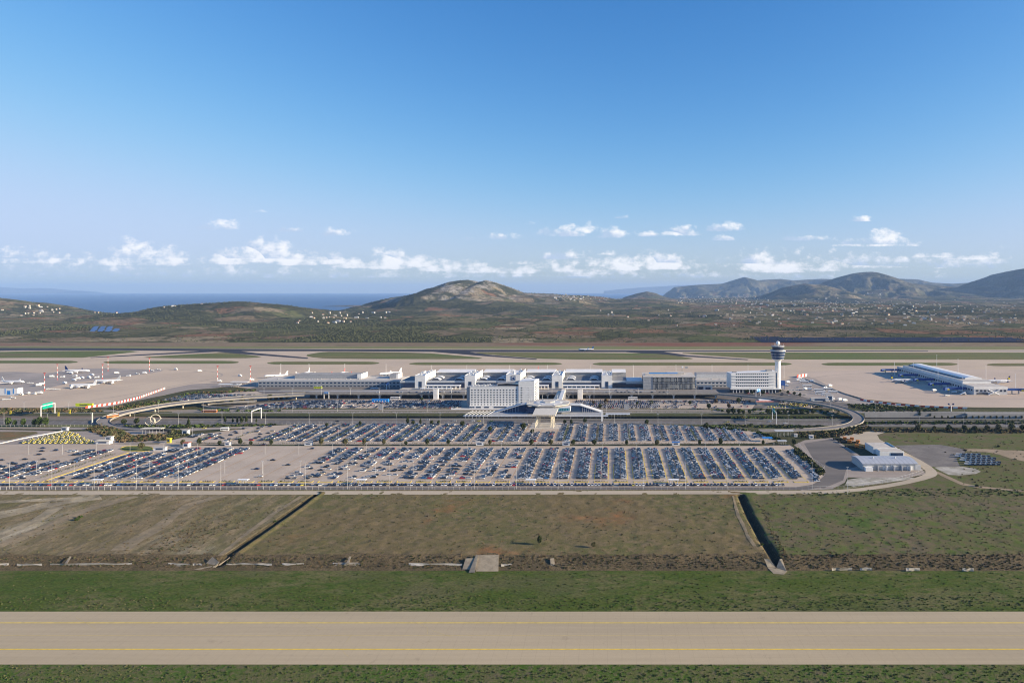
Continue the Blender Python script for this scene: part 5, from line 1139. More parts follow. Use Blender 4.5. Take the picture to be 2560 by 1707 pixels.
def mass_cars(name, items, cols=None):
    """items: (x, y, z, angle)"""
    V = []; Fc = []; mi = []; n = 0
    for (x, y, z, a) in items:
        v, f = TM[rng.integers(3)]; c, s_ = math.cos(a), math.sin(a); ci = cols if cols is not None else int(rng.choice(len(CN), p=CW))
        V.append(np.stack([v[:, 0] * c - v[:, 1] * s_ + x, v[:, 0] * s_ + v[:, 1] * c + y, v[:, 2] + z], 1)); Fc.append(f + n); n += 16
        mi.append([ci] * 5 + [len(CN)] * 4 + [ci])
    mats = ['paint_' + c.replace(' ', '_') for c in CN] + ['glass_dark']
    if cols is not None: mats = [cols_mat, 'glass_dark']; 
    return tag(np_mesh(name, np.concatenate(V), np.concatenate(Fc), mats, np.concatenate(mi)), kind='stuff')
def inpoly(x, y, pts):
    r = False; j = len(pts) - 1
    for i in range(len(pts)):
        if (pts[i][1] > y) != (pts[j][1] > y) and x < (pts[j][0] - pts[i][0]) * (y - pts[i][1]) / (pts[j][1] - pts[i][1]) + pts[i][0]: r = not r
        j = i
    return r
def pxof(x, y): return x * F / y + CX, H * F / y + CY
masses = []; singles = []
# near car park: double rows along +Y
XS = [6.9 + 15.7 * k for k in range(0, 10)] + [6.9 - 15.45 * k for k in range(1, 42)]
for X0 in sorted(XS):
    pb = pxof(X0, 540)[0]
    for s_ in (-1, 1):
        y = 541.5; run = 0
        while y < 645:
            px, py = pxof(X0, y); y += 2.5
            if pb > 1290: oc = .97 if py > 1128 else .93
            elif pb > 1000: oc = .62 + .3 * (py < 1150)
            elif pb > 720: oc = .55 + .35 * (py < 1150) - .25 * (1165 < py < 1190)
            elif pb > 455: oc = .015
            elif pb > 100: oc = .95
            else: oc = .93 if py > 1145 + (px < 190) * 22 - px * .08 else .12
            if -462 < X0 + 3 * s_ < -440: continue
            if px < 300 and py < 1128: continue
            if 300 < px < 420 and py < 1134: continue
            if run > 0: run -= 1; continue
            if random.random() > oc: run = random.choice([0, 0, 1, 2]) if 100 < pb < 1290 or pb < 100 else 0; continue
            if X0 > 130 and s_ > 0 and y < 548: continue
            masses.append((X0 + s_ * 2.6 + random.uniform(-.25, .25), y + random.uniform(-.15, .15), .05, (0 if random.random() < .5 else math.pi) + random.uniform(-.04, .04), pb))
for y in np.arange(536, 640, 2.5): masses.append((164 + (3 if y < 545 else 0) * -1, float(y), .05, random.choice([0, math.pi]) - .05, 2000))
# far car park
far_poly = [(470, 1090), (600, 1074), (700, 1064), (850, 1061.5), (1560, 1061.5), (1720, 1066), (1870, 1078), (1905, 1092), (1900, 1104), (470, 1107)]
FX = [1.5 + 16.6 * k for k in range(-32, 10)]; hedges = []
for k, X0 in enumerate(FX):
    hedge = (k % 2 == 1)
    if hedge: hedges.append(X0)
    for s_ in (-1, 1):
        y = 676.0
        while y < 764:
            px, py = pxof(X0, y); y += 2.5
            if not inpoly(px, py, far_poly): continue
            if -95 < X0 < -50 and y > 722: continue
            pb = pxof(X0, 676)[0]; oc = .95 if pb > 1250 else (.9 if pb > 800 else (.72 if pb > 640 else .16))
            if pb < 520: oc = .8 if s_ > 0 and py > 1085 else .1
            if random.random() > oc: continue
            masses.append((X0 + s_ * (3.6 if hedge else 2.6) + random.uniform(-.2, .2), y, .05, random.choice([0, math.pi]) + random.uniform(-.04, .04), pb))
# short stay car park, rows along X
for (py, w0) in ((1019.5, 1), (1016.8, 1), (1013.6, 1), (1011.4, 1), (1008.6, 1), (1006.8, 1), (1004.4, 1), (1002.6, .8)):
    Y = P(0, py).y; x = XA(560, Y)
    while x < XA(1870, Y):
        px = pxof(x, Y)[0]; x += 2.7
        if 1150 < px < 1432: continue
        if px < 560 + (1022 - py) * 9: continue
        oc = .93 if px < 850 else (.35 if px < 960 and py > 1007 else .85)
        if px > 1450: oc = .9 if px < 1640 else (.35 if py > 1008 else .9)
        if px > 1690: oc = .1 if py > 1008 else .95
        if random.random() < oc: masses.append((x, Y + random.uniform(-.3, .3), .07, random.choice([math.pi / 2, -math.pi / 2]) + random.uniform(-.05, .05), 9999))
for (py, x0, x1) in ((1001.5, 402, 470), (999, 410, 520), (996.6, 420, 560), (994.4, 430, 600), (992, 445, 610), (989.8, 460, 620), (987.5, 480, 632)):
    Y = P(0, py).y; x = XA(x0, Y)
    while x < XA(x1, Y):
        x += 2.8
        if random.random() < .9: masses.append((x, Y, .07, math.pi / 2 + random.uniform(-.05, .05), 9999))
# cars dropped at the departures kerb and those by the office block
for (py, x0, x1, z, oc) in ((981.5, 935, 1160, 7.05, .4), (981.5, 1495, 1670, 7.05, .55), (977.5, 1520, 1600, 7.05, .4), (984, 1835, 1990, .03, .6), (988, 1945, 2010, .03, .6), (970, 1958, 1985, .05, .5), (976, 1966, 2000, .05, .6), (1004, 2010, 2120, .05, .4)):
    Y = P(0, py, z).y; x = XA(x0, Y)
    while x < XA(x1, Y):
        x += 5.4
        if random.random() < oc: masses.append((x, Y, z, random.choice([0, math.pi, .3]), 9999))
# the largest 40 of the mass (front ends of the rows) are single objects, as is the whole fence row
front = sorted([m_ for m_ in masses if m_[1] < 546], key=lambda q: q[0])[:]
front = [q for q in front if -30 < pxof(q[0], q[1])[0] < 2100][:60]
fs = set(id(q) for q in front); mass_cars('parked_cars', [q[:4] for q in masses if id(q) not in fs])
cnt = {}
for q in front:
    col = CN[int(rng.choice(len(CN), p=CW))]; kd = random.choice(list(TYPES)); cnt[(col, kd)] = cnt.get((col, kd), 0) + 1
    car(kd, col, q[:3], q[3], '%s %s at the end of a row, %s such from left' % (col, kd, ordinal(cnt[(col, kd)])), group='cars at the near ends of the rows')
# fence row
Yr = P(0, 1213.2).y; x = XA(-14, Yr); cnt = {}; nrow = 0; shel = [243, 608, 903, 1327, 1684]
while True:
    px = pxof(x, Yr)[0]
    if px > 1962: break
    ang = R(62) if px > 900 else R(36); step_ = 2.62 if px > 900 else 3.35
    if px > 820: ang = R(90)
    if random.random() < .97 and nrow < 236:
        col = CN[int(rng.choice(len(CN), p=CW))]; kd = random.choice(list(TYPES)); cnt[(col, kd)] = cnt.get((col, kd), 0) + 1; nrow += 1
        if nrow in (70, 160, 232): col = 'yellow'; cnt[(col, kd)] = cnt.get((col, kd), 0) + 1
        car(kd, col, (x, Yr + random.uniform(-.25, .25), .085), ang + random.uniform(-.03, .03) + (math.pi if random.random() < .6 and px > 820 else 0), '%s %s in the fence row, %s such from the left' % (col, kd, ordinal(cnt[(col, kd)])), group='cars parked in the row along the fence')
    x += step_
# taxis in the two taxi lots: all single objects
def make_taxi():
    o = make_car('saloon', 'yellow', 'taxi'); MB().box(-.1, .1, -.28, .28, 1.42, 1.58).build('roof_sign', 'white_panel', o); return o
proto_t = make_taxi(); used = False; nt_ = 0
def taxi(loc, rz, label, group=None):
    global used
    o = copy_tree(proto_t) if used else proto_t; used = True; o.location = loc; o.rotation_euler = (0, 0, rz); return tag(o, label, 'taxi', group)
lotL = [(40, 1109), (156, 1080), (178, 1080), (238, 1109)]
r_ = 0
for py in np.arange(1081.5, 1109.6, 1.55):
    Y = P(0, float(py)).y; x = XA(30, Y) + random.uniform(-2.6, 2.6); r_ += 1; c_ = 0
    while x < XA(245, Y):
        px = pxof(x, Y)[0]
        if inpoly(px, float(py), lotL) and random.random() < .93 and nt_ < 215:
            c_ += 1; nt_ += 1; taxi((x, Y + random.uniform(-.5, .5), .09), R(-20) + random.uniform(-.3, .3), 'yellow taxi in the left lot, %s row from back, %s from left' % (ordinal(r_), ordinal(c_)), 'taxis packed in the left taxi lot')
        x += random.uniform(4.7, 5.6)
rows = [(1018.5, 1920, 2018), (1016.4, 1926, 2010), (1014, 1932, 2020), (1011.6, 1950, 2030), (1009.2, 1968, 2034)]
for i, (py, a, b_) in enumerate(rows):
    Y = P(0, py).y; x = XA(a, Y); c_ = 0
    while x < XA(b_, Y) and nt_ < 290:
        if random.random() < .72 and not (1964 < pxof(x, Y)[0] < 1970):
            c_ += 1; nt_ += 1; taxi((x, Y, .06), R(60) + random.uniform(-.1, .1), 'yellow taxi under the right ramp, %s row from front, %s from left' % (ordinal(i + 1), ordinal(c_)), 'taxis in the lot under the right ramp')
        x += 3.6
poly('taxi_lot', [(1905, 1021), (1925, 1011), (1960, 1006), (2045, 1010), (2030, 1021)], 'asphalt_pale', 0.055)
for px, py, a, lab in ((560 - 50, 1071, 0, 'yellow taxi alone on the road above the far car park'), (1197, 1053, 3.1, 'yellow taxi on the highway, left one of two before the gate'), (1228, 1053.5, 3.1, 'yellow taxi on the highway, right one of two before the gate'), (1819, 1055, 0, 'yellow taxi on the highway below the right taxi lot'), (1382, 1051, 0, 'yellow taxi passing behind the station gate'), (2440, 1033, 0, 'yellow taxi on the far right service road')):
    taxi(tuple(P(px, py)[:2]) + (.06,), a, lab)
for px, py, z, col, lab in ((1032, 1050.8, .05, 'dark blue', 'dark blue car driving on the highway left of the hotel'), (1069, 1049.8, .05, 'silver', 'silver car on the highway below the hotel, first of three'), (1136, 1052.5, .05, 'silver', 'silver car on the highway below the hotel, middle of three'), (1182, 1052.5, .05, 'white', 'white car on the highway below the hotel, last of three'),
    (843, 1053.5, .05, 'black', 'black car on the highway left of the parking entrance'), (1926, 1054.5, .05, 'silver', 'silver car on the highway left of the green gantry'), (1964, 1059, .05, 'white', 'white car on the highway right of the green gantry'), (2540, 1067, .05, 'white', 'white car on the highway at the far right edge'), (2487, 1031, .06, 'dark blue', 'dark blue car on the far right service road'), (2530, 1032, .06, 'silver', 'silver car on the far right service road'),
    (660, 1112.3, .06, 'red', 'red car at the corner of the empty part of the near lot'), (1900, 987.5, 7.05, 'black', 'black van on the right ramp below the office block')):
    car('saloon', col, tuple(P(px, py, z)[:2]) + (z,), random.choice([0, math.pi]), lab, name='moving_car')
# stray cars in the empty part of the near car park and on the left tarmac
for i, (px, py, col) in enumerate(((642, 1173, 'dark blue'), (650, 1192, 'silver'), (682, 1151, 'black'), (720, 1163, 'dark grey'), (97, 1137, 'black'), (62, 1149, 'black'), (4, 1151, 'dark grey'), (107, 1121, 'dark blue'), (30, 1158, 'black'), (84, 1156, 'dark blue'), (108, 1149, 'black'), (600, 1134, 'red'))):
    car('saloon', col, tuple(P(px, py)[:2]) + (.06,), 0.0, '%s car standing alone on open tarmac, %s of these from %s' % (col, ordinal(i + 1) if i < 4 else ordinal(i - 3), 'the empty middle bays' if i < 4 else 'the left corner'), group='lone cars on open tarmac')

# ---- buses, trucks
def make_bus(L, col, name, wcol='glass_dark', h=3.1):
    b = MB(); b.prism([(-L / 2, -1.25), (L / 2, -1.25), (L / 2, 1.25), (-L / 2, 1.25)], .35, h)
    o = b.build(name, col); MB().box(-L / 2 + .3, L / 2 + .02, -1.29, 1.29, 1.45, 2.45).build('windows', wcol, o); MB().box(-L / 2 + .6, L / 2 - .6, -1.05, 1.05, h + .01, h + .25).build('roof_unit', 'white_panel', o)
    for sx_ in (-L * .3, L * .34):
        for sy in (-1, 1): MB().tube((sx_, sy * 1.0, .5), (sx_, sy * 1.28, .5), .5, .5, 10).build('wheel', 'rubber', o)
    return o
def bus(px, py, z, rz, L, col, label, name='bus', cat='bus', group=None, h=3.1):
    o = make_bus(L, col, name, h=h); q = P(px, py, z); o.location = (q.x, q.y, z + .06); o.rotation_euler = (0, 0, rz); return tag(o, label, cat, group)
bus(281, 1043.2, 3.9, R(58), 12, 'orange', 'orange and blue bus descending the left curving ramp')
bus(524, 1030.5, 0, 0, 18, 'orange', 'long orange articulated bus on the road beside the railway wall', 'articulated_bus')
bus(562, 1076, 0, R(8), 8, 'white_panel', 'white motorhome at the top of the far car park', 'motorhome', 'motorhome')
bus(988, 998, 0, 0, 13, 'white_panel', 'white coach behind the short stay car park, left of the hotel', 'coach', 'coach')
bus(1582, 998.5, 0, 0, 13, 'white_panel', 'white coach behind the short stay car park, right of the station', 'coach', 'coach')
bus(795, 971, 0, 0, 12, 'lime', 'green and white bus in front of the concourse', 'bus', 'bus')
bus(936, 975.5, 0, 0, 12, 'white_panel', 'white and blue bus at the right end of the concourse', 'bus', 'bus')
for i, (px, py) in enumerate(((2010, 957), (2018, 967), (2046, 978), (2052, 982), (2070, 975), (2082, 982), (2050, 986), (2066, 989))):
    bus(px, py, 0, R(-4), 13.5, 'white_panel', 'white apron bus in the yard right of the tower, %s from the back' % ordinal(i + 1), 'apron_bus', 'bus', 'white apron buses in the yard')
random.seed(21)
TR = {}
def truck(px, py, label, kind='box', rz=0.0, s_=1.0, group='service vehicles on the apron'):
    if kind not in TR:
        if kind == 'box': b = MB().box(-3, 1.2, -1.2, 1.2, .7, 3.2, 0).box(1.4, 3.0, -1.1, 1.1, .5, 2.4, 0).box(-3, 3, -1, 1, .4, .68, 1); nm = 'service_truck'; mt = ['white_panel', 'rubber']
        elif kind == 'loader': b = MB().box(-3.5, 2.5, -1.3, 1.3, .6, 1.3, 0).box(1.0, 2.6, -1.2, 1.2, 1.3, 2.6, 0).tube((-3.4, 0, 1.4), (2.2, 0, 2.6), .5, .5, 4, 0).box(-3, 2, -1, 1, .15, .58, 1); nm = 'belt_loader'; mt = ['white_panel', 'rubber']
        elif kind == 'stairs': b = MB().prism([(-4, -1), (2.5, -1), (2.5, 1), (-4, 1)], [.6, 2.8, 2.8, .6], [1.0, 4.2, 4.2, 1.0], 0).box(-3, 3, -1.1, 1.1, .3, .58, 1).box(2, 3.6, -1, 1, .6, 2.2, 0); nm = 'stair_truck'; mt = ['white_panel', 'rubber']
        else: b = MB().box(-2.2, 0, -1, 1, .5, 1.5, 0).box(.2, 2.4, -.9, .9, .5, 1.3, 0).box(-5.2, -2.6, -1, 1, .6, 1.9, 0); nm = 'baggage_cart'; mt = ['pale_grey']
        o = TR[kind] = b.build(nm, mt)
        MB().box(1.9, 3.06, -1.0, 1.0, 1.5, 2.1).build('windscreen', 'glass_dark', o) if kind != 'cart' else None
    else: o = copy_tree(TR[kind])
    q = P(px, py); o.location = (q.x, q.y, .08); o.rotation_euler = (0, 0, rz); o.scale = (s_,) * 3
    return tag(o, label, {'box': 'truck', 'loader': 'belt loader', 'stairs': 'stair truck', 'cart': 'baggage cart'}[kind], group)
tl = [(178, 935, 'box', 'white service truck below the blue tailed jet, nearer its nose'), (130, 943, 'box', 'white truck left of the second striped mast'), (157, 943.5, 'loader', 'belt loader between the striped masts'), (188, 941, 'loader', 'belt loader under the blue tailed jet wing'), (230, 939, 'box', 'white truck left of the middle striped mast'), (243, 945, 'loader', 'low loader left of the middle striped mast'), (292, 934, 'box', 'white box truck beside the rear striped masts'), (322, 941, 'loader', 'tilted white loader right of the striped masts'),
 (362, 934, 'box', 'white truck at the right of the parked vehicles'), (345, 935.5, 'cart', 'baggage cart left of the rightmost truck'), (382, 927.5, 'cart', 'baggage carts right of the tallest striped mast'), (398, 925, 'cart', 'baggage carts at the far right of the stand'), (78, 959, 'cart', 'baggage cart in front of the left jet'), (162, 959.5, 'box', 'white truck left of the stair-served jets'), (196, 948, 'box', 'white long truck at the middle of the stand'), (205, 946.5, 'box', 'second white long truck at the middle of the stand'), (185, 952, 'box', 'white and blue truck near the stand middle'), (223, 945.5, 'box', 'white van near the stand middle'),
 (97, 965, 'box', 'white container truck left of the first striped mast'), (105, 962, 'box', 'second container truck left of the first striped mast'), (128, 973.5, 'cart', 'baggage cart right of the first striped mast'), (145, 975, 'cart', 'dark cart right of the first striped mast'), (70, 985, 'loader', 'belt loader above the white and blue shed'), (85, 986, 'loader', 'second belt loader above the white and blue shed'), (100, 984.5, 'box', 'small white truck right of the shed'), (52, 988, 'stairs', 'white stair truck right of the shed'), (20, 1000, 'cart', 'row of carts below the shed'), (34, 996, 'cart', 'dark cart below the shed'), (440, 925, 'box', 'white bus-like truck on the taxi lane'), (500, 929, 'box', 'small truck on the apron between the striped masts'), (600, 941, 'box', 'small truck left of the concourse'), (630, 951, 'box', 'white truck by the right striped mast'), (549, 955, 'box', 'white truck by the left striped mast of the concourse'),
 (2000, 947, 'box', 'white truck at the back of the bus yard, left'), (2008, 952, 'box', 'white truck at the back of the bus yard, middle'), (1996, 952, 'box', 'white van at the back of the bus yard'), (2016, 957, 'box', 'second row truck in the bus yard'), (2030, 955, 'box', 'grey van at the back of the bus yard'), (1970, 957, 'box', 'white van beside the control tower'), (1966, 966, 'box', 'white truck beside the control tower'), (2014, 974, 'box', 'small white van in the middle of the bus yard'), (2024, 975, 'box', 'white pickup in the middle of the bus yard'), (2063, 971, 'loader', 'dark loader right of the buses'), (2075, 966, 'box', 'row of vans by the blast fence'), (2101, 1001, 'box', 'white box truck at the lower right of the bus yard'), (2112, 1003, 'box', 'dark truck at the lower right of the bus yard'), (2080, 999, 'box', 'white van at the lower end of the bus yard'),
 (2336, 978, 'box', 'white van under the satellite jet bridges'), (2386, 982, 'loader', 'belt loader near the satellite front'), (2408, 987, 'stairs', 'white passenger stair truck at the near corner of the satellite'), (2370, 990, 'cart', 'baggage carts in front of the satellite'), (2300, 952, 'box', 'small van beside the left jet at the satellite')]
for i, (px, py, kd, lab) in enumerate(tl): truck(px, py, lab, kd, random.uniform(-.4, .5), 1.12)
# orange snow ploughs on the depot yard and black and white trailers
def plough(px, py, label):
    q = P(px, py); t = empty('snow_plough', q + Vector((0, 0, .07)), R(random.uniform(-35, -20)), label, 'snow plough', 'orange snow ploughs on the depot yard')
    MB().box(1.5, 5, -1.3, 1.3, .8, 3.4).build('cab', 'orange', t); MB().box(-6, 1.4, -1.0, 1.0, .8, 1.5).build('chassis', 'rubber', t); MB().tube((-7, -1.8, .8), (-7, 1.8, .8), .7, .7, 8).build('brush', 'rubber', t); MB().box(5.02, 5.2, -1.0, 1.0, 2, 3).build('windscreen', 'glass_dark', t)
    for a in (-4, 3):
        for s_ in (-1, 1): MB().tube((a, s_ * 1.0, .6), (a, s_ * 1.35, .6), .6, .6, 8).build('wheel', 'rubber', t)
for px, py, lab in ((2103, 1100, 'orange snow plough, rear left'), (2121, 1101, 'orange snow plough, rear right'), (2115, 1107, 'orange snow plough, middle left'), (2136, 1107.5, 'orange snow plough, middle right'), (2133, 1119, 'orange snow plough, front left'), (2156, 1120, 'orange snow plough, front right')): plough(px, py, lab)
for r_ in range(6):
    for c_ in range(6):
        py = 1138 + r_ * 5; px = 2400 + c_ * 13 + r_ * 6 - (8 if r_ % 2 else 0)
        if px > 2492 or (r_ == 0 and c_ > 3): continue
        q = P(px, py); t = empty('trailer', q + Vector((0, 0, .06)), R(-14), 'grey trailer in the parked cluster, %s row from back, %s from left' % (ordinal(r_ + 1), ordinal(c_ + 1)), 'trailer', 'trailers clustered on the right field')
        MB().box(-3.4, 1.6, -1.2, 1.2, .9, 1.5).build('bed', 'pale_grey', t); MB().box(1.8, 4.0, -1.1, 1.1, .4, 2.1).build('tractor', 'dark_grey', t)

# ---- aircraft
simple('aircraft_white', (.80, .80, .80), .35, var=.03, spec=.5)
def aircraft(px, py, L, rz, tailmat, label, body='aircraft_white', z=0.09, text=None, stairs=False):
    q = P(px, py); t = empty('airliner', (q.x, q.y, z), rz, label, 'airliner'); r = L * .052; zc = r + 1.6
    mb = MB(); n = 14; prof = [(-.5, .12, .55), (-.46, .3, .45), (-.36, .75, .18), (-.25, 1, 0), (.36, 1, 0), (.43, .86, -.06), (.475, .55, -.15), (.5, .12, -.25)]
    v = []; f = []
    for (u, s_, dz) in prof:
        for i in range(n):
            a = 2 * math.pi * i / n; v.append((u * L, r * s_ * math.cos(a), zc + r * (dz + s_ * math.sin(a))))
    for k in range(len(prof) - 1):
        for i in range(n): f.append((k * n + i, k * n + (i + 1) % n, (k + 1) * n + (i + 1) % n, (k + 1) * n + i))
    f += [tuple(range(n))[::-1], tuple(range((len(prof) - 1) * n, len(prof) * n))]
    mb.add(v, [tuple(reversed(q_)) for q_ in f]); mb.build('fuselage', body, t, smooth=True)
    for s_ in (-1, 1):
        ww = [(.10 * L, s_ * r * .6), (-.10 * L, s_ * .46 * L), (-.14 * L, s_ * .46 * L), (-.07 * L, s_ * r * .6)]
        if s_ > 0: pass
        else: ww = ww[::-1]
        MB().prism(ww, [zc - r * .5 + (abs(p_[1]) / L) * 2.4 for p_ in ww], [zc - r * .5 + .35 + (abs(p_[1]) / L) * 2.4 for p_ in ww]).build('wing', 'aircraft_white', t)
        MB().box(-.155 * L, -.10 * L, s_ * .46 * L - .12, s_ * .46 * L + .12, zc + .3, zc + 2.6).build('winglet', tailmat, t)
        tw = [(-.40 * L, s_ * r * .25), (-.47 * L, s_ * .17 * L), (-.495 * L, s_ * .17 * L), (-.475 * L, s_ * r * .25)]
        if s_ < 0: tw = tw[::-1]
        MB().prism(tw, zc + r * .3, zc + r * .3 + .25).build('tailplane', 'aircraft_white', t)
        MB().tube((.115 * L, s_ * .155 * L, zc - r * .95), (-.0 * L, s_ * .155 * L, zc - r * .95), r * .5, r * .36, 10).build('engine', 'aircraft_white', t)
        MB().tube((-.02 * L, s_ * 2.8, 0), (-.02 * L, s_ * 2.8, zc - r * .6), .4, .3, 6).build('landing_gear', 'rubber', t)
    MB().tube((.38 * L, 0, 0), (.38 * L, 0, zc - r * .6), .3, .25, 6).build('landing_gear', 'rubber', t)
    fin = [(-.36 * L, zc + r * .7), (-.455 * L, zc + r * .95 + .155 * L), (-.505 * L, zc + r * .95 + .155 * L), (-.475 * L, zc + r * .6)]
    v = [(x, -.22, z_) for x, z_ in fin] + [(x, .22, z_) for x, z_ in fin]
    o = MB().add(v, [(0, 1, 2, 3), (7, 6, 5, 4), (0, 4, 5, 1), (1, 5, 6, 2), (2, 6, 7, 3), (3, 7, 4, 0)]).build('tail_fin', tailmat, t)
    wn = MB().box(-.30 * L, .36 * L, -r - .015, r + .015, zc + r * .15, zc + r * .3); wn.build('window_line', 'mid_grey', t)
    MB().box(.455 * L, .475 * L, -r * .5, r * .5, zc + r * .12, zc + r * .36).build('cockpit_window', 'glass_dark', t)
    return t, zc, r, fin
aircraft(193.5, 932, 44, R(3), 'navy', 'white airliner with dark blue tail on the left apron, nose to the right')
aircraft(32, 959.5, 39, R(-3), 'pale_grey', 'white airliner with pale tail near the left edge of the apron')
def stairs_at(px, py, label):
    truck(px, py, label, 'stairs', R(120), 1.3)
aircraft(207, 969, 41, R(183), 'aircraft_white', 'white airliner with boarding stairs, nearest on the left apron')
aircraft(268, 957.5, 41, R(184), 'pale_grey', 'white airliner with boarding stairs beside the middle striped mast')
for px, py, lab in ((180, 970, 'boarding stairs at the nose of the nearest left airliner'), (222, 970.5, 'boarding stairs at the tail of the nearest left airliner'), (282, 959.5, 'boarding stairs at the tail of the airliner by the striped mast')): stairs_at(px, py, lab)
aircraft(690, 944, 38, R(200), 'aircraft_white', 'white airliner tail rising behind the left half of the concourse')
aircraft(760, 939, 38, R(265), 'aircraft_white', 'white tail fin behind the concourse roof block')
aircraft(851, 939, 38, R(268), 'red_paint', 'red and yellow tail fin behind the right part of the concourse')
aircraft(976, 938, 40, R(212), 'aircraft_white', 'white airliner standing behind the right end of the concourse')
aircraft(1342, 934, 38, R(268), 'red_paint', 'airliner tail with red base behind the middle terminal tower')
t_, zc, r, fin = aircraft(1465, 876.8, 38, R(180), 'blue_paint', 'white airliner rolling on the far runway, blue patterned tail')
def emblem(t, fin, L):
    cx_ = (fin[0][0] + fin[3][0]) / 2 - L * .03; cz = fin[0][1] + L * .07
    MB().tube((cx_, -.3, cz), (cx_, .3, cz), 1.5, 1.5, 12).build('tail_emblem', 'yellow', t)
for (px, py, rz, lab) in ((2257, 956, R(0), 'white airliner with dark blue tail and yellow emblem left of the satellite'), (2495, 958, R(180), 'white airliner with dark blue tail and yellow emblem right of the satellite')):
    t, zc, r, fin = aircraft(px, py, 39.5, rz, 'navy', lab); emblem(t, fin, 39.5)
    MB().prism([(-18, -r * .62), (14, -r * .62), (14, r * .62), (-18, r * .62)], zc - r * .99, zc - r * .74).build('belly', 'navy', t)
    for s_ in (-1, 1):
        cu = bpy.data.curves.new('lettering', 'FONT'); cu.body = 'RYANAIR'; cu.size = 2.0; cu.extrude = .02; cu.align_x = 'CENTER'; cu.materials.append(M['navy'])
        o_ = bpy.data.objects.new('lettering', cu); C.objects.link(o_); bpy.context.view_layer.update(); me_ = bpy.data.meshes.new_from_object(o_.evaluated_get(bpy.context.evaluated_depsgraph_get())); bpy.data.objects.remove(o_)
        o = bpy.data.objects.new('lettering', me_); o.parent = t; C.objects.link(o); o.location = (1, s_ * (r + .05), zc + .2); o.rotation_euler = (R(90), 0, 0 if s_ < 0 else R(180))

# ---- striped masts and lamp posts
def striped(px, py, h, label):
    q = P(px, py); t = empty('striped_mast', q, 0, label, 'floodlight mast', 'red and white striped apron masts'); n = 7
    for i in range(n): MB().tube((0, 0, h * i / n), (0, 0, h * (i + 1) / n), .36 - .02 * i, .34 - .02 * i, 8).build('mast_section', ['red_paint', 'white_panel'][i % 2], t)
    MB().box(-1.8, 1.8, -.3, .3, h, h + .7).build('floodlight_bar', 'red_paint', t)
for px, py, ty, lab in ((111.5, 977.5, 933, 'red and white striped mast at the left, nearest'), (143, 950, 911, 'red and white striped mast left of the blue tailed jet'), (256.5, 948.5, 911, 'red and white striped mast behind the middle airliner'), (270, 928.5, 893, 'tallest-looking red and white striped mast at the back'), (373.5, 929, 895, 'red and white striped mast at the right of the parked carts'), (544, 954.5, 915, 'red and white striped mast left of the concourse, left one'), (626, 954, 915, 'red and white striped mast left of the concourse, right one')):
    Y = P(0, py).y; striped(px, py, (py - ty) * Y / F, lab)
me_pole = {}
def lamp(px, py, h, label, group, z=0.0, r=.16, arm=1.6, mat='steel'):
    k = (h, r, arm, mat)
    if k not in me_pole:
        me_pole[k] = (MB().tube((0, 0, 0), (0, 0, h), r, r * .6, 6).mesh('pole', mat), MB().box(-arm, arm, -.12, .12, h, h + .16).box(-arm, -arm + .7, -.2, .2, h - .08, h).box(arm - .7, arm, -.2, .2, h - .08, h).mesh('lamp_head', mat))
    a, b_ = me_pole[k]; o = bpy.data.objects.new('lamp_post', a); q = P(px, py, z); o.location = (q.x, q.y, z); C.objects.link(o); tag(o, label, 'lamp post', group)
    c_ = bpy.data.objects.new('lamp_head', b_); c_.parent = o; C.objects.link(c_); return o
for i in range(20): lamp(24 + 105.6 * i, 1222.2, 20, 'tall lamp post along the perimeter fence, %s from the left' % ordinal(i + 1), 'tall lamp posts along the perimeter fence', r=.10, arm=.9)
lamp(2119, 1236, 20, 'tall lamp post on a round base beside the perimeter road bend', 'tall lamp posts along the perimeter fence', r=.10, arm=.9)
n_ = 0
for X0 in sorted(XS)[::2]:
    for y in (560, 625):
        px, py = pxof(X0, y)
        if 0 < px < 2050: n_ += 1; lamp(px, py, 10, 'slim lamp post among the rows of the near car park, %s from the left' % ordinal(n_), 'lamp posts in the near car park', z=.05, r=.09, arm=.9)
n_ = 0
for X0 in FX[::3]:
    for y in (700,):
        px, py = pxof(X0, y)
        if 480 < px < 1900: n_ += 1; lamp(px, py, 10, 'slim lamp post among the rows of the far car park, %s from the left' % ordinal(n_), 'lamp posts in the far car park', z=.05, r=.09, arm=.9)
for i in range(24): lamp(10 + 109 * i, 1060 + (0 if i < 14 else (i - 13) * .8), 12, 'lamp post on the near side of the highway, %s from the left' % ordinal(i + 1), 'lamp posts along the highway', r=.11, arm=1.3)
for i in range(22): lamp(60 + 112 * i, 1031, 13, 'lamp post on the road beyond the railway, %s from the left' % ordinal(i + 1), 'lamp posts beyond the railway', r=.11, arm=1.3)
for i, px in enumerate((702, 772.5, 862, 965, 1078, 1167, 1273, 1369, 1477, 1583, 1690, 1780, 1870, 1960)): lamp(px, 941 if px < 1000 else 945, 22, 'tall white apron mast behind the terminal, %s from the left' % ordinal(i + 1), 'white apron masts behind the terminal', r=.32, arm=.7, mat='white_panel')
for i, (px, py) in enumerate(((2236, 938), (2284, 942), (2345, 965), (2407, 982), (2342, 918), (2395, 930), (2465, 950), (2539, 975))): lamp(px, py, 24, 'white apron mast around the satellite, %s from the left' % ordinal(sorted([2236, 2284, 2345, 2407, 2342, 2395, 2465, 2539]).index(px) + 1), 'white apron masts around the satellite', r=.32, arm=.7, mat='white_panel')
for i in range(16): lamp(660 + 72 * i, 986.5, 9, 'slim lamp post on the departures viaduct, %s from the left' % ordinal(i + 1), 'lamp posts on the departures viaduct', z=7, r=.14)
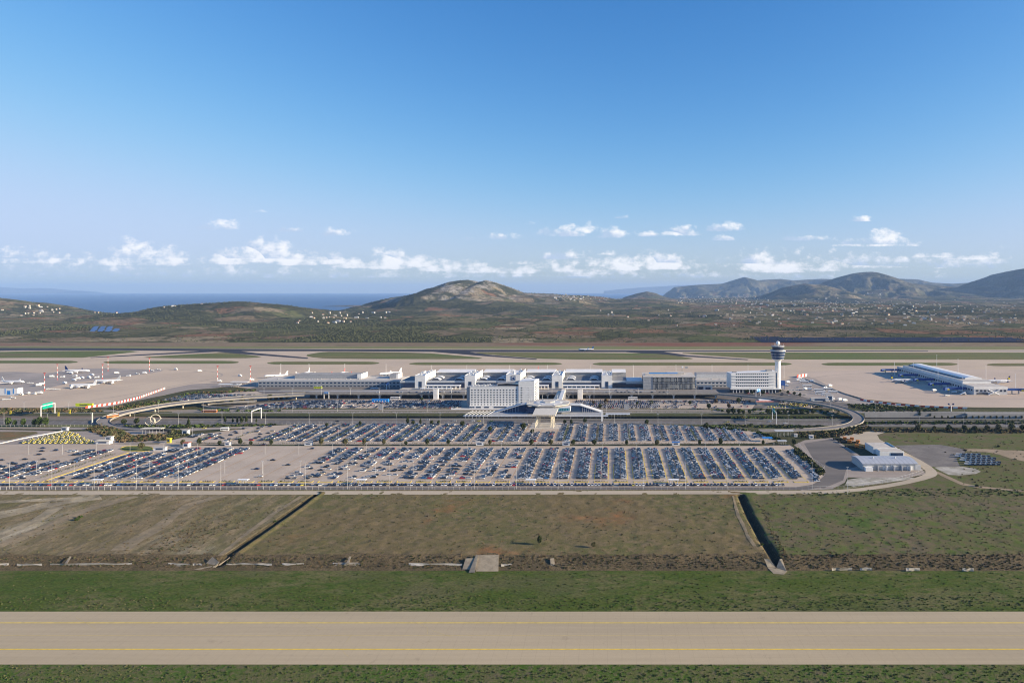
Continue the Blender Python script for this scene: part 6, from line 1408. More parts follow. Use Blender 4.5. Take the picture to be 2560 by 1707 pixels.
# ================================================================ plants
def leaf_mat(name, c1, c2):
    m, nt, b = new_mat(name); geo = nt.new('ShaderNodeNewGeometry'); oi = nt.new('ShaderNodeObjectInfo')
    f = nt.math('ADD', nt.math('MULTIPLY', nt.step(nt.noise(geo.outputs['Position'], .7, 3), .35, .65), .6), nt.math('MULTIPLY', geo.outputs['Random Per Island'], .4))
    nt.set(b.inputs['Base Color'], nt.mix(f, rgba(c1), rgba(c2))); b.inputs['Roughness'].default_value = .9; b.inputs['Specular IOR Level'].default_value = .1; M[name] = m
leaf_mat('leaf_dark', (.030, .042, .018), (.060, .075, .030)); leaf_mat('leaf_green', (.045, .075, .018), (.085, .12, .035)); leaf_mat('leaf_brown', (.10, .072, .042), (.17, .125, .07)); leaf_mat('leaf_olive', (.08, .08, .038), (.13, .125, .062)); leaf_mat('leaf_wood', (.034, .042, .020), (.078, .082, .040))
simple('house_wall', (.42, .40, .36), .8, var=.1); simple('house_cream', (.50, .43, .32), .8, var=.1); simple('roof_tile', (.30, .13, .085), .9)
simple('bark', (.10, .075, .055), .9, var=.25)
def leaf_cloud(rg, n, a, b_, c, zc, size, pts=None):
    """n leaf clumps (bent quads) spread through a lumpy ellipsoid"""
    cen = rg.normal(size=(n, 3)); cen /= np.linalg.norm(cen, axis=1)[:, None]
    rad = rg.random(n) ** .4; lump = .72 + .5 * vnoise(cen[:, 0] * 1.7 + 9, cen[:, 1] * 1.7 + cen[:, 2] * 1.3 + 4, 3)
    p = cen * (rad * lump)[:, None] * np.array([a, b_, c]) + np.array([0, 0, zc])
    u = rg.normal(size=(n, 3)); u /= np.linalg.norm(u, axis=1)[:, None]; v = np.cross(u, rg.normal(size=(n, 3))); v /= np.linalg.norm(v, axis=1)[:, None]
    s_ = size * (.6 + .8 * rg.random(n))[:, None]
    V = np.stack([p - u * s_ - v * s_ * .6, p + u * s_ - v * s_ * .6, p + u * s_ + v * s_ * .6, p - u * s_ + v * s_ * .6], 1).reshape(-1, 3)
    return V, np.arange(4 * n).reshape(-1, 4)
rg = np.random.default_rng(3)
def crown_mesh(kind, mat):
    if kind == 'round': V, f = leaf_cloud(rg, 420, 2.3, 2.3, 2.4, 3.3, .34)
    elif kind == 'oval': V, f = leaf_cloud(rg, 420, 1.9, 1.9, 2.9, 3.7, .33)
    elif kind == 'cone':
        V, f = leaf_cloud(rg, 380, 1.0, 1.0, 3.6, 4.2, .3); k = np.clip((8 - V[:, 2]) / 6.0, .12, 1.2); V[:, 0] *= k * 1.4; V[:, 1] *= k * 1.4
    else: V, f = leaf_cloud(rg, 260, 1.6, 1.6, .9, .9, .28)
    me = bpy.data.meshes.new('crown'); me.from_pydata(V.tolist(), [], f.tolist()); me.materials.append(M[mat]); return me
CR = {}
for kd in ('round', 'oval', 'cone', 'shrub'):
    for mt in ('leaf_dark', 'leaf_green', 'leaf_olive', 'leaf_brown'):
        if kd == 'cone' and mt != 'leaf_dark': continue
        CR[(kd, mt)] = crown_mesh(kd, mt)
trunk_me = MB().tube((0, 0, -.2), (0, 0, 2.6), .22, .12, 6).tube((0, 0, 1.5), (.7, .2, 2.9), .09, .05, 5).tube((0, 0, 1.7), (-.6, -.3, 3.0), .09, .05, 5).mesh('trunk', 'bark')
def tree(px, py, s_, label, kind='round', mat='leaf_dark', group=None, name='tree', cat='tree', z=0.0, sz=1.0):
    q = P(px, py, z); t = empty(name, (q.x, q.y, z), random.uniform(0, 6), label, cat, group); t.scale = (s_, s_, s_ * sz)
    for nm, me in (('trunk', trunk_me), ('crown', CR[(kind, mat)])):
        o = bpy.data.objects.new(nm, me); o.parent = t; C.objects.link(o)
    return t
random.seed(12)
# two lone trees and a few shrubs on the near field
tree(1349, 1360.5, .72, 'small dark upright tree alone on the middle field, taller one', 'oval', 'leaf_dark', sz=1.15)
tree(1484, 1368, .62, 'small olive bush-like tree alone on the middle field, smaller one', 'round', 'leaf_olive', sz=.9)
for px, py, mt, lab in ((192, 1300, 'leaf_green', 'green shrub alone on the left field'), (201, 1294, 'leaf_green', 'second green shrub behind it on the left field'), (688, 1304, 'leaf_green', 'green shrub in the left ditch'), (1905, 1362, 'leaf_green', 'green shrub on the edge of the right ditch'), (2092, 1388, 'leaf_dark', 'dark shrub on the bank right of the right ditch'), (2496, 1117, 'leaf_dark', 'dark bush on the dry field at the far right'), (2442, 1216, 'leaf_olive', 'olive bush by the dirt track at the right')):
    tree(px, py, .9 if py < 1250 or px < 300 else .6, lab, 'shrub', mt, name='shrub', cat='shrub')
# hedge line trees between the car parks
hl = [855 + (x - 0) / 2.735 - 5 for x in (35, 165, 300, 450, 595, 740, 1025, 1310, 1440, 1595, 1740, 1960, 2168)] + [457, 498, 549, 600, 627, 678, 803] + [1749, 1801, 1908, 1985]
for i, px in enumerate(sorted(hl)):
    tree(px, 1113, random.uniform(.75, 1.15), 'round dark tree on the hedge line between the two car parks, %s from the left' % ordinal(i + 1), random.choice(['round', 'oval']), random.choice(['leaf_dark', 'leaf_dark', 'leaf_olive']), 'trees on the hedge line', z=.03)
# trees along the far edge of the far car park, at the gate, and others
ft = [(1019, 1061, 'cone', 1.5), (1033, 1062, 'round', .9), (1051, 1061, 'cone', 1.1), (1079, 1062, 'round', .9), (1097, 1060, 'round', .8), (1156, 1066, 'round', 1.1), (1225, 1078, 'round', 1.0), (1308, 1074, 'round', 1.3), (1331, 1084, 'round', .9), (1412, 1060, 'round', .9), (1428, 1061, 'oval', .9), (1462, 1058, 'round', 1.0), (1617, 1062, 'round', 1.1), (1766, 1072, 'round', 1.2), (900, 1065, 'oval', .9), (817, 1067, 'round', .8)]
for i, (px, py, kd, s_) in enumerate(ft): tree(px, py, s_, 'tree on the far edge of the far car park, %s from the left' % ordinal(sorted([a[0] for a in ft]).index(px) + 1), kd, 'leaf_dark', 'trees at the top of the far car park')
rt = [(2167, 1044), (2178, 1045), (2191, 1044.5), (2203, 1045), (2218, 1045.5), (2229.5, 1045), (2246, 1045), (2260, 1045.5), (2272, 1045), (2285, 1045.5), (2297.5, 1046), (2311, 1045.5), (2323.5, 1046)]
for i, (px, py) in enumerate(rt): tree(px, py - 2.5, random.uniform(1.0, 1.35), 'round dark tree before the pale retaining wall, %s from the left' % ordinal(i + 1), random.choice(['round', 'oval']), 'leaf_dark', 'trees before the right retaining wall')
mt_ = [1820.5, 1833.5, 1848, 1859, 1873.5, 1919, 1947, 1961.5, 1977, 1990.5, 2005, 2020, 2032]
for i, px in enumerate(mt_): tree(px, 1035.5, random.uniform(.9, 1.3), 'round tree in the row below the right taxi lot, %s from the left' % ordinal(i + 1), 'round', 'leaf_dark', 'trees below the right taxi lot')
lr = [2296, 2336, 2372, 2411, 2437, 2468, 2496, 2529, 2556]
for i, px in enumerate(lr): tree(px, 1078, random.uniform(1.0, 1.6), 'tree beside the highway at the lower right, %s from the left' % ordinal(i + 1), 'round', random.choice(['leaf_dark', 'leaf_olive']), 'trees beside the right highway')
yl = [2336, 2355, 2370, 2387, 2416, 2432, 2447, 2461, 2477, 2492, 2507, 2524, 2540, 2555]
for i, px in enumerate(yl): tree(px, 1046.5, .55, 'small yellowing tree along the right cutting, %s from the left' % ordinal(i + 1), 'oval', 'leaf_olive', 'small trees along the right cutting')
ll = [(20, 1064), (37, 1064.5), (65, 1064.5), (84, 1064, ), (112, 1064.5), (28, 1066)]
for i, px in enumerate((20, 37, 58, 86, 98, 114)): tree(px, 1066, random.uniform(1, 1.7), 'green tree beside the highway at the far left, %s from the left' % ordinal(i + 1), random.choice(['round', 'oval']), 'leaf_green', 'trees beside the left highway')
lm = [(563, 1057, 'cone', 1.2), (582, 1057, 'cone', 1.0), (593, 1058, 'cone', 1.1), (604, 1058, 'oval', 1.1), (616, 1057, 'cone', 1.3), (641, 1057, 'cone', .8), (471, 1070, 'cone', 1.6), (581, 1068, 'round', .6), (309, 1062, 'round', 1.2), (342, 1061, 'round', 1.3)]
for i, (px, py, kd, s_) in enumerate(lm): tree(px, py, s_, 'dark conifer or bush between highway and ramp, left of centre, %s from the left' % ordinal(sorted([a[0] for a in lm]).index(px) + 1), kd, 'leaf_dark', 'trees between the highway and the left ramp')
vt = [(675, 1002), (690, 1001), (703, 1000), (717, 999), (628, 1006), (606, 1008), (579, 1010), (555, 1011)]
for i, (px, py) in enumerate(vt): tree(px, py, random.uniform(1.0, 1.6), 'tree in front of the left viaduct, %s from the left' % ordinal(sorted([a[0] for a in vt]).index(px) + 1), 'round', random.choice(['leaf_dark', 'leaf_olive', 'leaf_green']), 'trees before the left viaduct')
pt = [(1483, 1011), (1515, 1011), (1593, 1012), (1628, 1012), (1500, 1021), (1790, 1009), (1822, 1021), (1846, 1008), (1725, 1012), (1772, 1023)]
for i, (px, py) in enumerate(pt): tree(px, py, random.uniform(.8, 1.4), 'tree among the cars right of the station, %s from the left' % ordinal(sorted([a[0] for a in pt]).index(px) + 1), 'round', random.choice(['leaf_dark', 'leaf_brown']), 'trees in the short stay car park')
for i, (px, py) in enumerate(((1867, 985), (1880, 986), (1907, 987), (1950, 981), (1970, 985), (1986, 988), (2000, 992))): tree(px, py, random.uniform(.9, 1.3), 'tree around the foot of the office block and tower, %s from the left' % ordinal(i + 1), 'round', 'leaf_dark', 'trees by the office block')
tree(353, 1124, 1.2, 'round tree on the oval grass roundabout at the left', 'round', 'leaf_olive')
tree(1054, 1062 - 60, .9, 'tree beside the walkway lift tower left of the hotel', 'round', 'leaf_dark')

# hedges: leaf strips between the double rows (far car park) and beside the yellow kerb road
def leaf_strip(name, x0, x1, y0, y1, h, dens, mat, label=None, cat=None, group=None, kind=None, size=.3, z=0.0):
    n = int(abs(x1 - x0) * abs(y1 - y0) * dens); p = np.stack([rg.uniform(x0, x1, n), rg.uniform(y0, y1, n), z + h * rg.random(n) ** .7], 1)
    u = rg.normal(size=(n, 3)); u /= np.linalg.norm(u, axis=1)[:, None]; v = np.cross(u, rg.normal(size=(n, 3))); v /= np.linalg.norm(v, axis=1)[:, None]
    s_ = size * (.6 + .8 * rg.random(n))[:, None]; V = np.stack([p - u * s_ - v * s_ * .6, p + u * s_ - v * s_ * .6, p + u * s_ + v * s_ * .6, p - u * s_ + v * s_ * .6], 1).reshape(-1, 3)
    return tag(np_mesh(name, V, np.arange(4 * n).reshape(-1, 4), mat), label, cat, group, kind)
k_ = 0
for X0 in hedges:
    pa, pb = pxof(X0, 678), pxof(X0, 760)
    if not (480 < pa[0] < 1890) or -95 < X0 < -50: continue
    k_ += 1; ytop = 758 if 700 < pb[0] < 1560 else (735 if pa[0] > 560 and pb[0] < 1800 else 705)
    leaf_strip('hedge', X0 - 1.1, X0 + 1.1, 680, ytop, 1.6, 1.5, 'leaf_green' if k_ % 2 else 'leaf_olive', 'clipped hedge between two car rows of the far car park, %s from the left' % ordinal(k_), 'hedge', 'hedges of the far car park')
leaf_strip('hedge', XA(470, 668), XA(1900, 668), 667.0, 669.5, 1.3, 1.2, 'leaf_dark', 'long dark hedge running between the two car parks', 'hedge', z=.02)
leaf_strip('hedge', -459, -454, 545, 625, 1.4, 1.0, 'leaf_olive', 'hedge beside the yellow kerbed road in the left of the near car park', 'hedge')
# yellow kerbs + shrub beds at the near row ends
kb = MB(); n_ = 0
for X0 in sorted(XS):
    px = pxof(X0, 535)[0]
    if -40 < px < 2010:
        n_ += 1; rr_ = 5.6
        tag(MB().box(X0 - rr_, X0 + rr_, 533.4, 534.1, .06, .28).box(X0 - rr_, X0 - rr_ + .35, 534.12, 537, .06, .28).box(X0 + rr_ - .35, X0 + rr_, 534.12, 537, .06, .28).build('kerb', 'yellow_paint'), 'yellow painted kerb at the near end of a car row, %s from the left' % ordinal(n_), 'kerb', 'yellow kerbs at the row ends')
        if n_ % 4 != 2: leaf_strip('shrub_bed', X0 - 4.8, X0 + 4.8 - (n_ % 3), 534.6, 537.6, .9, 1.6, random.choice(['leaf_olive', 'leaf_dark', 'leaf_brown']), 'low planting behind the yellow kerb, %s bed from the left' % ordinal(n_), 'planting bed', 'planting at the row ends')
mb = MB(); mb.box(-447.5, -446.6, 540, 632, .05, .25); tag(mb.build('kerb', 'yellow_paint'), 'long yellow kerb beside the hedge in the left of the near car park', 'kerb')
leaf_strip('hedge', XA(560, 866), XA(1150, 866), 864.5, 866.5, 1.2, .9, 'leaf_olive', 'long hedge edging the short stay car park, left of the hotel', 'hedge')
leaf_strip('hedge', XA(1430, 866), XA(1860, 866), 864.5, 866.5, 1.2, .9, 'leaf_olive', 'long hedge edging the short stay car park, right of the station', 'hedge')
leaf_strip('hedge', XA(560, 838), XA(1140, 838), 836.5, 839.5, 1.2, .8, 'leaf_dark', 'hedge on top of the railway wall, left of the station', 'hedge')
leaf_strip('hedge', XA(1580, 838), XA(2120, 838), 836.5, 839.5, 1.2, .8, 'leaf_olive', 'hedge on top of the railway wall, right of the station', 'hedge')
# painted bay lines
mb = MB()
for X0 in XS:
    for y in np.arange(540.2, 645, 2.5):
        px = pxof(X0, y)[0]
        if px < 330 and y > 600: continue
        mb.add([(X0 - 5, y, 0), (X0 + 5, y, 0), (X0 + 5, y + .12, 0), (X0 - 5, y + .12, 0)], [(0, 1, 2, 3)])
tag(mb.build('bay_lines', 'white_paint', loc=(0, 0, .062)), kind='structure')
mb = MB()
for X0 in XS:
    if X0 > -20: mb.box(X0 + 5.3, X0 + 5.75, 541, 640, .055, .075).box(X0 - 5.75, X0 - 5.3, 541, 590, .055, .075)
tag(mb.build('aisle_lines', 'yellow_paint'), kind='structure')
simple('orange_line', (.42, .24, .10), .8); mb = MB()
for X0 in FX:
    if -420 < X0 < 150: mb.add([(X0 + 6.2, 678, 0), (X0 + 6.6, 678, 0), (X0 + 6.6, 752, 0), (X0 + 6.2, 752, 0)], [(0, 1, 2, 3)])
for X0 in XS:
    if X0 < -20: mb.add([(X0 + 5.4, 541, 0), (X0 + 5.8, 541, 0), (X0 + 5.8, 640, 0), (X0 + 5.4, 640, 0)], [(0, 1, 2, 3)])
tag(mb.build('aisle_lines', 'orange_line', loc=(0, 0, .064)), kind='structure')
# grassy roundabout
o = poly('roundabout_island', oval(301, 383, 1115, 1128), 'island_grass', .10); 
mb = MB(); pts_ = [P(*q) for q in oval(301, 383, 1115, 1128)]
for a, b_ in zip(pts_, pts_[1:] + pts_[:1]): mb.tube((a.x, a.y, .12), (b_.x, b_.y, .12), .22, .22, 4)
tag(mb.build('kerb', 'yellow_paint'), 'yellow kerb around the oval roundabout at the left', 'kerb')

# undergrowth on the banks and verges (nobody could count it)
def scatter(name, regions, size, mats, zf=None, flat=.7, zc=0.0):
    Vs = []; ms = []
    for (pg, n, mi) in regions:
        xs_ = [p_[0] for p_ in pg]; ys_ = [p_[1] for p_ in pg]; k = 0; g = 0
        while k < n and g < n * 40:
            g += 1; px = random.uniform(min(xs_), max(xs_)); py = random.uniform(min(ys_), max(ys_))
            if not inpoly(px, py, pg): continue
            q = P(px, py, zc); z = zf(q.x, q.y) if zf else 0; s_ = size * random.uniform(.5, 1.6); Vs.append((q.x, q.y, z, s_)); ms.append(mi if isinstance(mi, int) else random.choice(mi)); k += 1
    A = np.array(Vs); n = len(A); m_ = 9
    base = rg.normal(size=(n, m_, 3)); base /= np.linalg.norm(base, axis=2)[..., None]; base[..., 2] = np.abs(base[..., 2]) * flat
    cen = A[:, None, :3] + base * A[:, None, 3:4] * .8
    u = rg.normal(size=(n, m_, 3)); u /= np.linalg.norm(u, axis=2)[..., None]; v = np.cross(u, rg.normal(size=(n, m_, 3))); v /= np.linalg.norm(v, axis=2)[..., None]
    s_ = A[:, None, 3:4] * .45
    V = np.stack([cen - u * s_ - v * s_, cen + u * s_ - v * s_, cen + u * s_ + v * s_, cen - u * s_ + v * s_], 2).reshape(-1, 3)
    return tag(np_mesh(name, V, np.arange(n * m_ * 4).reshape(-1, 4), mats, np.repeat(np.array(ms), m_)), kind='stuff')
scatter('undergrowth', [([(215, 1072), (250, 1062), (300, 1075), (330, 1090), (320, 1100), (260, 1090)], 420, [0, 1, 3]), ([(280, 1092), (400, 1086), (420, 1100), (300, 1106)], 240, [0, 3]), ([(390, 1105), (410, 1078), (470, 1072), (470, 1090)], 90, [0, 1]),
    ([(1990, 1082), (2090, 1078), (2150, 1060), (2180, 1070), (2150, 1084), (2060, 1096), (1995, 1092)], 420, [0, 1, 3]), ([(1740, 1068), (1800, 1064), (1920, 1086), (1950, 1100), (1930, 1098), (1880, 1078)], 200, [0, 2]), ([(2160, 1056), (2560, 1052), (2560, 1060), (2160, 1060)], 420, [0, 1, 2]), ([(2170, 1072), (2560, 1074), (2560, 1083), (2190, 1080)], 380, [3, 1]),
    ([(2120, 1012), (2180, 1010), (2350, 1024), (2340, 1028), (2160, 1028)], 300, [0, 1, 2]), ([(0, 1022), (230, 1022), (260, 1030), (0, 1034)], 420, [0, 1, 3]), ([(260, 1020), (420, 998), (450, 990), (480, 980), (560, 978), (640, 972), (640, 978), (480, 988), (420, 1006), (300, 1026)], 300, [0, 2, 3]), ([(300, 1063), (700, 1062), (640, 1066), (330, 1070)], 220, [0, 2]),
    ([(1720, 1023), (2120, 1025), (2120, 1034), (1900, 1034)], 120, [0, 2]), ([(1830, 1043), (2130, 1046), (2130, 1049), (1830, 1048)], 200, [1, 2]), ([(1800, 1061), (2060, 1066), (2000, 1072), (1800, 1066)], 200, [0, 1, 2]), ([(1920, 1003), (1960, 1000), (2060, 1012), (2050, 1020)], 50, [0]), ([(1990, 1120), (2060, 1178), (2050, 1190), (2030, 1165), (1990, 1135)], 170, [1, 0]), ([(500, 1024), (700, 1027), (700, 1029), (500, 1029)], 70, [2])],
    1.5, ['leaf_dark', 'leaf_olive', 'leaf_green', 'leaf_brown'])
nh = lambda x, y: float(near_height(np.array([x]), np.array([y]))[0])
scatter('field_scrub', [([(0, 1390), (2560, 1385), (2560, 1412), (0, 1408)], 2600, [0, 1, 3, 3]), ([(0, 1240), (780, 1240), (540, 1395), (0, 1395)], 500, [1, 3]), ([(430, 1330), (580, 1310), (480, 1375), (350, 1385)], 260, [3, 3, 0]), ([(480, 1280), (640, 1270), (600, 1320), (470, 1330)], 110, [3, 1]), ([(800, 1240), (1850, 1240), (1930, 1395), (560, 1395)], 900, [1, 3, 1]), ([(1870, 1240), (2560, 1240), (2560, 1390), (1960, 1390)], 900, [3, 1, 2]), ([(1890, 1250), (1900, 1250), (1975, 1400), (1955, 1400)], 160, [3, 1])], .36, ['leaf_dark', 'leaf_olive', 'leaf_green', 'leaf_brown'], zf=nh)
scatter('weed_tufts', [([(-20, 1430), (2580, 1432), (2580, 1525), (-20, 1525)], 1500, [0, 1, 1]), ([(-20, 1490), (2580, 1490), (2580, 1525), (-20, 1525)], 1500, [1, 0]), ([(-60, 1662), (2620, 1662), (2620, 1730), (-60, 1730)], 2500, [1, 0, 1])], .30, ['leaf_olive', 'leaf_green'], zf=lambda x, y: ZN, zc=ZN)
scatter('dry_field_scrub', [([(2200, 1085), (2560, 1090), (2560, 1225), (2380, 1222), (2420, 1150)], 200, [1, 3]), ([(2000, 1232), (2300, 1220), (2560, 1225), (2560, 1242), (1900, 1240)], 300, [1, 2])], .55, ['leaf_dark', 'leaf_olive', 'leaf_green', 'leaf_brown'])
# dark clods of earth on the left field
# concrete drainage works at the foot of the bank
def wpt(px, py, z): return P(px, py, z)
def slab(name, pts, label, cat='drain slab', mat='concrete', th=.3, group=None):
    q = [P(a, b_, c_) for a, b_, c_ in pts]; n = len(q); v = [tuple(p_) for p_ in q] + [(p_.x, p_.y, p_.z - th) for p_ in q]
    mb = MB().add(v, [tuple(range(n)), tuple(range(2 * n - 1, n - 1, -1))] + [(i, n + i, n + (i + 1) % n, (i + 1) % n) for i in range(n)])
    import bmesh as bm_; o = mb.build(name, mat); b_ = bm_.new(); b_.from_mesh(o.data); bm_.ops.recalc_face_normals(b_, faces=b_.faces); b_.to_mesh(o.data); b_.free(); return tag(o, label, cat, group)
pave_mat('old_concrete', (.33, .28, .20), (.24, .20, .145), 0, stain=.25, sc=.3)
t = empty('drain_outfall', (0, 0, 0), 0, 'pale concrete outfall with pyramid-shaped wing wall at the end of the left ditch', 'drain outfall')
for nm, pts in (('wing_wall', [(531, 1391, .6), (548, 1404, -.6), (543, 1411, -1.6), (510, 1412, -2.3)]), ('apron_slab', [(486, 1423, -2.4), (512, 1412, -2.3), (545, 1411, -1.7), (533, 1421, -2.4)]), ('wing_wall', [(575, 1391, .3), (573, 1394, 0), (545, 1411, -2), (549, 1412, -2.2)])):
    o = slab(nm, pts, None, None, 'old_concrete'); o.parent = t
t = empty('drain_outfall', (0, 0, 0), 0, 'large ribbed concrete ramp outfall at the bottom centre of the field', 'drain outfall')
for nm, pts in (('ramp_slab', [(1192, 1387, .4), (1247, 1386, .4), (1246, 1427, -2.3), (1190, 1427, -2.3)]), ('side_wall', [(1190, 1386, 1.0), (1196, 1387, 1.0), (1187, 1430, -1.9), (1172, 1430, -2.2)]), ('wing_wall', [(1164, 1395, 0), (1189, 1394, .2), (1177, 1422, -2), (1156, 1422, -2.2)])):
    o = slab(nm, pts, None, None, 'old_concrete'); o.parent = t
t = empty('drain_outfall', (0, 0, 0), 0, 'V-shaped concrete outfall at the end of the right ditch', 'drain outfall')
for nm, pts in (('wing_wall', [(1910, 1395, .3), (1925, 1398, .2), (1940, 1418, -2.2), (1919, 1417, -2)]), ('wing_wall', [(1949, 1397, .3), (1955, 1396, .3), (1966, 1426, -2.3), (1941, 1418, -2.2)]), ('apron_slab', [(1919, 1418, -2.1), (1941, 1419, -2.25), (1968, 1427, -2.4), (1960, 1435, -2.42), (1934, 1433, -2.42)])):
    o = slab(nm, pts, None, None, 'old_concrete'); o.parent = t
k_ = 0
for (x0, x1, yy) in ((-30, 22, 1410), (42, 105, 1411), (125, 330, 1410), (420, 475, 1410), (482, 505, 1410), (565, 680, 1410), (705, 760, 1410), (832, 900, 1409), (1022, 1155, 1410), (1253, 1280, 1411), (2080, 2130, 1421), (2150, 2180, 1421), (2265, 2300, 1422), (2405, 2435, 1423)):
    k_ += 1; jj = [(x0 + (x1 - x0) * u, yy - 2.6 + random.uniform(-1, 1), -1.0) for u in (0, .2, .4, .6, .8, 1)] + [(x0 + (x1 - x0) * u, yy + 3 + random.uniform(-1.2, 1.2), -1.9) for u in (1, .8, .6, .4, .2, 0)]
    slab('drain_channel', jj[::-1], 'broken pale concrete drain channel at the foot of the bank, %s from the left' % ordinal(k_), 'drain channel', 'chalk', group='broken drain channel pieces')
for (a, lab) in (([(162, 1407, -.5), (174, 1390, .5), (178, 1390, .5), (168, 1408, -.5)], 'narrow pale chute climbing the bank at the left'), ([(866, 1407, -.5), (873, 1390, .5), (878, 1390, .5), (872, 1408, -.5)], 'narrow pale chute climbing the bank left of centre'), ([(832, 1418, -2.2), (846, 1405, -1), (895, 1405, -1), (890, 1418, -2.2)], 'square concrete drain cover at the foot of the bank'), ([(1377, 1416, -2.2), (1375, 1395, 0), (1385, 1394, 0), (1388, 1416, -2.2)], 'narrow dry chute climbing the bank right of centre')):
    slab('drain_chute', a[::-1], lab, 'drain chute', 'old_concrete')
# dirt tracks over the left field lie on its surface
def drape(name, pts, w_, mat, dz=.10):
    q = [P(a, b_) for a, b_ in pts]; V = []; f = []
    L = []
    for a, b_ in zip(q[:-1], q[1:]):
        n = max(2, int((b_ - a).length / 2.5))
        L += [(a.lerp(b_, i / n), (b_ - a).normalized()) for i in range(n)]
    for i, (p_, d) in enumerate(L):
        nn = Vector((-d.y, d.x, 0)); ww = w_
        for s_ in (-1, -.33, .33, 1):
            wv_ = ww * (.25 + 1.3 * float(fbm(np.array([i * .09 + s_ * 5]), np.array([w_ * 3.1 + s_]), 3, 9)[0])) ; x, y = p_.x + nn.x * wv_ * s_, p_.y + nn.y * wv_ * s_; V.append((x, y, nh(x, y) + dz))
    for i in range(len(L) - 1):
        for k in range(3): f.append((i * 4 + k, (i + 1) * 4 + k, (i + 1) * 4 + k + 1, i * 4 + k + 1))
    mb = MB().add(V, f); return tag(mb.build(name, mat), kind='structure')
pave_mat('dry_track', (.27, .21, .13), (.18, .145, .085), 0, stain=.35, sc=.08)
pave_mat('pale_earth', (.36, .30, .20), (.19, .155, .095), 0, stain=.45, sc=.05)
for pts, w_, mt in (([(560, 1238), (470, 1262), (400, 1315), (290, 1380)], 5, 'dry_track'), ([(150, 1265), (90, 1300), (0, 1340), (-60, 1365)], 5, 'pale_earth'), ([(250, 1240), (120, 1262), (0, 1290), (-60, 1300)], 12, 'pale_earth'), ([(200, 1246), (90, 1250), (-60, 1258)], 5, 'pale_earth'), ([(330, 1242), (250, 1262), (120, 1310), (-20, 1372)], 4, 'dry_track'), ([(755, 1240), (690, 1280), (600, 1345), (545, 1392)], 1.6, 'dry_track'), ([(1832, 1240), (1846, 1290), (1870, 1340), (1890, 1370)], 1.2, 'dry_track'), ([(340, 1240), (210, 1280), (160, 1300)], 3, 'dry_track')):
    drape('dirt_track', pts, w_, mt)

# ================================================================ far countryside
# woods and olive groves: thousands of small crowns standing on the relief
N = 90000
u_ = rg.uniform((-40 - CX) / F, (2600 - CX) / F, N); yy_ = 1975 * (9500 / 1975) ** rg.random(N); xx_ = u_ * yy_; zz_ = terrain_h(xx_, yy_); wv = woods(xx_, yy_, zz_)
grove = (fbm(xx_ / 260, yy_ / 260, 3, 123) > .50)
keep = ((wv > .35) | (rg.random(N) < np.where(grove, .13, .022))) & (zz_ > SEA + 3) & ~((zz_ > 120) & (rg.random(N) < .6))
xx_, yy_, zz_ = xx_[keep], yy_[keep], zz_[keep]; n = len(xx_)
oc_ = np.array([(1, 0, 0), (0, 1, 0), (-1, 0, 0), (0, -1, 0), (0, 0, 1.0), (0, 0, -.6)]); of_ = np.array([(0, 1, 4), (1, 2, 4), (2, 3, 4), (3, 0, 4)])
s_ = (1.1 + 1.9 * rg.random(n) ** 1.5) * (1 + yy_ / 9000); jit = 1 + .35 * (rg.random((n, 6, 3)) - .5)
V = oc_[None] * jit * s_[:, None, None] * np.array([1, 1, 1.15]); V += np.stack([xx_, yy_, zz_ + s_ * .3], 1)[:, None, :]
tag(np_mesh('woodland', V.reshape(-1, 3), (of_[None] + (np.arange(n) * 6)[:, None, None]).reshape(-1, 3), 'leaf_wood'), kind='stuff')
# where a pixel meets the relief
def hit(px, py):
    ys_ = 1960 * (22000 / 1960) ** np.linspace(0, 1, 900); xs_ = (px - CX) / F * ys_; zr = H - (py - CY) / F * ys_; zt = terrain_h(xs_, ys_); k = np.argmax(zt >= zr)
    return (xs_[k], ys_[k], zt[k]) if zt[k] >= zr[k] else None
HM = {}
def house_mesh(v):
    if v not in HM:
        w_, d_, h = [(9, 8, 5.5), (13, 9, 6.5), (8, 8, 8.5), (18, 9, 5.5)][v]
        b = MB().box(-w_ / 2, w_ / 2, -d_ / 2, d_ / 2, -2, h, 0).mesh('wall', ['house_wall', 'house_cream', 'house_wall', 'pale_grey'][v])
        r_ = MB().prism([(-w_ / 2 - .4, -d_ / 2 - .4), (w_ / 2 + .4, -d_ / 2 - .4), (w_ / 2 + .4, d_ / 2 + .4), (-w_ / 2 - .4, d_ / 2 + .4)], h + .02, h + 2.2, top=[(-w_ * .28, 0), (w_ * .28, 0), (w_ * .28, .3), (-w_ * .28, .3)]).mesh('roof', ['roof_tile', 'roof_tile', 'roof_pale', 'roof_mid'][v]); HM[v] = (b, r_, h)
    return HM[v]
random.seed(31)
HC = [(60, 300, 768, 784, 22, 'on the left coastal ridge'), (0, 120, 756, 790, 10, 'on the hill at the far left'), (370, 520, 758, 770, 9, 'along the sea edge left of centre'), (690, 880, 783, 812, 22, 'in the trees below the left green ridge'), (880, 1000, 775, 800, 10, 'at the foot of the rocky hill'), (1380, 1480, 735, 752, 26, 'on the ridge right of the rocky hill'), (1690, 1920, 742, 762, 44, 'in the bay village below the blue hills'), (1900, 2320, 745, 790, 50, 'in the scattered village before the blue hills'), (2300, 2560, 755, 815, 34, 'on the plain at the far right'), (1500, 1900, 768, 815, 22, 'on the plain behind the terminal'), (2000, 2300, 775, 815, 18, 'on the plain beyond the solar field'), (2160, 2210, 733, 740, 8, 'high on the slope of the right hills')]
hs = []
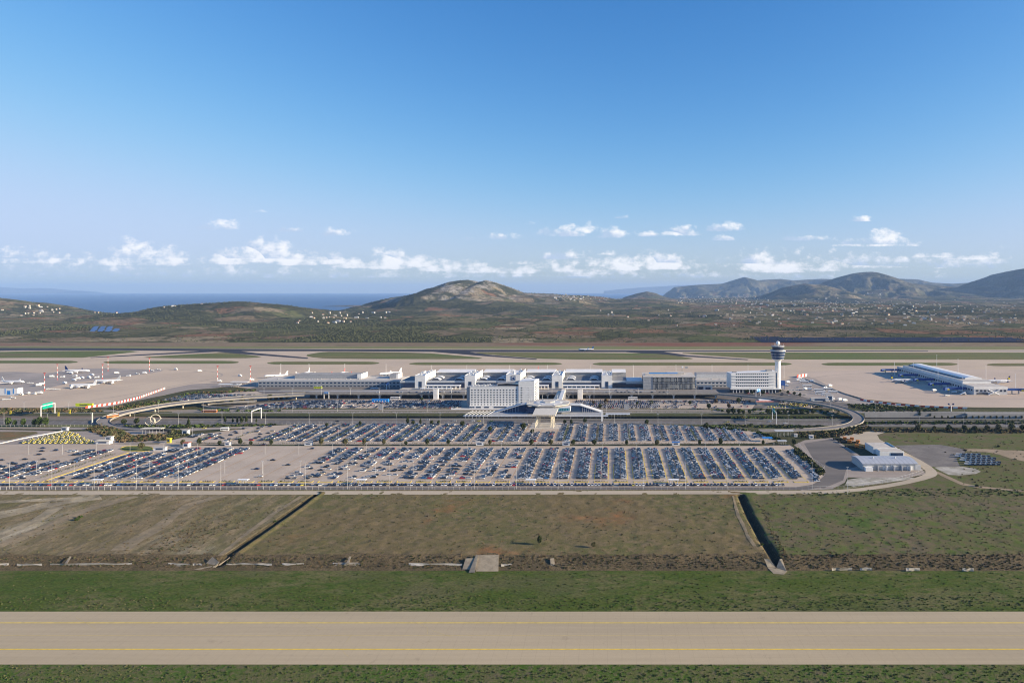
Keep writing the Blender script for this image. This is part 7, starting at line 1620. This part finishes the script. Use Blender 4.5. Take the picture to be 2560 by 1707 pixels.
for (a, b_, c_, d_, n_, where) in HC:
    for k in range(n_):
        q = hit(random.uniform(a, b_), random.uniform(c_, d_))
        if q is None or q[2] < SEA + 4: continue
        v = random.choice([0, 0, 1, 2, 3]); me, rf, h = house_mesh(v); s_ = random.uniform(.6, 1.0) * (1 + q[1] / 15000)
        o = bpy.data.objects.new('house', me); o.location = q; o.scale = (s_,) * 3; o.rotation_euler = (0, 0, random.uniform(-.5, .5)); C.objects.link(o); hs.append((q[0] / q[1], v, o, where))
        r_ = bpy.data.objects.new('roof', rf); r_.parent = o; C.objects.link(r_)
hs.sort(key=lambda q: q[0]); hc = {}
for (_, v, o, where) in hs:
    hc[(v, where)] = hc.get((v, where), 0) + 1
    tag(o, '%s %s, %s such from left' % (['white red-roofed house', 'cream red-roofed house', 'tall white flat-topped house', 'long grey house'][v], where, ordinal(hc[(v, where)])), 'house', 'houses ' + where)
# the hundreds of farther, smaller houses of the plain and the bay
bv = []; bf = []; bm = []; random.seed(77)
while len(bv) < 420 * 8:
    r_ = random.random()
    if r_ < .22: px, py = random.uniform(1690, 1900), random.uniform(741, 756)
    elif r_ < .34: px, py = random.uniform(1400, 1560), random.uniform(736, 752)
    elif r_ < .60: px, py = random.gauss(2100, 130), random.uniform(752, 778)
    else: px, py = random.uniform(1800, 2560), random.uniform(750, 812)
    if px > 2565: continue
    q = hit(px, py)
    if q is None or q[2] < SEA + 4: continue
    a, b_, h = random.uniform(2.5, 5.5) * (1 + q[1] / 15000), random.uniform(2.5, 4.5) * (1 + q[1] / 15000), random.uniform(3, 6) * (1 + q[1] / 20000); n = len(bv)
    bv += [(q[0] + sx_ * a, q[1] + sy_2 * b_, q[2] + zz) for zz in (-2, h) for sx_, sy_2 in ((-1, -1), (1, -1), (1, 1), (-1, 1))]
    bf += [(n + 4, n + 5, n + 6, n + 7), (n, n + 1, n + 5, n + 4), (n + 1, n + 2, n + 6, n + 5), (n + 2, n + 3, n + 7, n + 6), (n + 3, n, n + 4, n + 7)]; c_ = random.choice([0, 0, 1]); bm += [2 if random.random() < .5 else c_] + [c_] * 4
tag(np_mesh('distant_houses', np.array(bv), np.array(bf), ['house_wall', 'house_cream', 'roof_tile'], np.array(bm)), kind='stuff')
# solar farms
m, nt, b = new_mat('solar'); geo = nt.new('ShaderNodeNewGeometry'); nt.set(b.inputs['Base Color'], nt.mix(nt.noise(geo.outputs['Position'], .05, 3), (.008, .012, .03, 1), (.02, .028, .06, 1))); b.inputs['Roughness'].default_value = .7; b.inputs['Specular IOR Level'].default_value = .15; M['solar'] = m
m, nt, b = new_mat('solar_blue'); geo = nt.new('ShaderNodeNewGeometry'); nt.set(b.inputs['Base Color'], nt.mix(nt.noise(geo.outputs['Position'], .05, 3), (.055, .11, .25, 1), (.10, .17, .34, 1))); b.inputs['Roughness'].default_value = .4; M['solar_blue'] = m
def panel_rows(pg, rows_, wd, mat, label0, group, seg=26, tilt=2.2, gap=1.5):
    me = MB().prism([(-seg / 2, 0), (seg / 2, 0), (seg / 2, wd), (-seg / 2, wd)], [.8, .8, .8 + tilt, .8 + tilt], [1.0, 1.0, 1.0 + tilt, 1.0 + tilt]).mesh('solar_array', mat); c_ = 0
    for i in range(rows_):
        py = pg[0] + (pg[1] - pg[0]) * (i + .5) / rows_; sh = pg[4] * (1 - (i + .5) / rows_); px = pg[2] - sh; ci_ = 0
        while px < pg[3] - sh * pg[5]:
            q = hit(px, py)
            if q is None: px += 10; continue
            if c_ < 280:
                c_ += 1; o = bpy.data.objects.new('solar_array', me); o.location = (q[0], q[1], q[2]); C.objects.link(o); ci_ = ci_ + 1; tag(o, '%s, %s row from back, %s from left' % (label0, ordinal(i + 1), ordinal(ci_)), 'solar panel', group)
            px += (seg + gap) * F / q[1]
panel_rows((845.5, 863.5, 1985, 2580, 45, 1), 8, 9, 'solar', 'dark panels right of the tower', 'dark solar panel rows at the right', 46)
panel_rows((843.5, 860, 1925, 1975, 40, 1), 6, 9, 'solar', 'dark panels behind the tower', 'dark solar panel rows behind the tower', 30)
panel_rows((819, 831, 228, 290, -8, -1), 4, 16, 'solar_blue', 'blue panels on the left slope', 'blue solar panels on the left slope', 18, 6, 9)
